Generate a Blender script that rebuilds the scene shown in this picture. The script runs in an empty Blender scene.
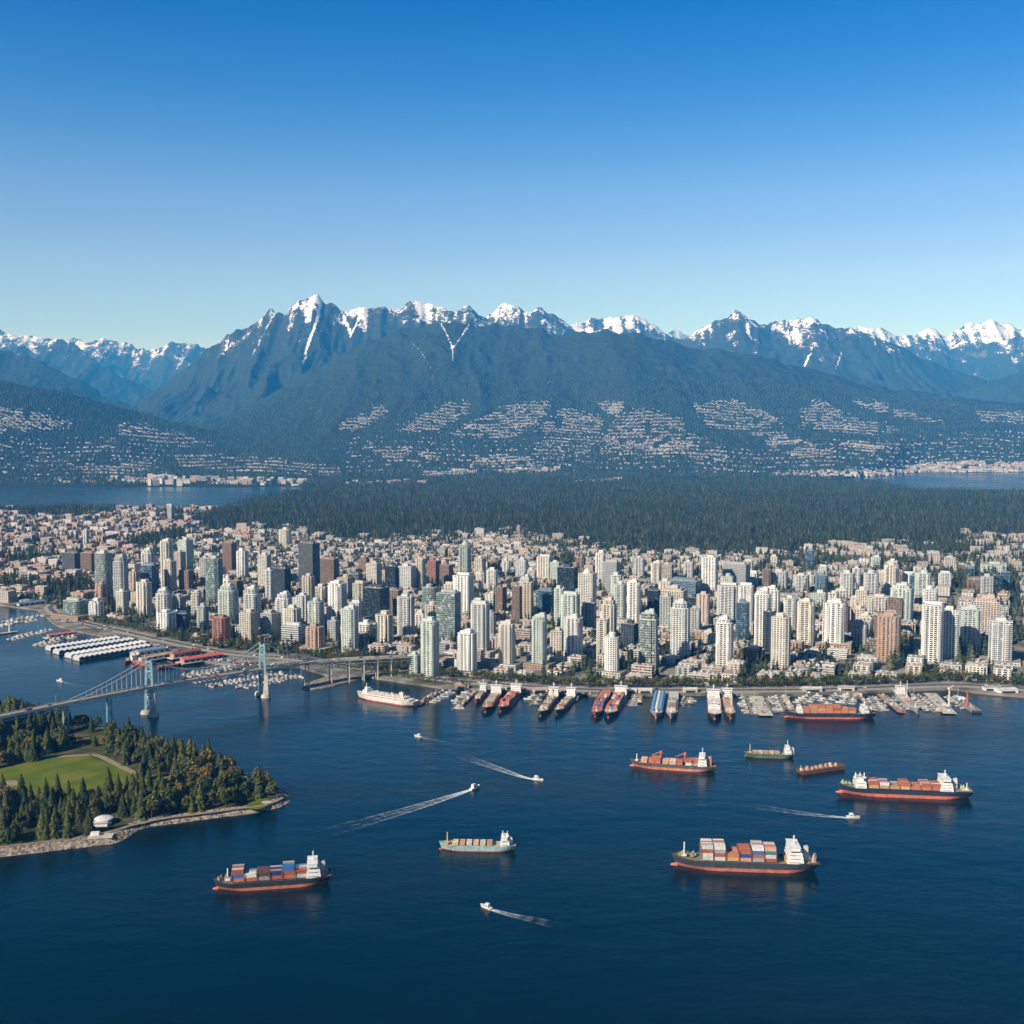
import bpy, math, random
import numpy as np
from mathutils import Vector, Matrix

random.seed(7)
RNG = np.random.default_rng(7)
SC = bpy.context.scene
COL = SC.collection
PI = math.pi

# ------------------------------------------------------------------ camera
CAM_H = 347.0
FPX = 1100.0
PITCH = math.atan(82.0 / FPX)
cam = bpy.data.cameras.new('camera')
cam_o = bpy.data.objects.new('camera', cam)
COL.objects.link(cam_o)
SC.camera = cam_o
cam.sensor_width = 36.0
cam.lens = FPX / 1024.0 * 36.0
cam.clip_start = 1.0
cam.clip_end = 120000.0
cam_o.location = (0, 0, CAM_H)
cam_o.rotation_euler = (PI / 2 - PITCH, 0, 0)

# ------------------------------------------------------------------ sky, sun, exposure
SUN_EL = math.radians(33.0)
SUN_ROT = math.radians(229.0)
SUN_DIR = Vector((math.sin(SUN_ROT) * math.cos(SUN_EL), math.cos(SUN_ROT) * math.cos(SUN_EL), math.sin(SUN_EL)))
world = bpy.data.worlds.new("World")
SC.world = world
world.use_nodes = True
wn, wl = world.node_tree.nodes, world.node_tree.links
sky = wn.new('ShaderNodeTexSky')
sky.sky_type = 'NISHITA'
sky.sun_disc = False
sky.sun_elevation = SUN_EL
sky.sun_rotation = SUN_ROT
sky.altitude = 300
sky.air_density = 1.0
sky.dust_density = 0.25
sky.ozone_density = 3.0
hs = wn.new('ShaderNodeHueSaturation')
hs.inputs['Saturation'].default_value = 1.3
wl.new(sky.outputs[0], hs.inputs['Color'])
# clear polarised air: the blue deepens quickly above the horizon
tc = wn.new('ShaderNodeTexCoord')
sx = wn.new('ShaderNodeSeparateXYZ')
wl.new(tc.outputs['Generated'], sx.inputs[0])
rp = wn.new('ShaderNodeValToRGB')
SKY_STOPS = [(0.0, (1.07, 0.97, 1.02, 1)), (0.09, (1.07, 0.97, 1.02, 1)), (0.136, (1.36, 0.99, 1.0, 1)), (0.205, (1.25, 0.95, 1.02, 1)), (0.287, (0.46, 0.72, 0.98, 1)),
             (0.364, (0.015, 0.54, 0.88, 1)), (0.46, (0.003, 0.19, 0.37, 1)), (0.75, (0.003, 0.08, 0.185, 1)), (1.0, (0.003, 0.08, 0.185, 1))]
while len(rp.color_ramp.elements) < len(SKY_STOPS):
    rp.color_ramp.elements.new(0.5)
for e, (p, c) in zip(rp.color_ramp.elements, SKY_STOPS):
    e.position = p
    e.color = c
wl.new(sx.outputs['Z'], rp.inputs[0])
mx = wn.new('ShaderNodeMix')
mx.data_type = 'RGBA'
mx.blend_type = 'MULTIPLY'
mx.inputs['Factor'].default_value = 1.0
wl.new(hs.outputs[0], mx.inputs['A'])
wl.new(rp.outputs[0], mx.inputs['B'])
wl.new(mx.outputs['Result'], wn['Background'].inputs['Color'])
wn['Background'].inputs['Strength'].default_value = 0.10

sl = bpy.data.lights.new('sun', 'SUN')
sl.energy = 4.9
sl.angle = math.radians(0.53)
sl.color = (1.0, 0.955, 0.885)
sun = bpy.data.objects.new('sun', sl)
COL.objects.link(sun)
sun.rotation_euler = (-SUN_DIR).to_track_quat('-Z', 'Y').to_euler()
sun.location = (-400, -300, 900)

vs = SC.view_settings
SC.display_settings.display_device = 'sRGB'
vs.view_transform = 'Standard'
vs.look = 'None'
vs.exposure = 0.45
vs.gamma = 1.0
vs.use_curve_mapping = False
cy = SC.cycles
cy.max_bounces = 5
cy.diffuse_bounces = 2
cy.glossy_bounces = 2
cy.transmission_bounces = 2
cy.transparent_max_bounces = 8
cy.volume_bounces = 1
cy.use_denoising = True
cy.sample_clamp_indirect = 4.0
cy.caustics_reflective = False
cy.caustics_refractive = False

# ------------------------------------------------------------------ helpers: measuring
CP, SP_ = math.cos(PITCH), math.sin(PITCH)


def ray(px, py):
    a = (px - 512.0) / FPX
    b = (512.0 - py) / FPX
    return a, CP + b * SP_, -SP_ + b * CP


def G(px, py, z=0.0):
    """ground point (x, y) at height z that lies in that direction from the lookout"""
    dx, dy, dz = ray(px, py)
    t = (z - CAM_H) / dz
    return dx * t, dy * t


def height_at(py, y):
    dx, dy, dz = ray(512, py)
    return CAM_H + dz / dy * y


def proj(x, y, z):
    v = z - CAM_H
    yc = y * SP_ + v * CP
    zc = y * CP - v * SP_
    return 512 + FPX * x / zc, 512 - FPX * yc / zc


def in_poly(x, y, poly):
    x = np.asarray(x, float)
    y = np.asarray(y, float)
    r = np.zeros(x.shape, bool)
    n = len(poly)
    for i in range(n):
        x0, y0 = poly[i]
        x1, y1 = poly[(i + 1) % n]
        if y0 == y1:
            continue
        c = ((y0 > y) != (y1 > y)) & (x < (x1 - x0) * (y - y0) / (y1 - y0) + x0)
        r ^= c
    return r


def _h(ix, iy, s):
    n = (ix.astype(np.int64) * 374761393 + iy.astype(np.int64) * 668265263 + s * 1274126177) & 0x7fffffff
    n = ((n ^ (n >> 13)) * 1274126177) & 0x7fffffff
    n = (n ^ (n >> 16)) & 0xffff
    return n / 65535.0


def vnoise(x, y, s=0):
    x = np.asarray(x, float)
    y = np.asarray(y, float)
    ix, iy = np.floor(x), np.floor(y)
    fx, fy = x - ix, y - iy
    fx = fx * fx * fx * (fx * (fx * 6 - 15) + 10)
    fy = fy * fy * fy * (fy * (fy * 6 - 15) + 10)
    a, b = _h(ix, iy, s), _h(ix + 1, iy, s)
    c, d = _h(ix, iy + 1, s), _h(ix + 1, iy + 1, s)
    return (a + (b - a) * fx) * (1 - fy) + (c + (d - c) * fx) * fy


def fbm(x, y, s=0, o=4, ridged=False):
    r, amp, t = 0, 1.0, 0
    for k in range(o):
        n = vnoise(x, y, s + k * 17)
        if ridged:
            n = 1 - np.abs(2 * n - 1)
        r = r + n * amp
        t += amp
        amp *= 0.5
        x = x * 2.03 + 11.3
        y = y * 2.03 - 7.7
    return r / t


# ------------------------------------------------------------------ helpers: meshes
class MB:
    def __init__(self):
        self.v = []
        self.f = []
        self.fc = []
        self.vc = None

    def add(self, vs, fs, col=None):
        n = len(self.v)
        self.v += vs
        self.f += [tuple(i + n for i in f) for f in fs]
        if col is not None:
            self.fc += [col] * len(fs)

    def box(self, cx, cy, z0, sx, sy, sz, rot=0.0, col=None, bottom=True):
        c, s = math.cos(rot), math.sin(rot)
        vs = []
        for z in (z0, z0 + sz):
            for ax, ay in ((-.5, -.5), (.5, -.5), (.5, .5), (-.5, .5)):
                X, Y = ax * sx, ay * sy
                vs.append((cx + X * c - Y * s, cy + X * s + Y * c, z))
        fs = [(4, 5, 6, 7), (0, 1, 5, 4), (1, 2, 6, 5), (2, 3, 7, 6), (3, 0, 4, 7)]
        if bottom:
            fs.append((3, 2, 1, 0))
        self.add(vs, fs, col)

    def prism(self, pts, z0, z1, top=True, bottom=True, pts1=None):
        n = len(pts)
        q = pts1 or pts
        vs = [(p[0], p[1], z0) for p in pts] + [(p[0], p[1], z1) for p in q]
        fs = [(i, (i + 1) % n, n + (i + 1) % n, n + i) for i in range(n)]
        if top:
            fs.append(tuple(range(n, 2 * n)))
        if bottom:
            fs.append(tuple(reversed(range(n))))
        self.add(vs, fs)

    def cyl(self, cx, cy, z0, z1, r0, r1=None, n=8):
        r1 = r0 if r1 is None else r1
        a = [2 * PI * i / n for i in range(n)]
        self.prism([(cx + r0 * math.cos(t), cy + r0 * math.sin(t)) for t in a], z0, z1,
                   pts1=[(cx + r1 * math.cos(t), cy + r1 * math.sin(t)) for t in a])

    def tube(self, p, q, r, n=5, r1=None):
        p, q = Vector(p), Vector(q)
        d = (q - p)
        if d.length < 1e-6:
            return
        d.normalize()
        u = d.orthogonal().normalized()
        w = d.cross(u)
        r1 = r if r1 is None else r1
        vs = []
        for c, rr in ((p, r), (q, r1)):
            for i in range(n):
                t = 2 * PI * i / n
                vs.append(tuple(c + (u * math.cos(t) + w * math.sin(t)) * rr))
        fs = [(i, (i + 1) % n, n + (i + 1) % n, n + i) for i in range(n)]
        fs += [tuple(range(n, 2 * n)), tuple(reversed(range(n)))]
        self.add(vs, fs)

    def beam(self, p, q, w, h, z_up=True):
        """rectangular bar from p to q"""
        p, q = Vector(p), Vector(q)
        d = (q - p).normalized()
        up = Vector((0, 0, 1))
        if abs(d.z) > 0.95:
            up = Vector((0, 1, 0))
        s = d.cross(up).normalized()
        t = s.cross(d)
        vs = []
        for c in (p, q):
            for a, b in ((-.5, -.5), (.5, -.5), (.5, .5), (-.5, .5)):
                vs.append(tuple(c + s * a * w + t * b * h))
        self.add(vs, [(0, 1, 2, 3), (7, 6, 5, 4), (0, 4, 5, 1), (1, 5, 6, 2), (2, 6, 7, 3), (3, 7, 4, 0)])

    def gable(self, cx, cy, z0, sx, sy, hr, rot=0.0, over=0.4, col=None):
        c, s = math.cos(rot), math.sin(rot)
        X, Y = sx / 2 + over, sy / 2 + over
        loc = [(-X, -Y, 0), (X, -Y, 0), (X, Y, 0), (-X, Y, 0), (-X, 0, hr), (X, 0, hr)]
        vs = [(cx + a * c - b * s, cy + a * s + b * c, z0 + z) for a, b, z in loc]
        self.add(vs, [(0, 1, 5, 4), (2, 3, 4, 5), (1, 2, 5), (3, 0, 4), (3, 2, 1, 0)], col)

    def hip(self, cx, cy, z0, sx, sy, hr, rot=0.0, over=0.4, col=None):
        c, s = math.cos(rot), math.sin(rot)
        X, Y = sx / 2 + over, sy / 2 + over
        k = X * 0.35
        loc = [(-X, -Y, 0), (X, -Y, 0), (X, Y, 0), (-X, Y, 0), (-k, 0, hr), (k, 0, hr)]
        vs = [(cx + a * c - b * s, cy + a * s + b * c, z0 + z) for a, b, z in loc]
        self.add(vs, [(0, 1, 5, 4), (2, 3, 4, 5), (1, 2, 5), (3, 0, 4), (3, 2, 1, 0)], col)

    def mesh(self, name, mat):
        me = bpy.data.meshes.new(name)
        me.from_pydata(self.v, [], self.f)
        if mat:
            me.materials.append(mat)
        if self.fc:
            at = me.attributes.new('tone', 'FLOAT_COLOR', 'FACE')
            a = np.ones((len(self.f), 4), np.float32)
            a[:, :3] = np.array(self.fc, np.float32)
            at.data.foreach_set('color', a.ravel())
        me.update()
        return me

    def build(self, name, mat, parent=None, color=None, smooth=False):
        o = bpy.data.objects.new(name, self.mesh(name, mat))
        if smooth:
            for p in o.data.polygons:
                p.use_smooth = True
        COL.objects.link(o)
        if parent:
            o.parent = parent
        if color:
            o.color = (color[0], color[1], color[2], 1)
        return o


def fast_mesh(name, v, quads, mat, smooth=False):
    me = bpy.data.meshes.new(name)
    v = np.asarray(v, np.float32)
    q = np.asarray(quads, np.int32)
    me.vertices.add(len(v))
    me.vertices.foreach_set('co', v.ravel())
    k = q.shape[1]
    me.loops.add(q.size)
    me.loops.foreach_set('vertex_index', q.ravel())
    me.polygons.add(len(q))
    me.polygons.foreach_set('loop_start', np.arange(len(q), dtype=np.int32) * k)
    me.polygons.foreach_set('use_smooth', np.full(len(q), smooth))
    me.update(calc_edges=True)
    me.materials.append(mat)
    o = bpy.data.objects.new(name, me)
    COL.objects.link(o)
    return o


def thing(name, label, cat, loc=(0, 0, 0), rz=0.0, group=None):
    o = bpy.data.objects.new(name, None)
    COL.objects.link(o)
    o.location = loc
    o.rotation_euler = (0, 0, rz)
    tag(o, label, cat, group)
    return o


def tag(o, label=None, cat=None, group=None, kind=None):
    if label:
        o['label'] = label
    if cat:
        o['category'] = cat
    if group:
        o['group'] = group
    if kind:
        o['kind'] = kind
    return o


def kids(o):
    return KIDS.get(o.name) or [c for c in o.children]


KIDS = {}


def dup(root, loc, rz, label, group=None, scale=None, colors=None):
    r = root.copy()
    COL.objects.link(r)
    r.location = loc
    r.rotation_euler = (0, 0, rz)
    if scale:
        r.scale = scale
    r['label'] = label
    if group:
        r['group'] = group
    if root.name not in KIDS:
        KIDS[root.name] = [(c, list(c.children)) for c in root.children]
    for ch, gs in KIDS[root.name]:
        c = ch.copy()
        COL.objects.link(c)
        c.parent = r
        st = ch.name.split('.')[0]
        if colors and st in colors:
            c.color = (*colors[st], 1)
        for g in gs:
            d = g.copy()
            COL.objects.link(d)
            d.parent = c
    return r


ORD = ['first', 'second', 'third', 'fourth', 'fifth', 'sixth', 'seventh', 'eighth', 'ninth', 'tenth', 'eleventh', 'twelfth',
       'thirteenth', 'fourteenth', 'fifteenth', 'sixteenth', 'seventeenth', 'eighteenth', 'nineteenth', 'twentieth']


def ordw(i):
    return ORD[i] if i < len(ORD) else 'number %d' % (i + 1)


# ------------------------------------------------------------------ helpers: materials
M = {}


def new_mat(name):
    m = bpy.data.materials.new(name)
    m.use_nodes = True
    M[name] = m
    return m, m.node_tree.nodes, m.node_tree.links, m.node_tree.nodes['Principled BSDF']


def simple(name, base=None, rough=0.75, objcol=False, attr=None, nscale=0.2, namt=0.25, metallic=0.0, bump=0.0, spec=0.3):
    """plain surface with a little uneven wear; base from a colour, the object's own colour or a per-face tone"""
    m, n, l, b = new_mat(name)
    b.inputs['Roughness'].default_value = rough
    b.inputs['Metallic'].default_value = metallic
    b.inputs['Specular IOR Level'].default_value = spec
    geo = n.new('ShaderNodeNewGeometry')
    nz = n.new('ShaderNodeTexNoise')
    nz.inputs['Scale'].default_value = nscale
    nz.inputs['Detail'].default_value = 5
    l.new(geo.outputs['Position'], nz.inputs['Vector'])
    mr = n.new('ShaderNodeMapRange')
    mr.inputs['From Min'].default_value = 0.3
    mr.inputs['From Max'].default_value = 0.7
    mr.inputs['To Min'].default_value = 1 - namt
    mr.inputs['To Max'].default_value = 1 + namt * 0.4
    l.new(nz.outputs['Fac'], mr.inputs['Value'])
    mix = n.new('ShaderNodeMix')
    mix.data_type = 'RGBA'
    mix.blend_type = 'MULTIPLY'
    mix.inputs['Factor'].default_value = 1
    if objcol:
        src = n.new('ShaderNodeObjectInfo').outputs['Color']
        l.new(src, mix.inputs['A'])
    elif attr:
        a = n.new('ShaderNodeAttribute')
        a.attribute_name = attr
        l.new(a.outputs['Color'], mix.inputs['A'])
    else:
        mix.inputs['A'].default_value = (*base, 1)
    l.new(mr.outputs[0], mix.inputs['B'])
    l.new(mix.outputs['Result'], b.inputs['Base Color'])
    if bump:
        bp = n.new('ShaderNodeBump')
        bp.inputs['Strength'].default_value = bump
        bp.inputs['Distance'].default_value = 0.5
        l.new(nz.outputs['Fac'], bp.inputs['Height'])
        l.new(bp.outputs[0], b.inputs['Normal'])
    return m


simple('concrete', objcol=True, rough=0.8, nscale=0.08, namt=0.18)
simple('roofing', objcol=True, rough=0.9, nscale=0.3, namt=0.3)
simple('paint', objcol=True, rough=0.45, nscale=0.25, namt=0.2)
simple('ship_hull', objcol=True, rough=0.5, nscale=0.35, namt=0.35)
simple('container_steel', objcol=True, rough=0.55, nscale=0.6, namt=0.3)
simple('blocks', attr='tone', rough=0.85, nscale=0.25, namt=0.25)
simple('steel_blue', (0.22, 0.36, 0.41), rough=0.5, nscale=0.3, namt=0.25)
simple('asphalt', (0.085, 0.083, 0.082), rough=0.9, nscale=0.1, namt=0.3)
simple('pavement', (0.33, 0.30, 0.26), rough=0.9, nscale=0.15, namt=0.25)
simple('pale_concrete', (0.50, 0.46, 0.39), rough=0.85, nscale=0.12, namt=0.3)
simple('timber_deck', (0.30, 0.24, 0.18), rough=0.85, nscale=0.4, namt=0.35)
simple('white_paint', (0.74, 0.73, 0.70), rough=0.45, nscale=0.5, namt=0.15)
simple('dark_window', (0.025, 0.032, 0.04), rough=0.15, nscale=0.4, namt=0.3, spec=0.6)
simple('cable_grey', (0.46, 0.52, 0.53), rough=0.5, nscale=0.3, namt=0.2)
simple('bridge_road', (0.30, 0.26, 0.22), rough=0.9, nscale=0.2, namt=0.3)
simple('bark', (0.09, 0.06, 0.04), rough=0.95, nscale=1.0, namt=0.4)
simple('path_gravel', (0.27, 0.22, 0.155), rough=0.95, nscale=0.2, namt=0.3)

# glazing: panes differ from one another, blinds here and there
m, n, l, b = new_mat('glazing')
tcn = n.new('ShaderNodeTexCoord')
mp = n.new('ShaderNodeVectorMath')
mp.operation = 'DIVIDE'
mp.inputs[1].default_value = (2.6, 2.6, 3.0)
l.new(tcn.outputs['Object'], mp.inputs[0])
fl = n.new('ShaderNodeVectorMath')
fl.operation = 'FLOOR'
l.new(mp.outputs[0], fl.inputs[0])
wnz = n.new('ShaderNodeTexWhiteNoise')
l.new(fl.outputs[0], wnz.inputs['Vector'])
r1 = n.new('ShaderNodeValToRGB')
r1.color_ramp.interpolation = 'CONSTANT'
els = [(0, 0.45), (0.25, 0.8), (0.5, 1.1), (0.7, 1.7), (0.86, 3.2), (0.95, 6.0)]
while len(r1.color_ramp.elements) < len(els):
    r1.color_ramp.elements.new(0.5)
for e, (p, c) in zip(r1.color_ramp.elements, els):
    e.position = p
    e.color = (c / 6, c / 6, c / 6, 1)
l.new(wnz.outputs['Value'], r1.inputs[0])
oi = n.new('ShaderNodeObjectInfo')
m1 = n.new('ShaderNodeMix')
m1.data_type = 'RGBA'
m1.blend_type = 'MULTIPLY'
m1.inputs['Factor'].default_value = 1
l.new(oi.outputs['Color'], m1.inputs['A'])
l.new(r1.outputs[0], m1.inputs['B'])
m2 = n.new('ShaderNodeVectorMath')
m2.operation = 'SCALE'
m2.inputs['Scale'].default_value = 6.0
l.new(m1.outputs['Result'], m2.inputs[0])
l.new(m2.outputs[0], b.inputs['Base Color'])
b.inputs['Roughness'].default_value = 0.12
b.inputs['Specular IOR Level'].default_value = 0.6

# far buildings: floors of windows over each block's own wall tone
m, n, l, b = new_mat('block_walls')
geo = n.new('ShaderNodeNewGeometry')
att = n.new('ShaderNodeAttribute')
att.attribute_name = 'tone'
sp = n.new('ShaderNodeSeparateXYZ')
l.new(geo.outputs['Position'], sp.inputs[0])
nsp = n.new('ShaderNodeSeparateXYZ')
l.new(geo.outputs['Normal'], nsp.inputs[0])


def mth(n, l, op, a, b_=None):
    q = n.new('ShaderNodeMath')
    q.operation = op
    for i, v in enumerate((a, b_)):
        if v is None:
            continue
        if isinstance(v, (int, float)):
            q.inputs[i].default_value = v
        else:
            l.new(v, q.inputs[i])
    return q.outputs[0]


zf = mth(n, l, 'FRACT', mth(n, l, 'DIVIDE', sp.outputs['Z'], 3.3))
zb = mth(n, l, 'MULTIPLY', mth(n, l, 'GREATER_THAN', zf, 0.4), mth(n, l, 'LESS_THAN', zf, 0.88))
u = mth(n, l, 'ADD', sp.outputs['X'], mth(n, l, 'MULTIPLY', sp.outputs['Y'], 0.83))
uf = mth(n, l, 'FRACT', mth(n, l, 'DIVIDE', u, 3.7))
ub = mth(n, l, 'GREATER_THAN', uf, 0.42)
wall = mth(n, l, 'LESS_THAN', mth(n, l, 'ABSOLUTE', nsp.outputs['Z']), 0.2)
win = mth(n, l, 'MULTIPLY', mth(n, l, 'MULTIPLY', zb, ub), wall)
mixw = n.new('ShaderNodeMix')
mixw.data_type = 'RGBA'
l.new(mth(n, l, 'MULTIPLY', win, 0.9), mixw.inputs['Factor'])
l.new(att.outputs['Color'], mixw.inputs['A'])
mixw.inputs['B'].default_value = (0.04, 0.045, 0.05, 1)
nz = n.new('ShaderNodeTexNoise')
nz.inputs['Scale'].default_value = 0.12
l.new(geo.outputs['Position'], nz.inputs['Vector'])
mr = n.new('ShaderNodeMapRange')
mr.inputs['To Min'].default_value = 0.65
mr.inputs['To Max'].default_value = 1.2
l.new(nz.outputs['Fac'], mr.inputs['Value'])
mm = n.new('ShaderNodeMix')
mm.data_type = 'RGBA'
mm.blend_type = 'MULTIPLY'
mm.inputs['Factor'].default_value = 1
l.new(mixw.outputs['Result'], mm.inputs['A'])
l.new(mr.outputs[0], mm.inputs['B'])
l.new(mm.outputs['Result'], b.inputs['Base Color'])
b.inputs['Roughness'].default_value = 0.8

# foliage: each tree its own shade of green
def foliage(name, cols, rough=0.85, leafvar=0.5):
    m, n, l, b = new_mat(name)
    oi = n.new('ShaderNodeObjectInfo')
    r = n.new('ShaderNodeValToRGB')
    while len(r.color_ramp.elements) < len(cols):
        r.color_ramp.elements.new(0.5)
    for e, (p, c) in zip(r.color_ramp.elements, cols):
        e.position = p
        e.color = (*c, 1)
    l.new(oi.outputs['Random'], r.inputs[0])
    geo = n.new('ShaderNodeNewGeometry')
    mr = n.new('ShaderNodeMapRange')
    mr.inputs['To Min'].default_value = 1 - leafvar
    mr.inputs['To Max'].default_value = 1 + leafvar
    l.new(geo.outputs['Random Per Island'], mr.inputs['Value'])
    mm = n.new('ShaderNodeMix')
    mm.data_type = 'RGBA'
    mm.blend_type = 'MULTIPLY'
    mm.inputs['Factor'].default_value = 1
    l.new(r.outputs[0], mm.inputs['A'])
    l.new(mr.outputs[0], mm.inputs['B'])
    l.new(mm.outputs['Result'], b.inputs['Base Color'])
    b.inputs['Roughness'].default_value = rough
    b.inputs['Specular IOR Level'].default_value = 0.15
    return m


foliage('conifer_green', [(0, (0.026, 0.038, 0.012)), (0.4, (0.040, 0.052, 0.015)), (0.75, (0.058, 0.066, 0.018)), (1, (0.080, 0.082, 0.022))])
foliage('forest_green', [(0, (0.012, 0.022, 0.012)), (0.4, (0.030, 0.044, 0.022)), (0.8, (0.055, 0.068, 0.034)), (1, (0.085, 0.086, 0.042))])
foliage('broad_green', [(0, (0.030, 0.050, 0.016)), (0.4, (0.050, 0.072, 0.022)), (0.7, (0.080, 0.090, 0.028)), (0.88, (0.13, 0.105, 0.03)), (1, (0.14, 0.080, 0.03))])
foliage('autumn', [(0, (0.075, 0.078, 0.022)), (0.5, (0.110, 0.085, 0.026)), (1, (0.135, 0.085, 0.032))])

# water
m, n, l, b = new_mat('water')
geo = n.new('ShaderNodeNewGeometry')
b.inputs['Base Color'].default_value = (0.0004, 0.010, 0.017, 1)
b.inputs['Roughness'].default_value = 0.20
b.inputs['IOR'].default_value = 1.333
n1 = n.new('ShaderNodeTexNoise')
n1.inputs['Scale'].default_value = 0.11
n1.inputs['Detail'].default_value = 6
n1.inputs['Roughness'].default_value = 0.62
mpp = n.new('ShaderNodeMapping')
mpp.inputs['Rotation'].default_value = (0, 0, 0.5)
mpp.inputs['Scale'].default_value = (1.0, 1.7, 1.0)
l.new(geo.outputs['Position'], mpp.inputs['Vector'])
l.new(mpp.outputs[0], n1.inputs['Vector'])
n2 = n.new('ShaderNodeTexNoise')
n2.inputs['Scale'].default_value = 0.0045
n2.inputs['Detail'].default_value = 4
mp2 = n.new('ShaderNodeMapping')
mp2.inputs['Scale'].default_value = (0.35, 1.0, 1.0)
l.new(geo.outputs['Position'], mp2.inputs['Vector'])
l.new(mp2.outputs[0], n2.inputs['Vector'])
mr = n.new('ShaderNodeMapRange')
mr.inputs['From Min'].default_value = 0.35
mr.inputs['From Max'].default_value = 0.65
mr.inputs['To Min'].default_value = 0.16
mr.inputs['To Max'].default_value = 0.42
l.new(n2.outputs['Fac'], mr.inputs['Value'])
bp = n.new('ShaderNodeBump')
bp.inputs['Distance'].default_value = 1.0
l.new(mr.outputs[0], bp.inputs['Strength'])
mrr = n.new('ShaderNodeMapRange')
mrr.inputs['From Min'].default_value = 0.35
mrr.inputs['From Max'].default_value = 0.65
mrr.inputs['To Min'].default_value = 0.13
mrr.inputs['To Max'].default_value = 0.27
l.new(n2.outputs['Fac'], mrr.inputs['Value'])
l.new(mrr.outputs[0], b.inputs['Roughness'])
l.new(n1.outputs['Fac'], bp.inputs['Height'])
n3 = n.new('ShaderNodeTexNoise')
n3.inputs['Scale'].default_value = 0.03
n3.inputs['Detail'].default_value = 3
l.new(mpp.outputs[0], n3.inputs['Vector'])
bp3 = n.new('ShaderNodeBump')
bp3.inputs['Distance'].default_value = 3.0
bp3.inputs['Strength'].default_value = 0.16
l.new(n3.outputs['Fac'], bp3.inputs['Height'])
l.new(bp3.outputs[0], bp.inputs['Normal'])
l.new(bp.outputs[0], b.inputs['Normal'])

# city ground: paving, asphalt and planted courts
m, n, l, b = new_mat('city_ground')
geo = n.new('ShaderNodeNewGeometry')
n1 = n.new('ShaderNodeTexNoise')
n1.inputs['Scale'].default_value = 0.03
n1.inputs['Detail'].default_value = 6
l.new(geo.outputs['Position'], n1.inputs['Vector'])
r = n.new('ShaderNodeValToRGB')
st = [(0.3, (0.05, 0.06, 0.03)), (0.42, (0.10, 0.10, 0.075)), (0.5, (0.17, 0.155, 0.13)), (0.7, (0.28, 0.25, 0.21))]
while len(r.color_ramp.elements) < len(st):
    r.color_ramp.elements.new(0.5)
for e, (p, c) in zip(r.color_ramp.elements, st):
    e.position = p
    e.color = (*c, 1)
l.new(n1.outputs['Fac'], r.inputs[0])
l.new(r.outputs[0], b.inputs['Base Color'])
b.inputs['Roughness'].default_value = 0.9

# forest floor, park floor, lawn, shore rock
def ramp_ground(name, stops, scale, detail=6, bump=0.0, dist=1.0):
    m, n, l, b = new_mat(name)
    geo = n.new('ShaderNodeNewGeometry')
    n1 = n.new('ShaderNodeTexNoise')
    n1.inputs['Scale'].default_value = scale
    n1.inputs['Detail'].default_value = detail
    l.new(geo.outputs['Position'], n1.inputs['Vector'])
    r = n.new('ShaderNodeValToRGB')
    while len(r.color_ramp.elements) < len(stops):
        r.color_ramp.elements.new(0.5)
    for e, (p, c) in zip(r.color_ramp.elements, stops):
        e.position = p
        e.color = (*c, 1)
    l.new(n1.outputs['Fac'], r.inputs[0])
    l.new(r.outputs[0], b.inputs['Base Color'])
    b.inputs['Roughness'].default_value = 0.95
    b.inputs['Specular IOR Level'].default_value = 0.1
    if bump:
        bp = n.new('ShaderNodeBump')
        bp.inputs['Strength'].default_value = bump
        bp.inputs['Distance'].default_value = dist
        l.new(n1.outputs['Fac'], bp.inputs['Height'])
        l.new(bp.outputs[0], b.inputs['Normal'])
    return m


ramp_ground('forest_floor', [(0.3, (0.022, 0.032, 0.018)), (0.7, (0.045, 0.05, 0.028))], 0.05)
ramp_ground('park_floor', [(0.3, (0.035, 0.045, 0.018)), (0.55, (0.07, 0.07, 0.03)), (0.75, (0.15, 0.12, 0.07))], 0.05)
ramp_ground('lawn_grass', [(0.3, (0.068, 0.104, 0.008)), (0.5, (0.098, 0.130, 0.010)), (0.68, (0.165, 0.150, 0.030))], 0.035, 9)
ramp_ground('shore_rock', [(0.32, (0.08, 0.07, 0.06)), (0.5, (0.24, 0.20, 0.16)), (0.68, (0.42, 0.36, 0.29))], 0.35, 8, 1.0, 1.5)

# mountains: wooded slopes, rock, snow above its own line
m, n, l, b = new_mat('mountain_cover')
geo = n.new('ShaderNodeNewGeometry')
sp = n.new('ShaderNodeSeparateXYZ')
l.new(geo.outputs['Position'], sp.inputs[0])
nf = n.new('ShaderNodeTexNoise')
nf.inputs['Scale'].default_value = 0.028
nf.inputs['Detail'].default_value = 5
nf.inputs['Roughness'].default_value = 0.7
l.new(geo.outputs['Position'], nf.inputs['Vector'])
nl = n.new('ShaderNodeTexNoise')
nl.inputs['Scale'].default_value = 0.0016
nl.inputs['Detail'].default_value = 8
nl.inputs['Roughness'].default_value = 0.6
l.new(geo.outputs['Position'], nl.inputs['Vector'])
rf = n.new('ShaderNodeValToRGB')
rf.color_ramp.elements[0].position = 0.3
rf.color_ramp.elements[0].color = (0.006, 0.011, 0.008, 1)
rf.color_ramp.elements[1].position = 0.72
rf.color_ramp.elements[1].color = (0.056, 0.068, 0.044, 1)
l.new(nf.outputs['Fac'], rf.inputs[0])
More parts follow.
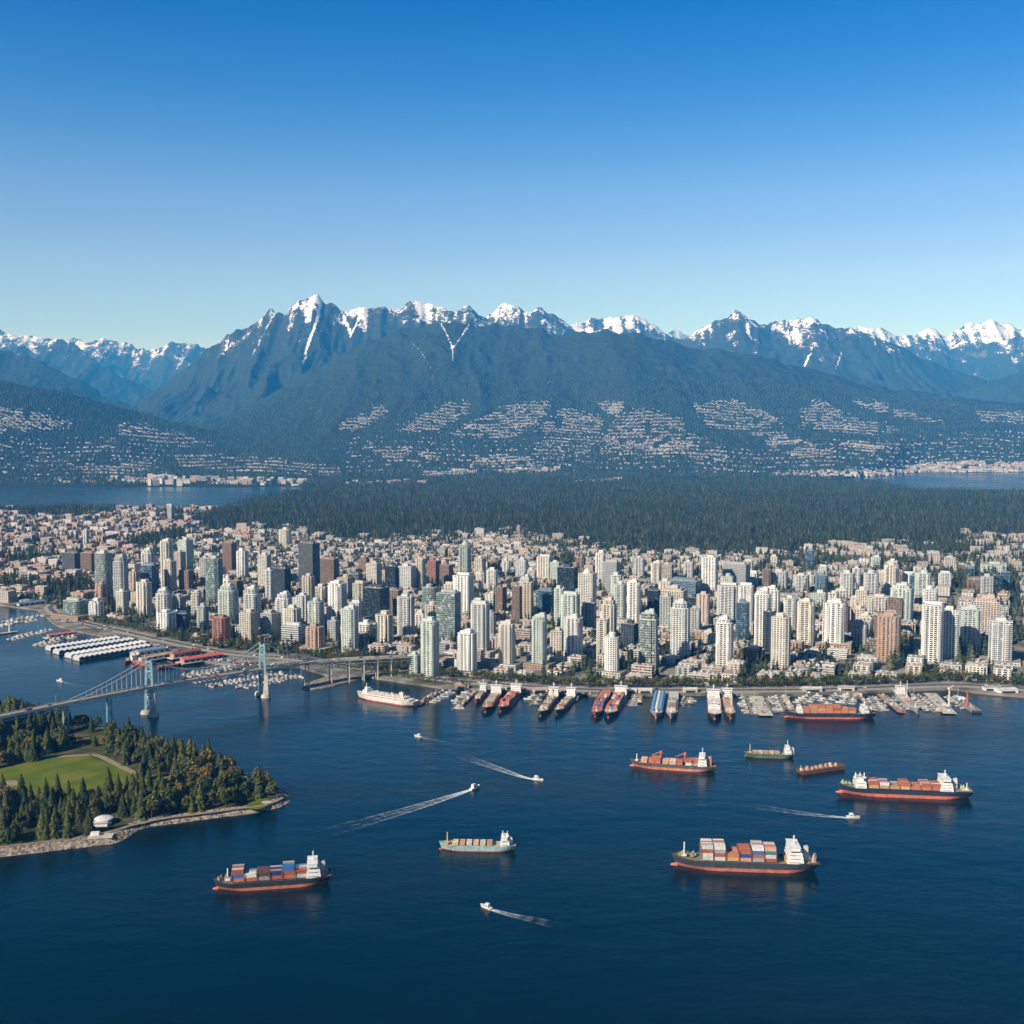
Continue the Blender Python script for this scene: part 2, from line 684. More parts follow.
# pale scree and bare clearings
rc = n.new('ShaderNodeMapRange')
rc.inputs['From Min'].default_value = 0.66
rc.inputs['From Max'].default_value = 0.72
l.new(nl.outputs['Fac'], rc.inputs['Value'])
mixc = n.new('ShaderNodeMix')
mixc.data_type = 'RGBA'
l.new(mth(n, l, 'MULTIPLY', rc.outputs[0], 0.5), mixc.inputs['Factor'])
l.new(rf.outputs[0], mixc.inputs['A'])
mixc.inputs['B'].default_value = (0.20, 0.17, 0.13, 1)
# snow: height, pushed up and down by noise and by an attribute for gullies
ns = n.new('ShaderNodeTexNoise')
ns.inputs['Scale'].default_value = 0.004
ns.inputs['Detail'].default_value = 7
ns.inputs['Roughness'].default_value = 0.65
l.new(geo.outputs['Position'], ns.inputs['Vector'])
sa = n.new('ShaderNodeAttribute')
sa.attribute_name = 'snow'
h = mth(n, l, 'ADD', sa.outputs['Fac'], mth(n, l, 'MULTIPLY', mth(n, l, 'SUBTRACT', ns.outputs['Fac'], 0.5), 4.2))
h = mth(n, l, 'ADD', h, mth(n, l, 'MULTIPLY', mth(n, l, 'SUBTRACT', nf.outputs['Fac'], 0.5), 3.2))
sr = n.new('ShaderNodeMapRange')
sr.inputs['From Min'].default_value = -0.06
sr.inputs['From Max'].default_value = 0.06
l.new(h, sr.inputs['Value'])
# rock just under the snow
rk = n.new('ShaderNodeMapRange')
rk.inputs['From Min'].default_value = -0.9
rk.inputs['From Max'].default_value = 0.1
l.new(h, rk.inputs['Value'])
mixr = n.new('ShaderNodeMix')
mixr.data_type = 'RGBA'
l.new(mth(n, l, 'MULTIPLY', rk.outputs[0], 0.6), mixr.inputs['Factor'])
l.new(mixc.outputs['Result'], mixr.inputs['A'])
mixr.inputs['B'].default_value = (0.10, 0.085, 0.07, 1)
mixs = n.new('ShaderNodeMix')
mixs.data_type = 'RGBA'
l.new(sr.outputs[0], mixs.inputs['Factor'])
l.new(mixr.outputs['Result'], mixs.inputs['A'])
mixs.inputs['B'].default_value = (0.70, 0.72, 0.76, 1)
l.new(mixs.outputs['Result'], b.inputs['Base Color'])
b.inputs['Roughness'].default_value = 0.95
b.inputs['Specular IOR Level'].default_value = 0.05
bp = n.new('ShaderNodeBump')
bp.inputs['Strength'].default_value = 0.9
bp.inputs['Distance'].default_value = 22.0
l.new(nf.outputs['Fac'], bp.inputs['Height'])
l.new(bp.outputs[0], b.inputs['Normal'])

# wake foam: broken white, more holes towards its tail
m, n, l, b = new_mat('foam')
geo = n.new('ShaderNodeNewGeometry')
nz = n.new('ShaderNodeTexNoise')
nz.inputs['Scale'].default_value = 0.16
nz.inputs['Detail'].default_value = 5
nz.inputs['Roughness'].default_value = 0.65
l.new(geo.outputs['Position'], nz.inputs['Vector'])
fa = n.new('ShaderNodeAttribute')
fa.attribute_name = 'thick'
v = mth(n, l, 'ADD', mth(n, l, 'SUBTRACT', nz.outputs['Fac'], 0.75), mth(n, l, 'MULTIPLY', fa.outputs['Fac'], 0.62))
sr = n.new('ShaderNodeMapRange')
sr.inputs['From Min'].default_value = 0.0
sr.inputs['From Max'].default_value = 0.75
l.new(v, sr.inputs['Value'])
l.new(mth(n, l, 'MULTIPLY', mth(n, l, 'MULTIPLY', sr.outputs[0], fa.outputs['Fac']), 0.8), b.inputs['Alpha'])
b.inputs['Base Color'].default_value = (0.72, 0.78, 0.80, 1)
b.inputs['Roughness'].default_value = 0.7

# ================================================================== SETTING
# water: one sheet to the foot of the far mountains and beyond
wb = MB()
wb.add([(-34000, -4000, 0), (34000, -4000, 0), (34000, 34000, 0), (-34000, 34000, 0)], [(0, 1, 2, 3)])
water = tag(wb.build('water', M['water']), 'dark blue harbour water ruffled by a light breeze', kind='structure')


# ---- north shore and the mountains behind it
def X_at(px, D):
    return (px - 512.0) / FPX * D


RIDGES = [
    # distance, front width, back width, profile power, gully depth, crest points (direction, elevation) ...
    dict(D=9900, W=3300, B=2500, p=1.25, g=0.2, pts=[(-260, 362), (-100, 362), (0, 378), (60, 390), (110, 405), (160, 420), (220, 434), (290, 446), (350, 455), (430, 470), (520, 482)]),
    dict(D=13000, W=5300, B=3000, p=1.35, g=0.24, pts=[(150, 470), (205, 430), (245, 404), (300, 373), (340, 352), (372, 336), (410, 325), (445, 319), (500, 322), (560, 328), (620, 332), (680, 344), (730, 352), (800, 366), (870, 385), (940, 397), (1024, 404), (1150, 412), (1400, 420)]),
    dict(D=16200, W=4200, B=3500, p=1.1, g=0.52, pts=[(60, 440), (115, 410), (140, 397), (165, 380), (200, 352), (232, 328), (262, 315), (276, 309), (290, 312), (298, 303), (322, 298), (337, 302), (348, 309), (362, 303), (385, 306), (402, 309), (413, 301), (423, 298), (438, 304), (452, 311), (472, 308), (486, 314), (505, 322), (530, 332), (580, 346), (700, 375), (900, 420)]),
    dict(D=17200, W=3200, B=3500, p=1.05, g=0.52, pts=[(380, 390), (440, 340), (485, 316), (500, 302), (512, 299), (524, 306), (537, 305), (549, 313), (562, 320), (580, 330), (620, 345), (700, 390)]),
    dict(D=19500, W=3500, B=3500, p=1.05, g=0.5, pts=[(480, 390), (540, 340), (573, 321), (592, 312), (606, 312), (622, 311), (632, 308), (645, 316), (660, 326), (680, 336), (720, 352), (800, 400)]),
    dict(D=17600, W=4300, B=3500, p=1.05, g=0.52, pts=[(560, 400), (640, 356), (690, 328), (715, 317), (735, 311), (752, 317), (768, 322), (785, 318), (800, 313), (815, 316), (832, 324), (850, 326), (868, 332), (890, 345), (925, 360), (960, 372), (1000, 388), (1060, 402), (1200, 420)]),
    dict(D=21000, W=4500, B=4000, p=1.1, g=0.52, pts=[(-300, 350), (-100, 345), (-30, 340), (0, 346), (40, 341), (55, 335), (75, 341), (100, 358), (130, 378), (170, 396), (230, 415), (330, 425)]),
    dict(D=15500, W=4500, B=3000, p=1.2, g=0.25, pts=[(-300, 330), (-80, 335), (0, 345), (40, 358), (70, 375), (100, 392), (130, 405), (180, 425)]),
    dict(D=25500, W=5000, B=4000, p=1.0, g=0.52, pts=[(-300, 325), (-80, 322), (0, 325), (25, 332), (40, 331), (60, 338), (82, 334), (110, 338), (128, 339), (150, 345), (183, 340), (215, 342), (260, 350), (400, 370), (560, 370), (640, 335), (672, 327), (690, 332), (780, 345), (840, 340), (852, 322), (870, 328), (892, 333), (915, 331), (925, 327), (940, 331), (962, 321), (985, 320), (1000, 324), (1012, 325), (1024, 320), (1080, 315), (1300, 325)]),
    dict(D=21500, W=4200, B=3500, p=1.1, g=0.5, pts=[(800, 400), (860, 360), (893, 345), (925, 336), (950, 345), (985, 341), (1010, 332), (1040, 326), (1200, 335)]),
    dict(D=16500, W=3500, B=2500, p=1.1, g=0.3, pts=[(880, 425), (930, 402), (980, 383), (1024, 366), (1100, 345), (1300, 340)]),
]
COAST = ([-600, 290, 330, 420, 770, 900, 925, 1500], [6700, 6700, 6300, 6200, 6300, 8700, 9050, 9050])


def terrain(x, y):
    x = np.asarray(x, float)
    y = np.asarray(y, float)
    pxv = 512 + FPX * x / y
    coast = np.interp(pxv, *COAST) + 160 * (vnoise(x / 420, y / 4000, 5) - 0.5)
    land = y - coast
    z = np.clip(land / 25, -25, 5) + np.clip(land, 0, 4000) * 0.012
    cap = np.clip(land, 0, None) * 0.3
    wx = 260 * (fbm(x / 900, y / 900, 31, 3) - 0.5)
    wy = 260 * (fbm(x / 900, y / 900, 47, 3) - 0.5)
    for k, R in enumerate(RIDGES):
        D = R['D']
        wob = (fbm(x / 1500, x * 0 + k * 3.1, 71 + k, 3) - 0.5) * R['W'] * 0.22
        yy = y + wob
        pe = 512 + FPX * x / D
        ppx = [p[0] for p in R['pts']]
        Hs = [CAM_H + (430 - p[1]) / FPX * D for p in R['pts']]
        jag = (fbm(x / 160, y / 300, 11 + k, 4) - 0.5) * (90 if R['g'] > 0.2 else 22)
        H = np.interp(pe, ppx, Hs, left=-60, right=-60)
        H = np.clip(H + jag, 0, None)
        t = (yy - D)
        s = np.where(t < 0, 1 + t / R['W'], 1 - t / R['B'])
        s = np.clip(s, 0, 1)
        prof = np.power(s, R['p'])
        gl = fbm((x + wx) / 700, (y + wy) / 2600, 91 + k, 5, True)
        gl2 = fbm((x + 2 * wx) / 230, (y + wy) / 900, 191 + k, 3, True)
        cut = 1 - R['g'] * (1.25 - gl - 0.25 * gl2) * np.clip(3.4 * s * (1 - s) + 0.10, 0, 1)
        zz = np.where((s > 0) & (land > 0), H * prof * cut, -25)
        z = np.maximum(z, np.minimum(zz, cap + 5))
    hi = np.clip((z - 1150) / 800, 0, 1)
    z = z + hi * (170 * (fbm((x + wx) / 620, (y + wy) / 900, 501, 4, True) - 0.74) + 60 * (fbm(x / 150, y / 210, 511, 3, True) - 0.66))
    z = z + np.clip(z - 40, 0, 60) / 60 * (fbm(x / 120, y / 120, 7, 3) - 0.5) * 22
    return z


NY, NX = 760, 900
ys = 5900 * np.power(33500 / 5900.0, np.linspace(0, 1, NY))
us = np.linspace(-0.64, 0.64, NX)
YY, UU = np.meshgrid(ys, us, indexing='ij')
XX = YY * UU
ZZ = terrain(XX, YY)
idx = np.arange(NY * NX).reshape(NY, NX)
quads = np.stack([idx[:-1, :-1], idx[:-1, 1:], idx[1:, 1:], idx[1:, :-1]], -1).reshape(-1, 4)
vv = np.stack([XX, YY, ZZ], -1).reshape(-1, 3)
mountains = fast_mesh('mountains', vv, quads, M['mountain_cover'], True)
line = np.interp(YY, [9000, 13500, 16000, 19000, 25500, 33000], [3000, 2400, 1860, 1990, 2180, 2180])
snow = ((ZZ - line - 165) / np.where(YY > 22000, 760.0, 600.0))
# snow lies deeper in gullies and thinner on sun-blown ribs
snow += 1.1 * (0.55 - fbm(XX / 260, YY / 420, 301, 4, True))
snow += 1.7 * (0.5 - fbm(XX / 75, YY / 1300, 331, 3)) * np.clip(2.2 - np.abs(snow), 0, 1)
# old avalanche chutes and slide tracks that hold snow
zc_ = YY * CP - (ZZ - CAM_H) * SP_
PXM = 512 + FPX * XX / zc_
PYM = 512 - FPX * (YY * SP_ + (ZZ - CAM_H) * CP) / zc_
for line_, y0, y1, wd_, amt in (([(438, 318), (446, 333), (452, 346), (453, 360)], 10500, 13300, 1.0, 3), ([(473, 317), (463, 334), (454, 347)], 10500, 13300, .9, 3), ([(413, 344), (421, 352), (431, 368)], 10500, 13300, .6, 1.6),
                          ([(322, 299), (318, 318), (312, 333), (306, 350), (304, 362)], 13800, 16400, 1.5, 3.4), ([(338, 303), (345, 320), (352, 336)], 13800, 16400, 1.1, 3), ([(278, 309), (268, 325), (258, 345)], 13800, 16400, .8, 1.6),
                          ([(362, 304), (358, 320), (350, 338)], 13800, 16400, .9, 3), ([(812, 350), (804, 366)], 14000, 17800, .9, 2.4), ([(842, 352), (836, 368)], 14000, 17800, .9, 2.2), ([(786, 320), (790, 345)], 14000, 17800, .8, 2.4)):
    for (ax_, ay_), (bx_, by_) in zip(line_[:-1], line_[1:]):
        dx_, dy_ = bx_ - ax_, by_ - ay_
        t_ = np.clip(((PXM - ax_) * dx_ + (PYM - ay_) * dy_) / (dx_ * dx_ + dy_ * dy_), 0, 1)
        ds_ = np.hypot(PXM - ax_ - t_ * dx_, PYM - ay_ - t_ * dy_)
        k_ = (ds_ < wd_) & (YY > y0) & (YY < y1)
        snow[k_] = np.maximum(snow[k_], amt * 0.42 - 0.55)
at = mountains.data.attributes.new('snow', 'FLOAT', 'POINT')
at.data.foreach_set('value', snow.astype(np.float32).ravel())
tag(mountains, 'blue forested mountains with snow on their summits', kind='structure')


# ---- rays that meet the slopes, to stand houses where the streets climb
def on_terrain(px, py, t0=6200, t1=15000, n=170):
    a = (px - 512.0) / FPX
    b = (512.0 - py) / FPX
    dy = CP + b * SP_
    dz = -SP_ + b * CP
    ysamp = np.geomspace(t0, t1, n)
    hit = np.zeros(len(px))
    done = np.zeros(len(px), bool)
    prev = ysamp[0]
    for yv in ysamp:
        k = np.nonzero(~done)[0]
        if not len(k):
            break
        t = yv / dy[k]
        zr = CAM_H + dz[k] * t
        low = zr < 900
        k, t, zr = k[low], t[low], zr[low]
        zt = terrain(a[k] * t, np.full(len(k), yv))
        h = (zr < zt) & (zt > 3)
        hit[k[h]] = yv
        done[k[h]] = True
    t = hit / dy
    return a * t, hit, done


HILL_PATCHES = [  # (outline, houses, street spacing)
    ([(336, 428), (385, 406), (388, 412), (357, 431)], 170, 3.2), ([(396, 430), (450, 404), (470, 403), (466, 414), (430, 434)], 330, 3.2),
    ([(450, 436), (503, 408), (551, 402), (541, 421), (508, 440)], 480, 3.2), ([(534, 434), (566, 409), (604, 420), (598, 434)], 330, 3.0),
    ([(596, 404), (624, 403), (615, 418)], 90, 3.0), ([(604, 441), (616, 422), (640, 409), (682, 420), (684, 453), (622, 450)], 560, 3.6),
    ([(694, 406), (734, 400), (762, 413), (786, 424), (750, 431), (708, 427)], 420, 3.0), ([(800, 413), (823, 400), (842, 416), (902, 431), (870, 435), (802, 427)], 430, 3.0),
    ([(843, 400), (883, 404), (945, 424), (897, 417)], 240, 3.0), ([(752, 432), (786, 436), (832, 454), (810, 460), (775, 450)], 330, 3.0),
    ([(828, 440), (892, 444), (879, 455)], 110, 3.0), ([(976, 412), (1018, 414), (1060, 424), (983, 423)], 150, 3.0),
    ([(684, 434), (737, 454), (720, 462), (684, 458)], 90, 4.0), ([(0, 410), (43, 412), (74, 426), (40, 432), (-40, 434)], 330, 3.2),
    ([(120, 424), (150, 428), (216, 446), (200, 449), (118, 436)], 150, 4.0), ([(173, 455), (250, 458), (342, 470), (340, 476), (250, 472), (180, 466)], 420, 3.4),
    ([(76, 469), (153, 461), (160, 468), (90, 476)], 130, 3.2), ([(-30, 440), (170, 440), (170, 478), (-30, 480)], 190, 4.5),
    ([(345, 440), (480, 440), (690, 455), (690, 470), (345, 474)], 170, 5.0), ([(690, 455), (1040, 430), (1040, 465), (690, 474)], 300, 4.5),
    ([(360, 446), (430, 450), (440, 462), (390, 462)], 120, 3.5), ([(480, 454), (545, 460), (540, 469), (470, 468)], 110, 3.0),
    ([(530, 436), (690, 440), (690, 456), (540, 458)], 260, 3.4),
]
hb = MB()
HTONES = [(0.42, 0.40, 0.38), (0.52, 0.50, 0.48), (0.34, 0.32, 0.30), (0.24, 0.23, 0.22), (0.50, 0.50, 0.50), (0.36, 0.32, 0.28)]
hx, hy, hs_ = [], [], []
for poly, nh, sp in HILL_PATCHES:
    nh, sp = int(nh * 2.7), sp * 0.95
    xs = [p[0] for p in poly]
    yps = [p[1] for p in poly]
    k = 0
    cx = RNG.uniform(min(xs), max(xs), nh * 6)
    cyv = RNG.uniform(min(yps), max(yps), nh * 6)
    # ragged edges, and thinner towards them
    ok = in_poly(cx + RNG.normal(0, 2.2, len(cx)), cyv + RNG.normal(0, 0.9, len(cx)), poly)
    cx, cyv = cx[ok][:nh], cyv[ok][:nh]
    slant = 1.6 * np.sin(cx / 23.0) + 0.02 * (cx - 512)
    cyv = np.round((cyv - slant) / sp) * sp + slant + RNG.normal(0, 0.15, len(cx))
    keep = vnoise(cx / 9.0, cyv / 4.0, 77) > 0.24
    hx += list(cx[keep])
    hy += list(cyv[keep])
X, Y, D = on_terrain(np.array(hx), np.array(hy))
Zt = terrain(X, Y)
for x, y, z, d in zip(X, Y, Zt, D):
    if not d or z > 900:
        continue
    s = random.uniform(0.75, 1.35)
    w_, d_, h_ = 10 * s, 9 * s, random.uniform(5, 7.5)
    rz = random.uniform(-0.35, 0.35)
    c = random.choice(HTONES)
    hb.box(x, y, z - 3, w_, d_, h_ + 3, rz, col=c, bottom=False)
    hb.gable(x, y, z + h_, w_, d_, 3.5, rz, 0.6, col=random.choice([(0.22, 0.20, 0.19), (0.36, 0.34, 0.32), (0.30, 0.24, 0.20), (0.46, 0.44, 0.42)]))
tag(hb.build('hillside_houses', M['blocks']), 'pale houses in terraced streets far up the wooded slopes', 'houses', kind='stuff')

# ---- far shores: warehouses, tanks and quays by the inlets
fb = MB()
FT = [(0.56, 0.52, 0.48), (0.46, 0.40, 0.36), (0.60, 0.58, 0.55), (0.44, 0.32, 0.28), (0.36, 0.34, 0.33), (0.22, 0.22, 0.22)]


def far_row(poly, n, wr, hr):
    xs = [p[0] for p in poly]
    yps = [p[1] for p in poly]
    px, py = RNG.uniform(min(xs), max(xs), n * 6), RNG.uniform(min(yps), max(yps), n * 6)
    ok = in_poly(px, py, poly)
    px, py = px[ok][:n], py[ok][:n]
    X, Y, hit = on_terrain(px, py, 6200, 11000, 240)
    Z = terrain(X, np.maximum(Y, 1.0))
    for x, y, z, h in zip(X, Y, Z, hit):
        if not h:
            continue
        x, y, z = float(x), float(y), float(z)
        w_, d_, h_ = random.uniform(*wr), random.uniform(*wr) * 0.6, random.uniform(*hr)
        rz = random.uniform(-0.3, 0.3)
        t = random.choice(FT)
        fb.box(x, y, -3, w_, d_, max(z, 3) + 3 + h_, rz, col=t, bottom=False)
        fb.gable(x, y, max(z, 3) + h_, w_, d_, random.uniform(2, 5), rz, 1, col=random.choice(FT))


far_row([(30, 482), (120, 484), (310, 486), (310, 480), (150, 478)], 90, (18, 60), (8, 26))
far_row([(150, 486), (182, 487), (182, 481), (150, 480)], 14, (20, 40), (30, 48))
far_row([(225, 484), (262, 485), (262, 480), (225, 479)], 14, (15, 40), (12, 30))
far_row([(900, 474), (1030, 473), (1030, 464), (960, 462), (905, 467)], 230, (18, 62), (7, 16))
far_row([(760, 476), (905, 477), (905, 470), (800, 472)], 80, (18, 50), (7, 14))
far_row([(340, 489), (430, 486), (430, 482), (350, 484)], 46, (16, 40), (10, 24))
far_row([(428, 477), (476, 474), (476, 470), (430, 472)], 16, (60, 120), (10, 16))
far_row([(500, 474), (560, 472), (560, 468), (500, 470)], 24, (20, 50), (8, 18))
far_row([(570, 484), (625, 481), (625, 479), (575, 481)], 14, (25, 60), (8, 14))
tag(fb.build('far_shore_sheds', M['blocks']), 'pale sheds and blocks crowded along the far inlet shores', 'buildings', kind='stuff')


# ---- land sheets
def land(name, pix, z, mat, label, skirt=-6.0, extra=None):
    pts = [G(px, py, 0) if not isinstance(px, tuple) else px for px, py in pix]
    if extra:
        pts += extra
    b = MB()
    area = sum(pts[i][0] * pts[(i + 1) % len(pts)][1] - pts[(i + 1) % len(pts)][0] * pts[i][1] for i in range(len(pts)))
    if area < 0:
        pts = pts[::-1]
    b.prism(pts, skirt, z, bottom=False)
    o = b.build(name, mat)
    tag(o, label, kind='structure')
    return pts


QUAY = [(-260, 600), (-60, 604), (0, 606), (38, 611), (55, 626), (75, 632), (120, 641), (165, 652), (200, 662), (235, 668), (264, 670), (300, 668),
        (330, 678), (362, 677), (380, 680), (440, 689), (520, 693), (600, 697), (700, 696), (780, 697), (850, 694), (950, 690), (978, 694), (1024, 698), (1300, 706)]
BACK = [(1300, 540), (1024, 534), (965, 530), (950, 543), (830, 543), (760, 550), (660, 550), (600, 543), (520, 528), (430, 533), (345, 538), (310, 528), (240, 523), (235, 512),
        (240, 507), (120, 506), (0, 508), (-160, 510), (-260, 512)]
city_pts = land('city_ground', QUAY + BACK, 3.0, M['city_ground'], 'paved city ground behind the quay')
FOREST = [(235, 530), (310, 534), (345, 544), (430, 539), (520, 534), (600, 549), (660, 556), (760, 556), (830, 549), (950, 549), (965, 536), (1024, 540), (1200, 545),
          (1200, 495), (1024, 494), (915, 493), (880, 484), (330, 482), (318, 492), (262, 500), (240, 507), (225, 514)]
forest_pts = land('forest_ground', FOREST, 3.4, M['forest_floor'], 'dark forest floor under the wood')

# ---- trees to be scattered (shared meshes)
def conifer_mesh(name, h, r, levels, per, seed, mat, sub=True):
    rd = random.Random(seed)
    b = MB()
    for i in range(levels):
        s = i / (levels - 1)
        z = h * (0.10 + 0.86 * s)
        rr = r * (1 - s) ** 0.72 * rd.uniform(0.78, 1.12) + 0.25
        n = max(4, int(per * (1 - 0.55 * s)))
        a0 = rd.uniform(0, 6.28)
        for k in range(n):
            a = a0 + 2 * PI * k / n + rd.uniform(-.25, .25)
            q = rr * rd.uniform(0.7, 1.15)
            wd = 2 * PI * rr / n * 0.95 * rd.uniform(.7, 1.2) + 0.25
            ca, sa = math.cos(a), math.sin(a)
            drop = q * rd.uniform(0.35, 0.7)
            up = h / levels * 0.75
            z0 = z + rd.uniform(-.3, .3)
            p0 = (0, 0, z0 + up)
            pl = (ca * q * .6 - sa * wd * .55, sa * q * .6 + ca * wd * .55, z0 - drop * .45)
            pr = (ca * q * .6 + sa * wd * .55, sa * q * .6 - ca * wd * .55, z0 - drop * .45)
            pt = (ca * q, sa * q, z0 - drop)
            pm = (ca * q * .62, sa * q * .62, z0 - drop * .2 + up * .3)
            b.add([p0, pl, pt, pr, pm], [(0, 1, 4), (0, 4, 3), (1, 2, 4), (4, 2, 3)])
    b.add([(0.3, 0, h * .9), (-.2, .25, h * .9), (-.2, -.25, h * .9), (0, 0, h * 1.02)], [(0, 1, 3), (1, 2, 3), (2, 0, 3)])
    return b.mesh(name, mat)


def broad_mesh(name, h, r, clumps, leaves, seed, mat):
    rd = random.Random(seed)
    b = MB()
    cs = []
    for i in range(clumps):
        a = rd.uniform(0, 6.28)
        u = rd.uniform(-0.75, 1)
        q = math.sqrt(max(0, 1 - u * u)) * rd.uniform(.45, .8)
        cs.append((math.cos(a) * q * r, math.sin(a) * q * r, h * (0.62 + 0.27 * u), r * rd.uniform(.34, .52)))
    for cx, cyy, cz, cr in cs:
        for k in range(leaves):
            v = Vector((rd.gauss(0, 1), rd.gauss(0, 1), rd.gauss(0, 1)))
            v.normalize()
            p = Vector((cx, cyy, cz)) + v * cr * rd.uniform(.6, 1.05)
            nrm = (v + Vector((rd.uniform(-.6, .6), rd.uniform(-.6, .6), rd.uniform(-.3, .7)))).normalized()
            t = nrm.orthogonal().normalized()
            w = nrm.cross(t)
            s = rd.uniform(.5, .95) * r * .2
            b.add([tuple(p + t * s), tuple(p + w * s * .8), tuple(p - t * s), tuple(p - w * s * .8)], [(0, 1, 2, 3)])
    return b.mesh(name, mat)


def source(name, me):
    return bpy.data.objects.new(name, me)


def scatter(name, pts, scl, sources, label, cat):
    """one mass of trees nobody could count"""
    me = bpy.data.meshes.new(name)
    pts = np.asarray(pts, np.float32)
    me.vertices.add(len(pts))
    me.vertices.foreach_set('co', pts.ravel())
    a = me.attributes.new('scl', 'FLOAT', 'POINT')
    a.data.foreach_set('value', np.asarray(scl, np.float32))
    a = me.attributes.new('pick', 'INT', 'POINT')
    a.data.foreach_set('value', RNG.integers(0, len(sources), len(pts)).astype(np.int32))
    o = bpy.data.objects.new(name, me)
    COL.objects.link(o)
    ng = bpy.data.node_groups.new(name, 'GeometryNodeTree')
    ng.interface.new_socket('Geometry', in_out='INPUT', socket_type='NodeSocketGeometry')
    ng.interface.new_socket('Geometry', in_out='OUTPUT', socket_type='NodeSocketGeometry')
    N, L = ng.nodes, ng.links
    gi, go = N.new('NodeGroupInput'), N.new('NodeGroupOutput')
    join = N.new('GeometryNodeJoinGeometry')
    sa = N.new('GeometryNodeInputNamedAttribute')
    sa.data_type = 'FLOAT'
    sa.inputs['Name'].default_value = 'scl'
    pk = N.new('GeometryNodeInputNamedAttribute')
    pk.data_type = 'INT'
    pk.inputs['Name'].default_value = 'pick'
    rv = N.new('FunctionNodeRandomValue')
    rv.data_type = 'FLOAT'
    rv.inputs[3].default_value = 6.283
    cx = N.new('ShaderNodeCombineXYZ')
    L.new(rv.outputs[1], cx.inputs['Z'])
    for i, s in enumerate(sources):
        oi = N.new('GeometryNodeObjectInfo')
        oi.inputs['Object'].default_value = s
        oi.inputs['As Instance'].default_value = True
        eq = N.new('FunctionNodeCompare')
        eq.data_type = 'INT'
        eq.operation = 'EQUAL'
        eq.inputs[3].default_value = i
        L.new(pk.outputs[0], eq.inputs[2])
        ip = N.new('GeometryNodeInstanceOnPoints')
        L.new(gi.outputs[0], ip.inputs['Points'])
        L.new(eq.outputs[0], ip.inputs['Selection'])
        L.new(oi.outputs['Geometry'], ip.inputs['Instance'])
        L.new(cx.outputs[0], ip.inputs['Rotation'])
        L.new(sa.outputs[0], ip.inputs['Scale'])
        L.new(ip.outputs[0], join.inputs[0])
    L.new(join.outputs[0], go.inputs[0])
    md = o.modifiers.new('trees', 'NODES')
    md.node_group = ng
    return tag(o, label, cat, kind='stuff')


FOREST_SRC = [source('wood_conifer', conifer_mesh('wood_conifer', 28, 6.2, 6, 6, 100 + i, M['forest_green'])) for i in range(4)]
FOREST_SRC.append(source('wood_broadleaf', broad_mesh('wood_broadleaf', 20, 7, 7, 9, 5, M['forest_green'])))


def grid_points(poly, sp_fn, jit=0.45):
    xs = [p[0] for p in poly]
    ysv = [p[1] for p in poly]
    out = []
    y = min(ysv)
    while y < max(ysv):
        s = sp_fn(y)
        x = np.arange(min(xs), max(xs), s)
        xj = x + RNG.uniform(-jit, jit, len(x)) * s
        yj = y + RNG.uniform(-jit, jit, len(x)) * s
        lim = np.abs(xj) < 0.6 * yj
        ok = in_poly(xj, yj, poly) & lim
        out.append(np.stack([xj[ok], yj[ok]], 1))
        y += s
    return np.concatenate(out)


fp = grid_points(forest_pts, lambda y: 12.0 + max(0, y - 3500) * 0.0022)
# clearings and thin places
cl = vnoise(fp[:, 0] / 210, fp[:, 1] / 500, 401)
fp = fp[cl < 0.90]
zz = 3.2 + 14 * fbm(fp[:, 0] / 700, fp[:, 1] / 700, 55, 2) * np.clip((fp[:, 1] - 3400) / 900, 0, 1)
sc_ = RNG.uniform(0.45, 1.1, len(fp)) * (0.85 + 0.4 * vnoise(fp[:, 0] / 160, fp[:, 1] / 160, 9))
scatter('forest', np.stack([fp[:, 0], fp[:, 1], zz], 1), sc_, FOREST_SRC, 'dark conifer forest spread across the peninsula behind the city', 'forest')

# wooded lower slopes across the inlet, near enough for crowns to break the outline
sp_ = []
for y0 in range(6350, 12600, 30):
    x = np.arange(-0.56 * y0, 0.56 * y0, 30.0)
    sp_.append(np.stack([x + RNG.uniform(-14, 14, len(x)), y0 + RNG.uniform(-14, 14, len(x))], 1))
sp_ = np.concatenate(sp_)
zt = terrain(sp_[:, 0], sp_[:, 1])
dens = vnoise(sp_[:, 0] / 170, sp_[:, 1] / 120, 611)
ok = (zt > 5) & (zt < 900) & (dens > 0.30)
sp_, zt = sp_[ok], zt[ok]
scatter('slope_woods', np.stack([sp_[:, 0], sp_[:, 1], zt - 2], 1), RNG.uniform(0.8, 1.3, len(sp_)), FOREST_SRC, 'dark woods on the lower slopes across the inlet', 'woods')

# ---- haze: one closed box of even, pale air
zb_ = MB()
zb_.box(0, 15000, -27, 70000, 39000, 3080)
haze = zb_.build('haze', None)
hm = bpy.data.materials.new('haze_air')
hm.use_nodes = True
hn, hl = hm.node_tree.nodes, hm.node_tree.links
hn.remove(hn['Principled BSDF'])
pv = hn.new('ShaderNodeVolumePrincipled')
pv.inputs['Color'].default_value = (0.04, 0.385, 1.0, 1)
pv.inputs['Absorption Color'].default_value = (1, 1, 1, 1)
pv.inputs['Density'].default_value = 3.6e-5
pv.inputs['Anisotropy'].default_value = -0.15
hl.new(pv.outputs[0], hn['Material Output'].inputs['Volume'])
haze.data.materials.append(hm)
tag(haze, 'thin blue air between the lookout and the mountains', kind='stuff')

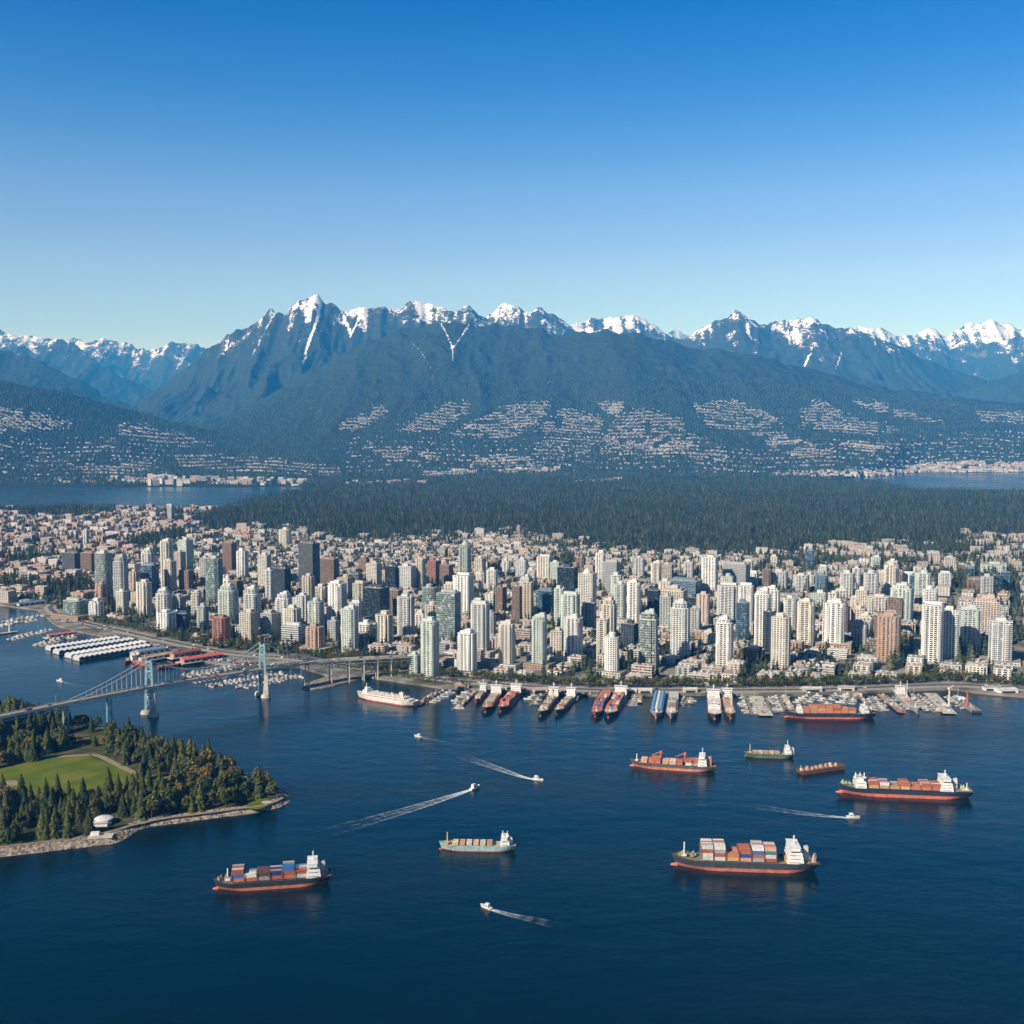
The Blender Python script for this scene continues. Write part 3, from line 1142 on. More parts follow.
# ================================================================== CITY
def ribbon(name, pix, width, z, mat, label, kind='structure', world_pts=None):
    pts = world_pts or [G(px, py, 3) for px, py in pix]
    P = [Vector((x, y, 0)) for x, y in pts]
    # round the corners
    for _ in range(2):
        Q = [P[0]]
        for i in range(len(P) - 1):
            Q += [P[i] * .75 + P[i + 1] * .25, P[i] * .25 + P[i + 1] * .75]
        P = Q + [P[-1]]
    b = MB()
    vs, fs = [], []
    for i, p in enumerate(P):
        d = (P[min(i + 1, len(P) - 1)] - P[max(i - 1, 0)])
        d.normalize()
        nrm = Vector((-d.y, d.x, 0))
        for s in (-.5, .5):
            q = p + nrm * width * s
            vs.append((q.x, q.y, z))
    for i in range(len(P) - 1):
        fs.append((2 * i + 1, 2 * i, 2 * i + 2, 2 * i + 3))
    b.add(vs, fs)
    o = b.build(name, mat)
    tag(o, label, kind=kind)
    return P


WATERFRONT = [(1300, 694), (1024, 690), (960, 684), (850, 689), (780, 690.5), (700, 690.5), (600, 691), (520, 686), (440, 680), (395, 672), (350, 667), (300, 659), (240, 655), (200, 648), (165, 641), (120, 631), (80, 622), (55, 614), (48, 606), (70, 598), (90, 592)]
ribbon('promenade', WATERFRONT, 24, 3.05, M['pavement'], 'pale paved promenade along the quay')
wf_pts = ribbon('road', [(p[0], p[1] - 0.6) for p in WATERFRONT], 9, 3.15, M['asphalt'], 'asphalt waterfront road')
lb = MB()
for i in range(0, len(wf_pts) - 1):
    a, c = wf_pts[i], wf_pts[i + 1]
    n_ = max(1, int((c - a).length / 12))
    for k in range(n_):
        p = a.lerp(c, (k + .3) / n_)
        d = (c - a).normalized()
        q = p + d * 4
        w2 = Vector((-d.y, d.x, 0)) * 0.15
        lb.add([(p.x + w2.x, p.y + w2.y, 3.17), (p.x - w2.x, p.y - w2.y, 3.17), (q.x - w2.x, q.y - w2.y, 3.17), (q.x + w2.x, q.y + w2.y, 3.17)], [(0, 1, 2, 3)])
tag(lb.build('road_markings', M['white_paint']), 'white dashed lane line of the waterfront road', kind='structure')
ribbon('avenue', [(300, 659), (262, 648), (226, 640), (190, 632), (150, 624), (110, 612)], 14, 3.12, M['asphalt'], 'avenue along the planted strip')

# ---------------------------------------------------------------- palette
PAL = {
    'white': (0.72, 0.71, 0.68), 'cream': (0.62, 0.585, 0.51), 'beige': (0.47, 0.41, 0.34), 'sand': (0.56, 0.51, 0.43),
    'pale teal': (0.52, 0.57, 0.53), 'grey': (0.41, 0.42, 0.41), 'dark grey': (0.11, 0.12, 0.13), 'brown': (0.24, 0.165, 0.125),
    'terracotta': (0.43, 0.29, 0.215), 'brick red': (0.33, 0.15, 0.11), 'pink': (0.55, 0.44, 0.38), 'pale grey': (0.58, 0.585, 0.57),
    'teal glass': (0.38, 0.44, 0.42), 'dark glass': (0.055, 0.075, 0.09), 'blue glass': (0.15, 0.22, 0.28),
}
GLZ = {'teal glass': (0.07, 0.095, 0.09), 'pale teal': (0.07, 0.088, 0.082), 'dark glass': (0.012, 0.02, 0.03), 'blue glass': (0.025, 0.05, 0.075)}


def plan(shape, w, d, rd):
    w2, d2 = w / 2, d / 2
    if shape == 'rect':
        return [(-w2, -d2), (w2, -d2), (w2, d2), (-w2, d2)]
    if shape == 'chamfer':
        c = min(w, d) * 0.2
        return [(-w2 + c, -d2), (w2 - c, -d2), (w2, -d2 + c), (w2, d2 - c), (w2 - c, d2), (-w2 + c, d2), (-w2, d2 - c), (-w2, -d2 + c)]
    if shape == 'notch':
        c = min(w, d) * 0.17
        return [(-w2 + c, -d2), (w2 - c, -d2), (w2 - c, -d2 + c), (w2, -d2 + c), (w2, d2 - c), (w2 - c, d2 - c), (w2 - c, d2), (-w2 + c, d2), (-w2 + c, d2 - c), (-w2, d2 - c), (-w2, -d2 + c), (-w2 + c, -d2 + c)]
    if shape == 'round':
        return [(w2 * math.cos(2 * PI * i / 16), d2 * math.sin(2 * PI * i / 16)) for i in range(16)]
    if shape == 'bay':
        k, c = w * 0.22, min(w, d) * 0.12
        return [(-w2, -d2 + c), (-k, -d2 + c), (-k, -d2), (k, -d2), (k, -d2 + c), (w2, -d2 + c), (w2, d2 - c), (k, d2 - c), (k, d2), (-k, d2), (-k, d2 - c), (-w2, d2 - c)]
    if shape == 'bow':  # curved front
        f = [(-w2 * math.cos(PI * i / 8), -d2 * 0.55 - d2 * 0.45 * math.sin(PI * i / 8)) for i in range(9)]
        return f + [(w2, d2), (-w2, d2)]
    return plan('rect', w, d, rd)


def inset(pts, k):
    """shrink towards the middle by about k metres on every side"""
    mx_ = max(abs(p[0]) for p in pts)
    my_ = max(abs(p[1]) for p in pts)
    return [(p[0] * (1 - k / mx_), p[1] * (1 - k / my_)) for p in pts]


FACADES = {  # floor height, spandrel, pier width, pier spacing, projection
    'res': (2.95, 0.9, 1.45, 6.4, 0.95), 'grid': (3.0, 1.15, 1.5, 4.4, 0.65), 'curtain': (3.5, 0.45, 0.22, 2.6, 0.18), 'fin': (3.4, 0.8, 0.95, 2.3, 0.55), 'band': (3.4, 1.6, 0.25, 6.0, 0.35), 'strip': (2.95, 0.8, 2.7, 6.4, 0.85),
}


def storeys(fr, gl, pts, z0, z1, style, rd):
    fh, spn, pw, psp, pj = FACADES[style]
    gl.prism(inset(pts, pj), z0, z1 - 0.2, bottom=False)
    nf = max(1, int(round((z1 - z0) / fh)))
    fh = (z1 - z0) / nf
    for k in range(nf + 1):
        za = z0 + k * fh - (spn * 0.3 if k else 0)
        zb2 = min(z0 + k * fh + spn * 0.7, z1 + 0.9)
        if k == nf:
            zb2 = z1 + 0.9
        fr.prism(pts, za, zb2, bottom=k > 0)
    n_ = len(pts)
    for i in range(n_):
        a, b = pts[i], pts[(i + 1) % n_]
        L = math.hypot(b[0] - a[0], b[1] - a[1])
        if L < 1.0:
            continue
        an = math.atan2(b[1] - a[1], b[0] - a[0])
        m_ = max(1, int(round(L / psp)))
        nx_, ny_ = math.sin(an), -math.cos(an)
        for j in range(m_):
            t = (j + (0.5 if style in ('res', 'strip') else 0.0)) / m_
            px, py = a[0] + (b[0] - a[0]) * t, a[1] + (b[1] - a[1]) * t
            if style != 'curtain' or True:
                fr.box(px - nx_ * (pj * .5 - .06), py - ny_ * (pj * .5 - .06), z0, pw, pj + 0.12, z1 - z0 + 0.55, an, bottom=False)


def scale_plan(pts, kx, ky, ox=0, oy=0):
    return [(p[0] * kx + ox, p[1] * ky + oy) for p in pts]


def tower_parts(root, w, d, h, shape, style, colour, rd, podium=0, step=None, top=None, alt=None):
    pts = plan(shape, w, d, rd)
    wall = PAL[colour]
    if podium:
        kf = rd.uniform(.93, 1.05)
        wall = tuple(c * kf for c in wall)
    glz = GLZ.get(colour, (0.040, 0.060, 0.072))
    fr, gl = MB(), MB()
    step = step if step is not None else rd.random() < 0.2
    h1 = h * rd.uniform(.88, .94) if step else h
    storeys(fr, gl, pts, 0, h1, style, rd)
    top_pts = pts
    if step:
        top_pts = scale_plan(pts, .78, .80)
        storeys(fr, gl, top_pts, h1 + 0.9, h, style, rd)
    fr.build('facade', M['concrete'], root, wall)
    gl.build('glazing', M['glazing'], root, glz)
    if style in ('res', 'strip') and h > 30:
        # two stacks of balconies with solid fronts
        for sx_ in (-1, 1):
            bb = MB()
            bx = sx_ * w * rd.uniform(.24, .34)
            yb = min(p[1] for p in pts) if shape not in ('notch',) else -d / 2
            for k in range(1, int(h1 / 2.9)):
                bb.box(bx, yb - .55, k * 2.9 - .1, 4.2, 1.5, 1.15)
            bb.build('balcony_stack', M['concrete'], root, tuple(min(.8, c * 1.1) for c in wall))
    rb = MB()
    rb.prism(inset(top_pts, 0.5), h + 0.91, h + 0.96)
    rf = rb.build('roof', M['roofing'], root, rd.choice([(.30, .29, .27), (.42, .40, .37), (.24, .24, .23), (.36, .33, .29)]))
    kind = top or rd.choice(['box', 'box', 'box', 'steps', 'round', 'slab'])
    pb = MB()
    px_, py_ = w * rd.uniform(-.08, .08), d * rd.uniform(-.05, .12)
    kx = .78 if step else 1
    if kind == 'box':
        pb.box(px_, py_, h + .96, w * .42 * kx, d * .45 * kx, rd.uniform(3.5, 6))
    elif kind == 'steps':
        pb.box(px_, py_, h + .96, w * .66 * kx, d * .62 * kx, 3.0)
        pb.box(px_ + w * .1, py_, h + 3.9, w * .34 * kx, d * .36 * kx, 2.6)
    elif kind == 'round':
        pb.cyl(px_, py_, h + .96, h + 6.2, min(w, d) * .3 * kx, n=14)
        pb.cyl(px_, py_, h + 6.2, h + 7.4, min(w, d) * .24 * kx, min(w, d) * .06, n=14)
    elif kind == 'dome':
        r0 = min(w, d) * .38 * kx
        for q in range(4):
            pb.cyl(0, 0, h + .96 + q * 2.2, h + .96 + (q + 1) * 2.2, r0 * math.cos(q * .36), r0 * math.cos((q + 1) * .36), n=16)
    elif kind == 'slab':
        pb.box(0, py_, h + .96, w * .78 * kx, d * .3 * kx, 4.2)
    pb.build('penthouse', M['concrete'], root, tuple(c * .92 for c in wall))
    for _ in range(3):
        vb = MB()
        ux, uy, us = rd.uniform(-.38, .38) * w * kx, rd.uniform(-.38, .38) * d * kx, rd.uniform(1.4, 3.2)
        vb.box(ux, uy, h + .965, us, us * .8, us * .6)
        vb.cyl(ux, uy, h + .96 + us * .6, h + .96 + us * .85, us * .3, n=6)
        vb.build('roof_unit', M['roofing'], rf, (.5, .5, .48))
    if podium:
        pf, pg, pr = MB(), MB(), MB()
        ppts = plan('rect', w * 1.75, d * 1.6, rd)
        ph = podium * 3.4
        storeys(pf, pg, ppts, 0, ph, 'grid', rd)
        pcol = rd.choice([PAL['cream'], PAL['sand'], PAL['terracotta'], PAL['pale grey']])
        if colour in ('brick red', 'terracotta'):
            pcol = PAL['terracotta']
        po = pf.build('podium', M['concrete'], root, pcol)
        pg.build('podium_glazing', M['glazing'], po, (.05, .06, .065))
        pr.prism(inset(ppts, .5), ph + .905, ph + .95)
        pr.build('podium_roof', M['roofing'], po, rd.choice([(.16, .20, .10), (.4, .37, .32), (.3, .28, .25)]))
    return


# ---- towers read off the skyline: direction, top, foot, breadth seen, colour, facade, plan, roof, podium floors
TOW = [
    (100, 551, 601, 18, 'pale teal', 'curtain', 'bow', 'steps', 0), (118, 555, 605, 17, 'grey', 'grid', 'chamfer', 'steps', 0), (141, 580, 617, 18, 'cream', 'strip', 'notch', 'box', 0),
    (161, 588, 622, 19, 'cream', 'res', 'chamfer', 'steps', 0), (163, 610, 634, 20, 'white', 'strip', 'rect', 'box', 0), (165, 539, 592, 15, 'cream', 'res', 'notch', 'steps', 0),
    (184, 538, 572, 14, 'cream', 'grid', 'rect', 'box', 0), (168, 559, 594, 13, 'sand', 'strip', 'rect', 'box', 0), (212, 556, 606, 20, 'teal glass', 'curtain', 'chamfer', 'box', 0),
    (226, 584, 624, 24, 'pale teal', 'res', 'chamfer', 'steps', 0), (228, 541, 576, 14, 'brown', 'fin', 'rect', 'slab', 0), (250, 586, 634, 20, 'cream', 'res', 'chamfer', 'steps', 3),
    (241, 549, 581, 14, 'white', 'res', 'notch', 'box', 0), (218, 615, 644, 20, 'brick red', 'strip', 'chamfer', 'box', 1), (194, 590, 616, 12, 'cream', 'res', 'chamfer', 'box', 0),
    (184, 568, 593, 14, 'brown', 'grid', 'rect', 'box', 0), (70, 551, 572, 20, 'dark grey', 'fin', 'rect', 'slab', 0), (86, 551, 573, 15, 'brown', 'fin', 'rect', 'slab', 0),
    (71, 598, 619, 27, 'teal glass', 'curtain', 'bow', 'slab', 2), (93, 599, 620, 17, 'pale grey', 'strip', 'bay', 'box', 0), (98, 582, 603, 12, 'terracotta', 'strip', 'rect', 'box', 0),
    (170, 506, 520, 7, 'grey', 'grid', 'rect', 'box', 0), (146, 548, 588, 16, 'pale grey', 'res', 'notch', 'steps', 0), (147, 563, 596, 18, 'blue glass', 'curtain', 'rect', 'slab', 0),
    (178, 550, 580, 11, 'beige', 'grid', 'rect', 'box', 0), (203, 556, 590, 12, 'grey', 'grid', 'chamfer', 'box', 0), (200, 604, 628, 13, 'grey', 'res', 'rect', 'box', 0), (180, 611, 632, 14, 'dark glass', 'curtain', 'rect', 'slab', 0),
    (308, 541, 592, 21, 'dark grey', 'fin', 'rect', 'slab', 0), (328, 557, 586, 19, 'brown', 'fin', 'rect', 'slab', 0), (284, 528, 548, 13, 'cream', 'grid', 'notch', 'box', 0), (307, 574, 614, 15, 'beige', 'strip', 'notch', 'box', 0),
    (336, 581, 620, 22, 'white', 'strip', 'bay', 'steps', 0), (282, 592, 634, 20, 'cream', 'res', 'notch', 'steps', 0), (314, 599, 632, 20, 'pale teal', 'res', 'chamfer', 'round', 0), (313, 624, 653, 22, 'terracotta', 'strip', 'notch', 'box', 2),
    (348, 606, 651, 20, 'cream', 'grid', 'chamfer', 'steps', 0), (373, 561, 587, 15, 'cream', 'grid', 'rect', 'box', 0), (391, 564, 592, 14, 'dark glass', 'curtain', 'rect', 'slab', 0), (375, 585, 622, 27, 'dark glass', 'curtain', 'rect', 'slab', 0),
    (383, 612, 648, 21, 'sand', 'strip', 'notch', 'box', 0), (405, 594, 642, 20, 'cream', 'res', 'notch', 'box', 2), (395, 588, 616, 13, 'brown', 'grid', 'rect', 'box', 0), (406, 564, 592, 17, 'cream', 'grid', 'rect', 'box', 0),
    (420, 557, 591, 11, 'beige', 'strip', 'rect', 'box', 0), (433, 559, 585, 12, 'brick red', 'grid', 'rect', 'box', 0), (446, 563, 587, 13, 'brown', 'grid', 'rect', 'box', 0), (465, 543, 580, 15, 'teal glass', 'res', 'round', 'dome', 0),
    (463, 573, 620, 22, 'white', 'strip', 'rect', 'slab', 0), (429, 585, 620, 18, 'teal glass', 'curtain', 'bow', 'round', 0), (448, 590, 642, 25, 'teal glass', 'curtain', 'rect', 'slab', 0), (480, 601, 656, 22, 'pale grey', 'res', 'notch', 'slab', 2),
    (429, 618, 677, 22, 'pale teal', 'res', 'chamfer', 'steps', 0), (467, 630, 674, 23, 'white', 'res', 'notch', 'steps', 1), (413, 652, 674, 13, 'pale teal', 'res', 'rect', 'box', 0), (507, 621, 669, 19, 'cream', 'res', 'notch', 'steps', 2),
    (500, 585, 617, 13, 'brown', 'grid', 'rect', 'box', 0), (291, 623, 644, 24, 'pale grey', 'band', 'rect', 'slab', 0), (279, 566, 602, 20, 'dark glass', 'fin', 'rect', 'slab', 0), (263, 553, 590, 13, 'cream', 'grid', 'rect', 'box', 0),
    (268, 568, 606, 10, 'pale grey', 'res', 'rect', 'box', 0), (492, 568, 592, 12, 'white', 'res', 'rect', 'box', 0), (540, 614, 669, 19, 'pale teal', 'res', 'round', 'steps', 2), (517, 584, 627, 10, 'brown', 'fin', 'rect', 'box', 0),
    (528, 580, 620, 12, 'beige', 'strip', 'rect', 'box', 0), (545, 555, 580, 17, 'cream', 'strip', 'rect', 'slab', 0), (568, 565, 594, 21, 'dark glass', 'curtain', 'rect', 'box', 0), (546, 588, 616, 20, 'blue glass', 'curtain', 'rect', 'slab', 0),
    (560, 586, 627, 12, 'cream', 'res', 'notch', 'box', 0), (571, 592, 634, 22, 'pale teal', 'res', 'notch', 'slab', 0), (588, 571, 622, 18, 'cream', 'grid', 'rect', 'dome', 0), (574, 615, 661, 22, 'cream', 'strip', 'chamfer', 'steps', 0),
    (601, 551, 582, 12, 'white', 'res', 'round', 'box', 0), (612, 560, 594, 18, 'grey', 'fin', 'rect', 'slab', 0), (610, 598, 642, 18, 'sand', 'res', 'notch', 'steps', 0), (604, 616, 661, 15, 'sand', 'res', 'chamfer', 'round', 0),
    (613, 634, 677, 18, 'white', 'grid', 'round', 'round', 2), (650, 610, 671, 20, 'pale teal', 'curtain', 'bay', 'steps', 1), (621, 582, 622, 14, 'cream', 'res', 'chamfer', 'round', 0), (635, 580, 624, 15, 'white', 'res', 'notch', 'steps', 0),
    (657, 561, 590, 11, 'cream', 'res', 'notch', 'steps', 0), (682, 600, 660, 20, 'cream', 'grid', 'chamfer', 'steps', 0), (727, 616, 669, 19, 'white', 'res', 'chamfer', 'steps', 1), (711, 555, 595, 17, 'white', 'strip', 'rect', 'box', 0),
    (738, 562, 592, 27, 'grey', 'fin', 'rect', 'slab', 0), (705, 592, 630, 14, 'pink', 'strip', 'rect', 'box', 0), (730, 583, 622, 24, 'pale grey', 'res', 'notch', 'slab', 0), (675, 586, 614, 27, 'sand', 'grid', 'rect', 'steps', 0),
    (686, 578, 598, 36, 'blue glass', 'band', 'rect', 'slab', 0), (748, 583, 627, 16, 'white', 'res', 'rect', 'slab', 0), (765, 588, 648, 19, 'white', 'res', 'round', 'steps', 0), (631, 621, 647, 17, 'dark glass', 'grid', 'rect', 'box', 0),
    (558, 628, 652, 14, 'sand', 'grid', 'rect', 'box', 0), (711, 630, 650, 13, 'sand', 'grid', 'rect', 'steps', 0), (784, 614, 671, 20, 'cream', 'grid', 'chamfer', 'box', 0), (809, 599, 652, 19, 'cream', 'res', 'notch', 'steps', 0),
    (837, 600, 652, 22, 'white', 'strip', 'bay', 'steps', 4), (893, 613, 661, 24, 'terracotta', 'strip', 'chamfer', 'box', 0), (937, 602, 665, 23, 'white', 'res', 'round', 'slab', 1), (955, 607, 661, 17, 'white', 'res', 'bow', 'box', 0),
    (974, 606, 654, 24, 'pale teal', 'res', 'notch', 'steps', 0), (1006, 618, 664, 22, 'cream', 'res', 'bay', 'box', 1), (991, 595, 637, 24, 'pink', 'grid', 'rect', 'steps', 0), (934, 587, 617, 15, 'white', 'res', 'round', 'round', 0),
    (926, 571, 602, 16, 'pale teal', 'res', 'chamfer', 'round', 0), (894, 563, 597, 15, 'cream', 'strip', 'round', 'round', 0), (905, 583, 622, 23, 'cream', 'strip', 'bow', 'steps', 0), (874, 571, 600, 15, 'pale grey', 'res', 'chamfer', 'round', 0),
    (850, 571, 599, 15, 'pale grey', 'res', 'chamfer', 'box', 0), (882, 594, 620, 22, 'cream', 'res', 'bay', 'box', 0), (899, 595, 622, 14, 'brown', 'grid', 'rect', 'box', 0), (824, 573, 594, 15, 'blue glass', 'res', 'round', 'box', 0),
    (803, 573, 594, 16, 'pale grey', 'res', 'bay', 'box', 0), (781, 570, 590, 18, 'pale grey', 'res', 'bow', 'box', 0), (774, 586, 617, 18, 'white', 'res', 'notch', 'steps', 0), (771, 609, 652, 11, 'dark glass', 'res', 'rect', 'box', 0),
    (822, 591, 607, 16, 'cream', 'grid', 'rect', 'box', 0), (985, 577, 592, 28, 'brown', 'grid', 'rect', 'slab', 0), (996, 562, 577, 24, 'cream', 'grid', 'notch', 'box', 0), (519, 525, 536, 4, 'terracotta', 'grid', 'rect', 'box', 0),
    (84, 529, 548, 6, 'pale grey', 'res', 'rect', 'box', 0), (354, 572, 594, 14, 'dark grey', 'band', 'rect', 'slab', 0), (256, 609, 633, 13, 'pale grey', 'res', 'rect', 'box', 0), (332, 618, 640, 12, 'grey', 'grid', 'rect', 'box', 0),
    (590, 600, 630, 14, 'grey', 'res', 'rect', 'box', 0), (655, 588, 618, 13, 'dark glass', 'curtain', 'rect', 'slab', 0), (668, 594, 628, 13, 'grey', 'grid', 'rect', 'box', 0), (697, 606, 640, 12, 'grey', 'res', 'rect', 'box', 0),
    (793, 596, 628, 14, 'pale grey', 'res', 'chamfer', 'box', 0), (862, 606, 634, 14, 'sand', 'grid', 'rect', 'box', 0), (745, 600, 640, 14, 'blue glass', 'curtain', 'chamfer', 'box', 0), (522, 558, 580, 12, 'pale grey', 'grid', 'rect', 'box', 0),
    (480, 556, 582, 11, 'sand', 'grid', 'rect', 'box', 0), (640, 556, 580, 11, 'pale grey', 'res', 'rect', 'box', 0), (668, 563, 584, 12, 'beige', 'grid', 'rect', 'box', 0), (690, 560, 580, 11, 'pale grey', 'res', 'rect', 'box', 0),
]
ROW_NAMES = [(655, 'waterfront'), (640, 'second-row'), (620, 'third-row'), (600, 'fourth-row'), (585, 'fifth-row'), (0, 'rearmost')]
CITY_ROT = math.radians(-24)
tower_spec = []
foot = []  # occupied ground: x, y, radius


def tower_rot(px):
    return CITY_ROT + math.radians(random.choice([-6, -3, 0, 0, 3, 6]))


for k_, (px, pt, pb_, wp, colour, style, shape, top, pod) in enumerate(TOW):
    if colour == 'cream' and k_ % 5 in (1, 3):
        colour = 'pale grey' if k_ % 2 else 'pale teal'
    x, y = G(px, pb_, 3)
    rz = tower_rot(px)
    phi = math.atan2(x, y)
    a = abs(rz) - phi
    asp = 0.78 if style != 'fin' else 0.6
    ppm = FPX / y
    w = (wp / ppm) / (abs(math.cos(a)) + asp * abs(math.sin(a)))
    d = w * asp
    y += d * 0.5
    x = (px - 512) / FPX * y * 1.0
    x, _ = (x, 0)
    h = height_at(pt, y) - 3.0 - 4.5
    tower_spec.append(dict(px=px, py=pb_, x=x, y=y, w=w, d=d, h=max(h, 9), rz=rz, colour=colour, style=style, shape=shape, top=top, pod=pod))
    foot.append((x, y, max(w, d) * (0.62 if not pod else 1.0)))

# fillers: the mid-height towers packed between the tall ones
DOWNTOWN = [(92, 604), (105, 566), (160, 545), (250, 542), (470, 546), (620, 552), (760, 562), (1040, 578), (1040, 684), (850, 682), (600, 686), (520, 682), (440, 678), (390, 664), (340, 655), (280, 645), (230, 640), (160, 628)]
dt_pts = [G(px, py, 3) for px, py in DOWNTOWN]


def near_foot(x, y, r):
    return any((x - fx) ** 2 + (y - fy) ** 2 < (r + fr) ** 2 for fx, fy, fr in foot)


tries = 0
fill = 0
while fill < 85 and tries < 6000:
    tries += 1
    px, py = random.uniform(100, 1020), random.uniform(566, 650)
    x, y = G(px, py, 3)
    if not in_poly([x], [y], dt_pts)[0]:
        continue
    w = random.uniform(17, 25)
    if near_foot(x, y, w * .66):
        continue
    h = random.uniform(26, 52) if py > 590 else random.uniform(24, 46)
    colour = random.choices(['white', 'cream', 'sand', 'beige', 'pale teal', 'grey', 'pale grey', 'brown', 'blue glass', 'dark glass'], [3, 5, 3, 2, 2, 2, 3, 1.2, 1.2, 1.2])[0]
    style = 'curtain' if 'glass' in colour else random.choice(['res', 'grid', 'strip', 'grid'])
    tower_spec.append(dict(px=px, py=py, x=x, y=y, w=w, d=w * random.uniform(.7, .95), h=h, rz=tower_rot(px), colour=colour, style=style,
                           shape=random.choice(['rect', 'rect', 'chamfer', 'notch', 'bay']), top=None, pod=0))
    foot.append((x, y, w * .64))
    fill += 1

for t in tower_spec:
    t['row'] = next(nm for lim, nm in ROW_NAMES if t['py'] >= lim)
    t['kind'] = 'office' if t['style'] in ('curtain', 'fin', 'band') else 'apartment'
    t['size'] = 'tall' if t['h'] > 68 else ('midsize' if t['h'] > 42 else 'short')
groups = {}
for t in tower_spec:
    groups.setdefault((t['size'], t['colour'], t['row']), []).append(t)
TOPW = {'box': 'boxy rooftop', 'steps': 'stepped top', 'round': 'rounded rooftop', 'dome': 'domed top', 'slab': 'flat slab rooftop'}
for (size, col, row), ts in groups.items():
    ts.sort(key=lambda t: proj(t['x'], t['y'], 0)[0])
    for i, t in enumerate(ts):
        rd = random.Random(int(t['px'] * 31 + t['py'] * 7))
        kind = t['kind']
        body = '%s %s %s tower' % (size, col, row)
        cm = {'curtain': 'smooth glass front', 'fin': 'vertical ribs', 'band': 'banded windows', 'res': 'balconies', 'grid': 'window grid', 'strip': 'pale vertical strips'}[t['style']]
        if len(ts) == 1:
            t['label'] = 'only %s of the city, with %s' % (body, cm)
            t['short'] = body
        else:
            t['label'] = '%s %s from left, with %s' % (ordw(i), body, cm)
            t['short'] = '%s %s' % (ordw(i), body)
        root = thing(kind + '_tower', t['label'], kind + ' tower', (t['x'], t['y'], 3.0), t['rz'], 'towers of the city centre')
        tower_parts(root, t['w'], t['d'], t['h'], t['shape'], t['style'], t['colour'], rd, t['pod'], None if t['top'] is None else (t['top'] == 'steps' and rd.random() < .45), t['top'])

# ---------------------------------------------------------------- low blocks on the street grid
ca, sa_ = math.cos(CITY_ROT), math.sin(CITY_ROT)


def lots(poly, lot, per_u, per_v, street, rot):
    c, s = math.cos(rot), math.sin(rot)
    P = [(x * c + y * s, -x * s + y * c) for x, y in poly]
    u0, u1 = min(p[0] for p in P), max(p[0] for p in P)
    v0, v1 = min(p[1] for p in P), max(p[1] for p in P)
    out = []
    u = u0
    while u < u1:
        for i in range(per_u):
            v = v0
            while v < v1:
                for j in range(per_v):
                    uu = u + (i + .5) * lot
                    vv_ = v + (j + .5) * lot * .85
                    out.append((uu * c - vv_ * s, uu * s + vv_ * c))
                v += per_v * lot * .85 + street
        u += per_u * lot + street
    out = np.array(out)
    return out[in_poly(out[:, 0], out[:, 1], poly)]


QPIX = [(p[0], p[1]) for p in QUAY]
quay_w = [G(px, py, 0) for px, py in QUAY]
road_w = [G(px, py, 3) for px, py in WATERFRONT]


def seg_dist(x, y, line):
    best = 1e9
    for (ax, ay), (bx, by) in zip(line[:-1], line[1:]):
        dx, dy = bx - ax, by - ay
        t = max(0, min(1, ((x - ax) * dx + (y - ay) * dy) / (dx * dx + dy * dy + 1e-9)))
        best = min(best, math.hypot(x - ax - t * dx, y - ay - t * dy))
    return best


avenue_w = [G(px, py, 3) for px, py in [(300, 659), (262, 648), (226, 640), (190, 632), (150, 624), (110, 612)]]
GREENS = [  # planted grounds kept clear of houses
    [(45, 590), (52, 585), (90, 580), (92, 596), (60, 604)], [(115, 548), (150, 536), (185, 530), (190, 536), (150, 545)], [(-20, 512), (60, 508), (120, 510), (110, 514), (40, 516)],
    [(190, 519), (235, 507), (240, 523), (235, 532), (200, 528)], [(-20, 582), (40, 586), (44, 596), (-20, 592)], [(0, 558), (60, 556), (62, 560), (0, 564)], [(930, 575), (1000, 572), (1020, 580), (940, 584)],
    [(895, 550), (960, 545), (1000, 552), (930, 556)], [(955, 655), (985, 648), (1000, 660), (960, 668)], [(310, 530), (345, 527), (365, 533), (345, 540), (312, 534)],
    [(540, 563), (560, 560), (590, 562), (560, 566)], [(860, 625), (880, 618), (884, 640), (866, 640)], [(885, 660), (900, 655), (905, 668), (888, 672)],
]
green_w = [[G(px, py, 3) for px, py in g] for g in GREENS]


def free(x, y, r):
    if near_foot(x, y, r):
        return False
    if seg_dist(x, y, road_w) < 24 + r or seg_dist(x, y, avenue_w) < 12 + r:
        return False
    return not any(in_poly([x], [y], g)[0] for g in green_w)


CITY_ALL = [(-60, 600), (40, 604), (60, 612), (80, 620), (120, 629), (165, 639), (200, 646), (240, 652), (300, 655), (350, 662), (395, 668), (440, 678), (520, 684), (600, 688), (700, 688), (850, 686), (960, 680), (1060, 684),
            (1060, 541), (1024, 537), (965, 533), (950, 546), (830, 546), (760, 553), (660, 553), (600, 546), (520, 531), (430, 536), (345, 541), (310, 531), (240, 526), (233, 513), (240, 509), (120, 508.5), (-60, 510)]
all_w = [G(px, py, 3) for px, py in CITY_ALL]
mid_lots = lots(all_w, 33, 3, 2, 15, CITY_ROT)
lows = []
for x, y in mid_lots:
    if abs(x) > 0.5 * y:
        continue
    dt = in_poly([x], [y], dt_pts)[0]
    px, py = proj(x, y, 3)
    if y > 2500 and not dt:
        continue
    if not free(x, y, 13):
        continue
    r = random.random()
    if r < 0.06:
        continue
    fl = random.choice([2, 3, 3, 4, 4, 5, 6]) if dt else random.choice([2, 2, 3, 3, 4])
    lows.append((x, y, px, py, fl, dt))
lows.sort(key=lambda q: q[1])

# archetypes: each a flat-roofed block of its own outline, with facade, glazing, roof and roof plant
ARCH = {}


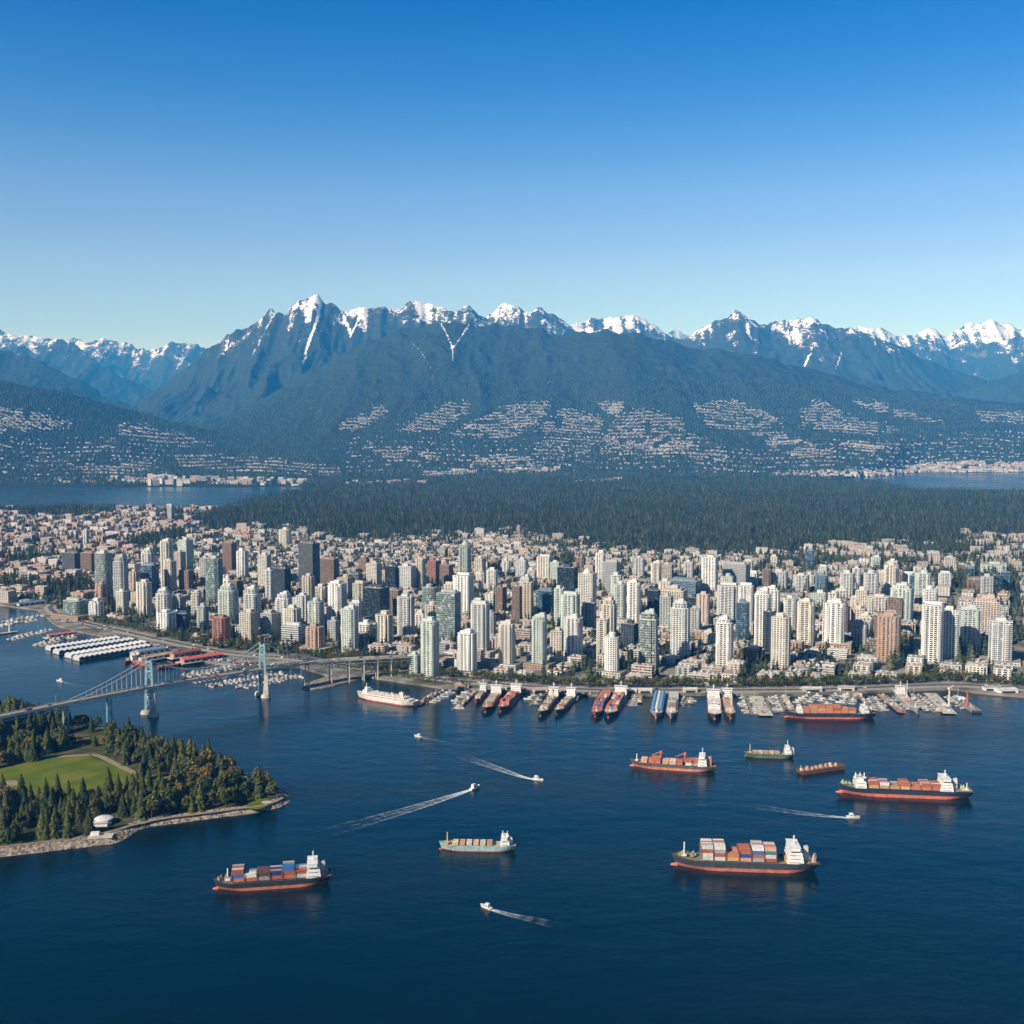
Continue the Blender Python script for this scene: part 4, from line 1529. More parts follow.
def low_proto(i, fl):
    rd = random.Random(900 + i * 13 + fl)
    sets = [('rect', 27, 20, 'grid'), ('bay', 28, 22, 'res'), ('rect', 29, 14, 'band'), ('notch', 27, 23, 'grid'), ('rect', 22, 22, 'strip')]
    shape, w, d, style = sets[i]
    h = fl * 3.1
    pts = plan(shape, w, d, rd)
    fr, gl, rf, pl = MB(), MB(), MB(), [MB(), MB(), MB()]
    storeys(fr, gl, pts, 0, h, style, rd)
    rf.prism(inset(pts, .55), h + .905, h + .95)
    if i == 1:  # pitched roof ends
        rf.hip(0, 0, h + .96, w * .7, d * .7, 3.2)
    if i == 3:
        rf.box(-w * .2, 0, h + .96, w * .3, d * .5, 2.8)
    for k in range(3):
        pl[k].box((-.3 + .3 * k) * w, rd.uniform(-.33, .33) * d, h + .955, rd.uniform(1.8, 4.5), rd.uniform(1.8, 4), rd.uniform(1.2, 3))
    return (fr.mesh('facade', M['concrete']), gl.mesh('glazing', M['glazing']), rf.mesh('roof', M['roofing']), [p.mesh('roof_unit', M['roofing']) for p in pl], w, d, h)


def low_thing(x, y, rz, i, fl, col, name, roofcol):
    if (i, fl) not in ARCH:
        ARCH[(i, fl)] = low_proto(i, fl)
    fr, gl, rf, pl, w, d, h = ARCH[(i, fl)]
    root = thing(name, None, 'apartment block', (x, y, 3.0), rz, 'low blocks between the towers')
    par = None
    for nm, me, cc in (('facade', fr, col), ('glazing', gl, (.055, .065, .07)), ('roof', rf, roofcol), *[('roof_unit', p, (.5, .49, .46)) for p in pl]):
        o = bpy.data.objects.new(nm, me)
        COL.objects.link(o)
        o.parent = root if nm != 'roof_unit' else par
        o.color = (*cc, 1)
        if nm == 'roof':
            par = o
    return root


LOWCOL = ['white', 'cream', 'cream', 'sand', 'sand', 'beige', 'pink', 'pale grey', 'terracotta', 'grey', 'brown']
N_LOW = 285
ind, rest = [], []
for q in lows:
    x, y, px, py, fl, dt = q
    vis = -20 < px < 1044
    (ind if (vis and len(ind) < N_LOW and dt) else rest).append(q)
low_info = []
for (x, y, px, py, fl, dt) in ind:
    colour = random.choice(LOWCOL)
    i = random.choice([0, 0, 1, 2, 3, 4])
    rz = CITY_ROT + random.choice([0, PI / 2, 0]) + random.uniform(-.03, .03)
    if i == 2:
        rz = CITY_ROT
    kf = random.uniform(.85, 1.08)
    col = tuple(c * kf for c in PAL[colour])
    rc_ = random.choice([(.42, .39, .35), (.52, .49, .45), (.30, .28, .26), (.36, .26, .20), (.46, .40, .34), (.24, .24, .24)])
    o = low_thing(x, y, rz, i, fl, col, 'apartment_block', rc_)
    ref = min(tower_spec, key=lambda t: (t['x'] - x) ** 2 + (t['y'] - y) ** 2)
    low_info.append((o, colour, fl, ref, px, i))
lg = {}
for it in low_info:
    lg.setdefault((it[1], it[3]['short']), []).append(it)
for (colour, short), its in lg.items():
    its.sort(key=lambda q: q[4])
    for k, it in enumerate(its):
        base = '%s low block beside the %s' % (colour, short)
        if len(its) == 2:
            base = ('left' if k == 0 else 'right') + ' of two %s low blocks by %s' % (colour, short)
        elif len(its) > 2:
            base = '%s from left of %s low blocks by %s' % (ordw(k), colour, short)
        it[0]['label'] = base

# ---- the rest of the low city: one countless mass reaching to the forest and the inlet
wb_, rb_ = MB(), MB()
WT = [(.60, .56, .49), (.70, .67, .61), (.50, .43, .36), (.54, .46, .40), (.66, .62, .58), (.43, .39, .35), (.58, .46, .39), (.40, .38, .36)]
WTL = [(.58, .50, .44), (.66, .58, .52), (.50, .40, .34), (.70, .65, .60), (.47, .36, .30), (.42, .41, .40), (.58, .45, .38), (.36, .32, .30)]
RT = [(.38, .34, .30), (.46, .42, .37), (.28, .25, .23), (.36, .24, .18), (.50, .46, .42), (.22, .21, .2), (.42, .30, .23)]
RTL = [(.46, .36, .31), (.54, .46, .41), (.40, .23, .17), (.50, .30, .22), (.60, .54, .49), (.30, .26, .24), (.46, .20, .14)]


WT = [(r * .82, g * .85, b_ * .86) for r, g, b_ in WT]
WTL = [(r * .86, g * .88, b_ * .90) for r, g, b_ in WTL]


def mass_block(x, y, w, d, h, rz, wt, rt):
    wb_.box(x, y, 2.5, w, d, h + .5, rz, col=wt, bottom=False)
    k = random.random()
    if h < 9 and k < .55:
        rb_.gable(x, y, 3 + h, w, d, random.uniform(2, 3.6), rz, .4, col=rt)
    elif h < 9 and k < .8:
        rb_.hip(x, y, 3 + h, w, d, random.uniform(2, 3.2), rz, .4, col=rt)
    else:
        rb_.box(x, y, 3 + h, w - .8, d - .8, .25, rz, col=rt, bottom=False)
        rb_.box(x + random.uniform(-.2, .2) * w, y + random.uniform(-.2, .2) * d, 3.2 + h, w * .25, d * .3, random.uniform(1.2, 2.8), rz, col=random.choice(RT), bottom=False)


for (x, y, px, py, fl, dt) in rest:
    rz = CITY_ROT + random.uniform(-.04, .04)
    mass_block(x, y, random.uniform(20, 30), random.uniform(14, 24), fl * 3.1, rz, random.choice(WT), random.choice(RT))
sub = lots(all_w, 21, 5, 2, 12, CITY_ROT * 0.8)
for x, y in sub:
    if abs(x) > 0.52 * y:
        continue
    px, py = proj(x, y, 3)
    if in_poly([x], [y], dt_pts)[0] or y < 2500 and px > 100 and py > 575:
        continue
    if y < 2500 and px >= 100 and in_poly([x], [y], dt_pts)[0]:
        continue
    if not free(x, y, 8):
        continue
    tn = float(vnoise(x / 130, y / 130, 8))
    if tn < 0.34 or random.random() < 0.08:
        continue
    left = px < 250
    big = random.random() < (0.16 if left else 0.12)
    h = random.choice([5.5, 6, 7, 8, 9]) if not big else random.uniform(11, 24)
    w = random.uniform(11, 18) if not big else random.uniform(22, 38)
    x += random.uniform(-2, 2)
    y += random.uniform(-2, 2)
    mass_block(x, y, w, w * random.uniform(.55, .85), h, CITY_ROT * .8 + random.uniform(-.2, .2), random.choice(WTL if left else WT), random.choice(RTL if left else RT))
ob = wb_.build('low_city_blocks', M['block_walls'])
tag(ob, 'crowded low pale houses and blocks spread behind the towers', 'buildings', kind='stuff')
ob2 = rb_.build('low_city_roofs', M['blocks'])
tag(ob2, 'low roofs of the crowded houses behind the towers', 'roofs', kind='stuff')

# ---- trees along streets and in gardens behind the quay: a mass; the waterfront trees follow one by one
STREET_SRC = [source('street_broadleaf', broad_mesh('street_broadleaf', 11, 4.6, 6, 11, 60 + i, M['broad_green'])) for i in range(3)]
DARK_SRC = [source('garden_broadleaf', broad_mesh('garden_broadleaf', 12, 5.0, 6, 11, 70 + i, M['forest_green'])) for i in range(2)] + FOREST_SRC[:1]
tp, ts_ = [], []
for _ in range(90000):
    px = random.uniform(-20, 1044)
    # even over ground, within the view
    y = math.sqrt(random.uniform(1500 ** 2, 5000 ** 2))
    x = (px - 512) / FPX * y
    if vnoise(np.array([x / 90]), np.array([y / 90]), 66)[0] < 0.36:
        continue
    tp.append((x, y))
tp = np.array(tp)
ok = in_poly(tp[:, 0], tp[:, 1], all_w)
for g in green_w:
    k = in_poly(tp[:, 0], tp[:, 1], g)
    ok &= ~k
tp = tp[ok]
pp = [p for p in tp if not near_foot(p[0], p[1], 3) and seg_dist(p[0], p[1], road_w) > 12]
gp = []
for g in green_w:
    gg = grid_points(g, lambda y: 9.0)
    gp += list(gg)
gp = [p for p in gp if not near_foot(p[0], p[1], 2)]
pp = np.array(pp)
scatter('street_trees', np.column_stack([pp, np.full(len(pp), 3.0)]), RNG.uniform(.5, 1.0, len(pp)), DARK_SRC, 'dark street and garden trees scattered among the houses', 'trees')
gp = np.array(gp)
scatter('garden_trees', np.column_stack([gp, np.full(len(gp), 3.0)]), RNG.uniform(.7, 1.25, len(gp)), DARK_SRC + STREET_SRC[:1], 'dense dark tree masses of the city gardens', 'trees')

# ================================================================== WOODED POINT
SHORE = [(-260, 872), (-60, 862), (0, 857), (30, 853.5), (60, 850), (90, 846.5), (112, 844), (124, 840), (132, 834), (143, 828), (165, 825), (200, 820), (240, 815), (265, 811.5), (284, 806), (291, 800), (289, 794),
         (278, 787), (260, 781), (238, 771), (200, 759), (160, 746), (125, 734), (95, 724), (60, 718), (0, 712), (-260, 700)]


def densify(pts, step):
    out = []
    for i in range(len(pts)):
        a, b = Vector((*pts[i], 0)), Vector((*pts[(i + 1) % len(pts)], 0))
        n_ = max(1, int((b - a).length / step))
        for k in range(n_):
            p = a.lerp(b, k / n_)
            out.append((p.x, p.y))
    return out


def smooth_loop(pts, it=2):
    for _ in range(it):
        q = []
        n_ = len(pts)
        for i in range(n_):
            a, b = pts[i], pts[(i + 1) % n_]
            q += [(a[0] * .75 + b[0] * .25, a[1] * .75 + b[1] * .25), (a[0] * .25 + b[0] * .75, a[1] * .25 + b[1] * .75)]
        pts = q
    return pts


def offset_in(pts, dist):
    n_ = len(pts)
    area = sum(pts[i][0] * pts[(i + 1) % n_][1] - pts[(i + 1) % n_][0] * pts[i][1] for i in range(n_))
    sg = 1 if area > 0 else -1
    out = []
    for i in range(n_):
        a, b = pts[i - 1], pts[(i + 1) % n_]
        dx, dy = b[0] - a[0], b[1] - a[1]
        L = math.hypot(dx, dy) + 1e-9
        out.append((pts[i][0] - dy / L * dist * sg, pts[i][1] + dx / L * dist * sg))
    return out


shore_w = densify(smooth_loop([G(px, py, 0) for px, py in SHORE]), 4.0)
n_ = len(shore_w)
area = sum(shore_w[i][0] * shore_w[(i + 1) % n_][1] - shore_w[(i + 1) % n_][0] * shore_w[i][1] for i in range(n_))
if area < 0:
    shore_w = shore_w[::-1]
jit = [(x + random.uniform(-.9, .9), y + random.uniform(-.9, .9)) for x, y in shore_w]
inner = offset_in(shore_w, 12.5)
sb = MB()
mid = [((a[0] * .5 + b[0] * .5) + random.uniform(-.9, .9), (a[1] * .5 + b[1] * .5) + random.uniform(-.9, .9)) for a, b in zip(jit, inner)]
sb.prism(offset_in(shore_w, -2), -3, 0.1, top=False, bottom=False, pts1=jit)
sb.prism(jit, 0.1, 2.6, top=False, bottom=False, pts1=mid)
sb.prism(mid, 2.6, 3.9, top=False, bottom=False, pts1=inner)
tag(sb.build('shore', M['shore_rock']), 'rough stone shore round the wooded point', kind='structure')
pb_ = MB()
pb_.prism(inner, 2.0, 3.9, bottom=False)
tag(pb_.build('park_ground', M['park_floor']), 'earthy ground of the wooded point', kind='structure')
# boulders of the revetment
kb = MB()
for i, (x, y) in enumerate(mid):
    if y > 1230:
        continue
    for _ in range(4):
        t = random.random()
        ax, ay = jit[i][0] * (1 - t) + inner[i][0] * t * .8 + mid[i][0] * t * .2, jit[i][1] * (1 - t) + inner[i][1] * t * .8 + mid[i][1] * t * .2
        s = random.uniform(.5, 1.4)
        kb.box(ax, ay, 0.1 + 3.0 * t, s, s * random.uniform(.6, 1), s * random.uniform(.6, 1.0), random.uniform(0, 3), bottom=False)
tag(kb.build('shore_boulders', M['shore_rock']), 'heaped boulders along the waterline of the wooded point', 'boulders', kind='stuff')


def patch(name, pix, z, mat, label):
    pts = smooth_loop([G(px, py, z) for px, py in pix], 2)
    n_ = len(pts)
    ar = sum(pts[i][0] * pts[(i + 1) % n_][1] - pts[(i + 1) % n_][0] * pts[i][1] for i in range(n_))
    if ar < 0:
        pts = pts[::-1]
    b = MB()
    b.add([(x, y, z) for x, y in pts], [tuple(range(len(pts)))])
    tag(b.build(name, mat), label, kind='structure')
    return pts


LAWN = [(-80, 772), (0, 770), (28, 762), (55, 757), (90, 756), (108, 763), (126, 771), (141, 779), (136, 786), (118, 795), (90, 803), (60, 806), (25, 800), (-80, 800)]
LAWN2 = [(136, 786), (146, 779), (160, 778), (172, 781), (172, 788), (155, 794), (140, 794)]
TIP = [(244, 808), (252, 800), (262, 797), (272, 800), (268, 806), (256, 810)]
lawn_w = patch('lawn', LAWN, 3.95, M['lawn_grass'], 'broad mown green meadow in the wooded point')
lawn2_w = patch('lawn', LAWN2, 3.95, M['lawn_grass'], 'small green lawn beside the gravel fork')
tip_w = patch('lawn', TIP, 3.95, M['lawn_grass'], 'grass patch at the tip of the point')
court_w = patch('parking', [(260, 803), (264, 800.5), (273, 801), (271, 804)], 4.0, M['pale_concrete'], 'pale paved square at the tip of the point')
sand_w = patch('sand_ring', [(2, 784), (6, 781), (14, 780), (20, 782), (18, 785), (8, 787)], 4.0, M['path_gravel'], 'sandy round patch on the meadow')
ribbon('path', [(40, 757), (60, 756.5), (85, 755), (98, 755), (112, 762), (128, 770), (141, 776), (152, 777), (172, 778), (180, 780)], 7, 4.02, M['path_gravel'], 'gravel path curving round the meadow', world_pts=[G(px, py, 3.95) for px, py in [(40, 757), (60, 756.5), (85, 755), (98, 755), (112, 762), (128, 770), (141, 776), (152, 777), (172, 778), (180, 780)]])
ribbon('shore_path', None, 3.6, 4.06, M['path_gravel'], 'gravel walk behind the stone shore', world_pts=[G(px, py, 3.95) for px, py in [(-40, 851), (30, 844), (80, 837), (115, 831), (135, 824), (165, 818), (200, 814), (235, 809), (262, 806), (282, 799), (283, 794)]])

# trees of the point
CON = [conifer_mesh('crown', h, r, 15, 11, 20 + i, M['conifer_green']) for i, (h, r) in enumerate([(24, 7.0), (28, 7.6), (21, 7.0), (26, 6.2), (18, 5.8)])]
CONT = []
BRO = [broad_mesh('crown', h, r, 13, 34, 40 + i, M['broad_green']) for i, (h, r) in enumerate([(16, 6.2), (19, 7.4), (13, 5.6)])]
AUT = [broad_mesh('crown', h, r, 13, 34, 50 + i, M['autumn']) for i, (h, r) in enumerate([(16, 6.4), (14, 5.6)])]


def trunk_mesh(h, r, limbs, seed):
    rd = random.Random(seed)
    b = MB()
    b.cyl(0, 0, -1.2, h, r, r * .35, n=7)
    for i in range(limbs):
        a = rd.uniform(0, 6.28)
        z0 = h * rd.uniform(.45, .85)
        q = h * rd.uniform(.18, .32)
        b.tube((0, 0, z0), (math.cos(a) * q, math.sin(a) * q, z0 + q * .8), r * .4, 5, r * .15)
    return b.mesh('trunk', M['bark'])


TRK_C = trunk_mesh(18, .5, 0, 1)
TRK_B = trunk_mesh(11, .55, 6, 2)


def tree(name, label, cat, group, x, y, z, crown, trk, s, rz):
    r = thing(name, label, cat, (x, y, z), rz, group)
    r.scale = (s, s, s * random.uniform(.92, 1.1))
    for nm, me in (('trunk', trk), ('crown', crown)):
        o = bpy.data.objects.new(nm, me)
        COL.objects.link(o)
        o.parent = r
    return r


PAV = G(104, 823, 4)
pk = grid_points(inner, lambda y: 9.4)
RNG.shuffle(pk)
placed = []
nc = nb = 0


def clear_of(x, y):
    for w_ in (lawn_w, lawn2_w, tip_w, court_w, sand_w):
        if in_poly([x], [y], w_)[0]:
            return False
    return True


path_w = [G(px, py, 3.95) for px, py in [(40, 757), (60, 756.5), (85, 755), (98, 755), (112, 762), (128, 770), (141, 776), (152, 777), (172, 778)]]
spath_w = [G(px, py, 3.95) for px, py in [(-40, 851), (30, 844), (80, 837), (115, 831), (135, 824), (165, 818), (200, 814), (235, 809), (262, 806), (282, 799), (283, 794)]]
pk = pk.tolist()
random.shuffle(pk)
for x, y in pk:
    px, py = proj(x, y, 4)
    if px < -40 or px > 300 or not clear_of(x, y):
        continue
    if seg_dist(x, y, path_w) < 7 or seg_dist(x, y, spath_w) < 4:
        continue
    if px > 232 and py > 800:
        continue
    if py > 790 and seg_dist(x, y, shore_w + shore_w[:1]) < 12.5:
        continue
    if math.hypot(x - PAV[0], y - PAV[1]) < (17 if x < PAV[0] + 3 else 11) or (94 < px < 112 and 824 < py < 840):
        continue
    vx_, vy_ = x - PAV[0], y - PAV[1]
    al_ = (vx_ * SUN_DIR.x + vy_ * SUN_DIR.y) / math.hypot(SUN_DIR.x, SUN_DIR.y)
    if 0 < al_ < 40 and math.hypot(vx_, vy_) ** 2 - al_ ** 2 < 90:
        continue
    if 60 < px < 130 and py < 752 and vnoise(np.array([x / 18]), np.array([y / 18]), 3)[0] < .3:
        continue
    pbro = 0.72 if px > 168 else (0.45 if (60 < px < 130 and py < 775) else 0.2)
    if px > 150 and py < 772:
        pbro = 0.22
    near_lawn = min(math.hypot(x - q[0], y - q[1]) for q in lawn_w[::3]) < 26
    rz = random.uniform(0, 6.28)
    place = 'beside the meadow' if near_lawn else ('on the water side near the rocky shore' if py > 805 else ('at the back of the point near the bridge' if py < 750 else ('towards the tip of the point' if px > 190 else 'in the middle of the wood')))
    if random.random() < pbro and nb < 140:
        nb += 1
        aut = random.random() < (0.28 if px > 165 else 0.15)
        hue = 'rusty brown' if aut else 'olive green'
        tree('broadleaf_tree', '%s round broadleaf tree %s' % (hue, place), 'tree', '%s broadleaf trees %s' % (hue, place), x, y, 3.8, random.choice(AUT if aut else BRO), TRK_B, random.uniform(.75, 1.3), rz)
    elif nc < 290:
        nc += 1
        tree('conifer_tree', 'tall dark pointed conifer %s' % place, 'tree', 'dark conifers %s' % place, x, y, 3.8, random.choice(CON), TRK_C, random.uniform(.65, 1.2), rz)
# brush between the trunks
bp_ = grid_points(inner, lambda y: 6.5)
bp_ = np.array([p for p in bp_ if clear_of(p[0], p[1]) and seg_dist(p[0], p[1], path_w) > 5 and seg_dist(p[0], p[1], spath_w) > 4 and vnoise(np.array([p[0] / 25]), np.array([p[1] / 25]), 12)[0] > .35
                and not (math.hypot(p[0] - PAV[0], p[1] - PAV[1]) < 13) and seg_dist(p[0], p[1], [G(px, py, 4) for px, py in [(96, 840), (116, 832)]]) > 4])
BUSH = [source('undergrowth_bush', broad_mesh('undergrowth_bush', 3.2, 2.4, 5, 9, 300 + i, M['broad_green'])) for i in range(2)]
scatter('undergrowth', np.column_stack([bp_, np.full(len(bp_), 3.7)]), RNG.uniform(.5, 1.1, len(bp_)), BUSH, 'low green brush under the trees of the point', 'undergrowth')

# pavilion among the trees
pv_ = thing('pavilion', 'white low pavilion with a pale domed roof among the trees of the point', 'pavilion', (PAV[0], PAV[1], 3.9), 0.1)
b = MB(); b.cyl(0, 0, 0, 4.2, 6.6, n=18); b.box(-1, -6.8, 0, 12, 4, 3.2); b.build('wall', M['white_paint'], pv_)
b = MB(); b.cyl(0, 0, 2.0, 3.3, 6.72, n=18); b.build('window_band', M['dark_window'], pv_)
b = MB()
for q in range(5):
    b.cyl(0, 0, 4.2 + q * .55, 4.2 + (q + 1) * .55, 8.2 * math.cos(q * .33), 8.2 * math.cos((q + 1) * .33), n=18)
b.build('roof', M['roofing'], pv_, (.62, .63, .64))
b = MB(); b.box(-1, -7.2, 3.2, 13, 5, .4); b.build('porch_roof', M['roofing'], pv_, (.60, .6, .6))
tx, ty = G(101, 836, 4)
tr = thing('terrace', 'pale stone terrace with low walls below the white pavilion', 'terrace', (tx, ty, 3.9), 0.15)
b = MB(); b.box(0, 0, -.5, 20, 9, 1.3); b.build('slab', M['pale_concrete'], tr)
b = MB(); b.box(0, -4.3, .8, 20, .4, 1.0); b.build('parapet', M['pale_concrete'], tr)
b = MB(); b.box(-5, 1.2, .8, 7, 4, 2.6); b.build('kiosk', M['white_paint'], tr)

# ================================================================== SUSPENSION BRIDGE
br = thing('suspension_bridge', 'pale blue green suspension bridge crossing from the wooded point to the city', 'bridge', (0, 0, 0))
DZ = 36.0
T1 = Vector((*G(150, 715, 0), 0))
T2 = Vector((*G(263, 696, 0), 0))
axis = (T2 - T1).normalized()
Lp = Vector((*G(0, 716, DZ), DZ))
deckT1, deckT2 = Vector((T1.x, T1.y, DZ)), Vector((T2.x, T2.y, DZ))
dl = (Lp - deckT1).normalized()
farL = deckT1 + dl * 420
E1 = Vector((*G(320, 660.5, 33), 33))
E2 = Vector((*G(402, 656.5, 29), 29))
E3 = Vector((*G(450, 655, 18), 18))
DECK = [farL, Lp, deckT1, deckT2, E1, E2, E3]


def rounded(P, it=2):
    for _ in range(it):
        Q = [P[0]]
        for i in range(len(P) - 1):
            Q += [P[i].lerp(P[i + 1], .22), P[i].lerp(P[i + 1], .78)]
        P = Q + [P[-1]]
    return P


DC = rounded(DECK)
DW = 13.0


def strip3(b, P, off, w, z0, h):
    """a bar that follows the deck: offset to the side, width, level under or over it, height"""
    vs, fs = [], []
    for i, p in enumerate(P):
        d = P[min(i + 1, len(P) - 1)] - P[max(i - 1, 0)]
        d.z = 0
        d.normalize()
        nrm = Vector((-d.y, d.x, 0))
        for o_, z in ((off - w / 2, z0), (off + w / 2, z0), (off + w / 2, z0 + h), (off - w / 2, z0 + h)):
            q = p + nrm * o_
            vs.append((q.x, q.y, q.z + z))
    for i in range(len(P) - 1):
        for k in range(4):
            fs.append((4 * i + k, 4 * i + (k + 1) % 4, 4 * i + 4 + (k + 1) % 4, 4 * i + 4 + k))
    fs += [(3, 2, 1, 0), tuple(len(vs) - 4 + k for k in range(4))]
    b.add(vs, fs)


b = MB(); strip3(b, DC, 0, DW, -1.1, 1.1); b.build('deck', M['pale_concrete'], br)
b = MB(); strip3(b, DC, 0, 8.6, 0.01, .06); b.build('roadway', M['bridge_road'], br)
for s in (-1, 1):
    b = MB(); strip3(b, DC, s * (DW / 2 - .2), .3, .01, 1.3); b.build('railing', M['pale_concrete'], br)
    b = MB()
    strip3(b, DC, s * (DW / 2 - .6), .5, -5.2, .6)
    # stiffening truss below the deck, left approach and main span
    for i in range(len(DC) - 1):
        a, c = DC[i], DC[i + 1]
        if a.x > T2.x + 40:
            break
        d = (c - a)
        nr = Vector((-d.y, d.x, 0)).normalized() * s * (DW / 2 - .6)
        m_ = max(1, int(d.length / 7))
        for k in range(m_):
            p, q = a.lerp(c, k / m_) + nr, a.lerp(c, (k + 1) / m_) + nr
            b.beam(p + Vector((0, 0, -5)), p + Vector((0, 0, -1)), .35, .35)
            if k % 2:
                p, q = q, p
            b.beam((p.x, p.y, p.z - 5), (q.x, q.y, q.z - 1), .35, .35)
    b.build('truss', M['steel_blue'], br)


def bridge_tower(T, ax, top, wide):
    side = Vector((-ax.y, ax.x, 0))
    t = MB()
    legs = []
    for s in (-1, 1):
        p0 = T + side * s * (wide * .5 + 2.5) + Vector((0, 0, 4))
        p1 = T + side * s * (wide * .5 - .4) + Vector((0, 0, top))
        legs.append((p0, p1))
        N_ = 6
        for k in range(N_):
            a, c = p0.lerp(p1, k / N_), p0.lerp(p1, (k + 1) / N_)
            t.beam(a, c, 3.4 - .25 * k, 3.4 - .25 * k)
        t.cyl(p1.x, p1.y, top, top + 3.2, 1.6, .9, n=8)
    for f0, f1 in ((.06, .28), (.28, .48), (.60, .80), (.80, .985)):
        a0, a1 = legs[0][0].lerp(legs[0][1], f0), legs[0][0].lerp(legs[0][1], f1)
        b0, b1 = legs[1][0].lerp(legs[1][1], f0), legs[1][0].lerp(legs[1][1], f1)
        t.beam(a0, b1, .9, .9)
        t.beam(b0, a1, .9, .9)
        t.beam(a1, b1, 1.4, 1.8)
    tw = t.build('tower', M['steel_blue'], br)
    f = MB()
    for p0, p1 in legs:
        an = math.atan2(ax.y, ax.x)
        pts = [(p0.x + 6.5 * math.cos(a + an) * (1.2), p0.y + 6.5 * math.sin(a + an)) for a in [2 * PI * i / 12 for i in range(12)]]
        pts1 = [(p0.x + 5.2 * math.cos(a + an) * 1.1, p0.y + 5.2 * math.sin(a + an)) for a in [2 * PI * i / 12 for i in range(12)]]
        f.prism(pts, -3, 4.2, pts1=pts1)
    f.build('tower_footing', M['pale_concrete'], tw)
    if wide > 0:
        # added pale shell round one leg: sunlight on its faces put into colour
        p0 = legs[0][0]
        g = MB()
        g.prism([(p0.x - 3.6, p0.y - 3), (p0.x + 3.6, p0.y - 3), (p0.x + 3.6, p0.y + 3), (p0.x - 3.6, p0.y + 3)], 4.2, DZ - 6.5,
                pts1=[(p0.x - 1.9 + .6, p0.y - 1.7), (p0.x + 1.9 + .6, p0.y - 1.7), (p0.x + 1.9 + .6, p0.y + 1.7), (p0.x - 1.9 + .6, p0.y + 1.7)])
        g.build('sunlit_leg_shell', M['pale_concrete'], tw)
    return [l[1] for l in legs]


TOP1 = height_at(661, T1.y)
TOP2 = height_at(645, T2.y)
ax1 = (deckT2 - farL); ax1.z = 0; ax1.normalize()
tops1 = bridge_tower(T1, ax1, TOP1, DW)
tops2 = bridge_tower(T2, axis, TOP2, DW)


def deck_point(x):
    for i in range(len(DC) - 1):
        if DC[i].x <= x <= DC[i + 1].x:
            t = (x - DC[i].x) / (DC[i + 1].x - DC[i].x)
            p = DC[i].lerp(DC[i + 1], t)
            d = DC[i + 1] - DC[i]
            return p, Vector((-d.y, d.x, 0)).normalized()
    return DC[0], Vector((0, 1, 0))


Ax = G(80, 697, DZ)[0]
for s, t1, t2 in ((-1, tops1[0], tops2[0]), (1, tops1[1], tops2[1])):
    # side span, main span, city side span
    for (xa, za, xb, zb2, sag, nm, dropn) in ((Ax, DZ + 1.5, T1.x, TOP1 + 2.5, .12, 'cable', 15), (T1.x, TOP1 + 2.5, T2.x, TOP2 + 2.5, .75, 'cable', 16), (T2.x, TOP2 + 2.5, E1.x + 6, 34.5, .2, 'cable', 7)):
        pts = []
        for k in range(25):
            u_ = k / 24
            x = xa + (xb - xa) * u_
            p, nr = deck_point(x)
            q = p + nr * s * (DW / 2 - .2)
            z = za + (zb2 - za) * u_ - sag * 4 * u_ * (1 - u_) * (30 if sag > .5 else 20)
            pts.append(Vector((q.x, q.y, max(z, p.z + 1.4))))
        b = MB()
        for a, c in zip(pts[:-1], pts[1:]):
            b.tube(a, c, .42, 6)
        cb = b.build(nm, M['cable_grey'], br, None)
        for k in range(1, dropn):
            f = k / dropn * 24
            i = int(f)
            q = pts[i].lerp(pts[min(i + 1, 24)], f - i)
            p, nr = deck_point(q.x)
            if q.z - p.z < 2.5:
                continue
            h_ = MB(); h_.tube((q.x, q.y, p.z), q, .16, 4); h_.build('suspender', M['cable_grey'], cb)
# approach viaduct piers
for px_, base, wleg in ((100, 2.0, 3.0), (70, 2.0, 2.6)):
    p, nr = deck_point(G(px_, 700, DZ)[0])
    b = MB()
    for s in (-1, 1):
        q = p + nr * s * 5
        b.beam((q.x + nr.x * s, q.y + nr.y * s, 1), (q.x, q.y, p.z - 5), 1.6, 1.6)
    for f in (.3, .65):
        z = 1 + (p.z - 6) * f
        b.beam((p.x - nr.x * 5.4, p.y - nr.y * 5.4, z), (p.x + nr.x * 5.4, p.y + nr.y * 5.4, z + 9), .8, .8)
    b.build('trestle', M['steel_blue'], br)
for px_ in (309, 330, 347, 361, 374, 387):
    p, nr = deck_point(G(px_, 662, 31)[0])
    for s in (-1, 1):
        q = p + nr * s * 4.2
        b = MB(); b.cyl(q.x, q.y, -2, p.z - 1.55, 1.1, .85, n=10); b.build('pier', M['pale_concrete'], br)
    b = MB(); b.beam((p.x - nr.x * 6.2, p.y - nr.y * 6.2, p.z - 2.6), (p.x + nr.x * 6.2, p.y + nr.y * 6.2, p.z - 2.6), 2.0, 2.0); b.build('pier_cap', M['pale_concrete'], br)
for px_ in (55, 82, 120, 175, 215, 290, 340):
    p, nr = deck_point(G(px_, 690, DZ)[0])
    b = MB()
    q = p + nr * (DW / 2 - .6)
    b.tube((q.x, q.y, p.z), (q.x, q.y, p.z + 9), .16, 5); b.tube((q.x, q.y, p.z + 9), (q.x - nr.x * 2.4, q.y - nr.y * 2.4, p.z + 9.3), .13, 5)
    b.build('lamp_post', M['steel_blue'], br)
# cars on the deck
CARC = [('white', (.7, .7, .7)), ('silver', (.45, .46, .48)), ('black', (.03, .03, .03)), ('red', (.4, .04, .03)), ('blue', (.05, .1, .3))]
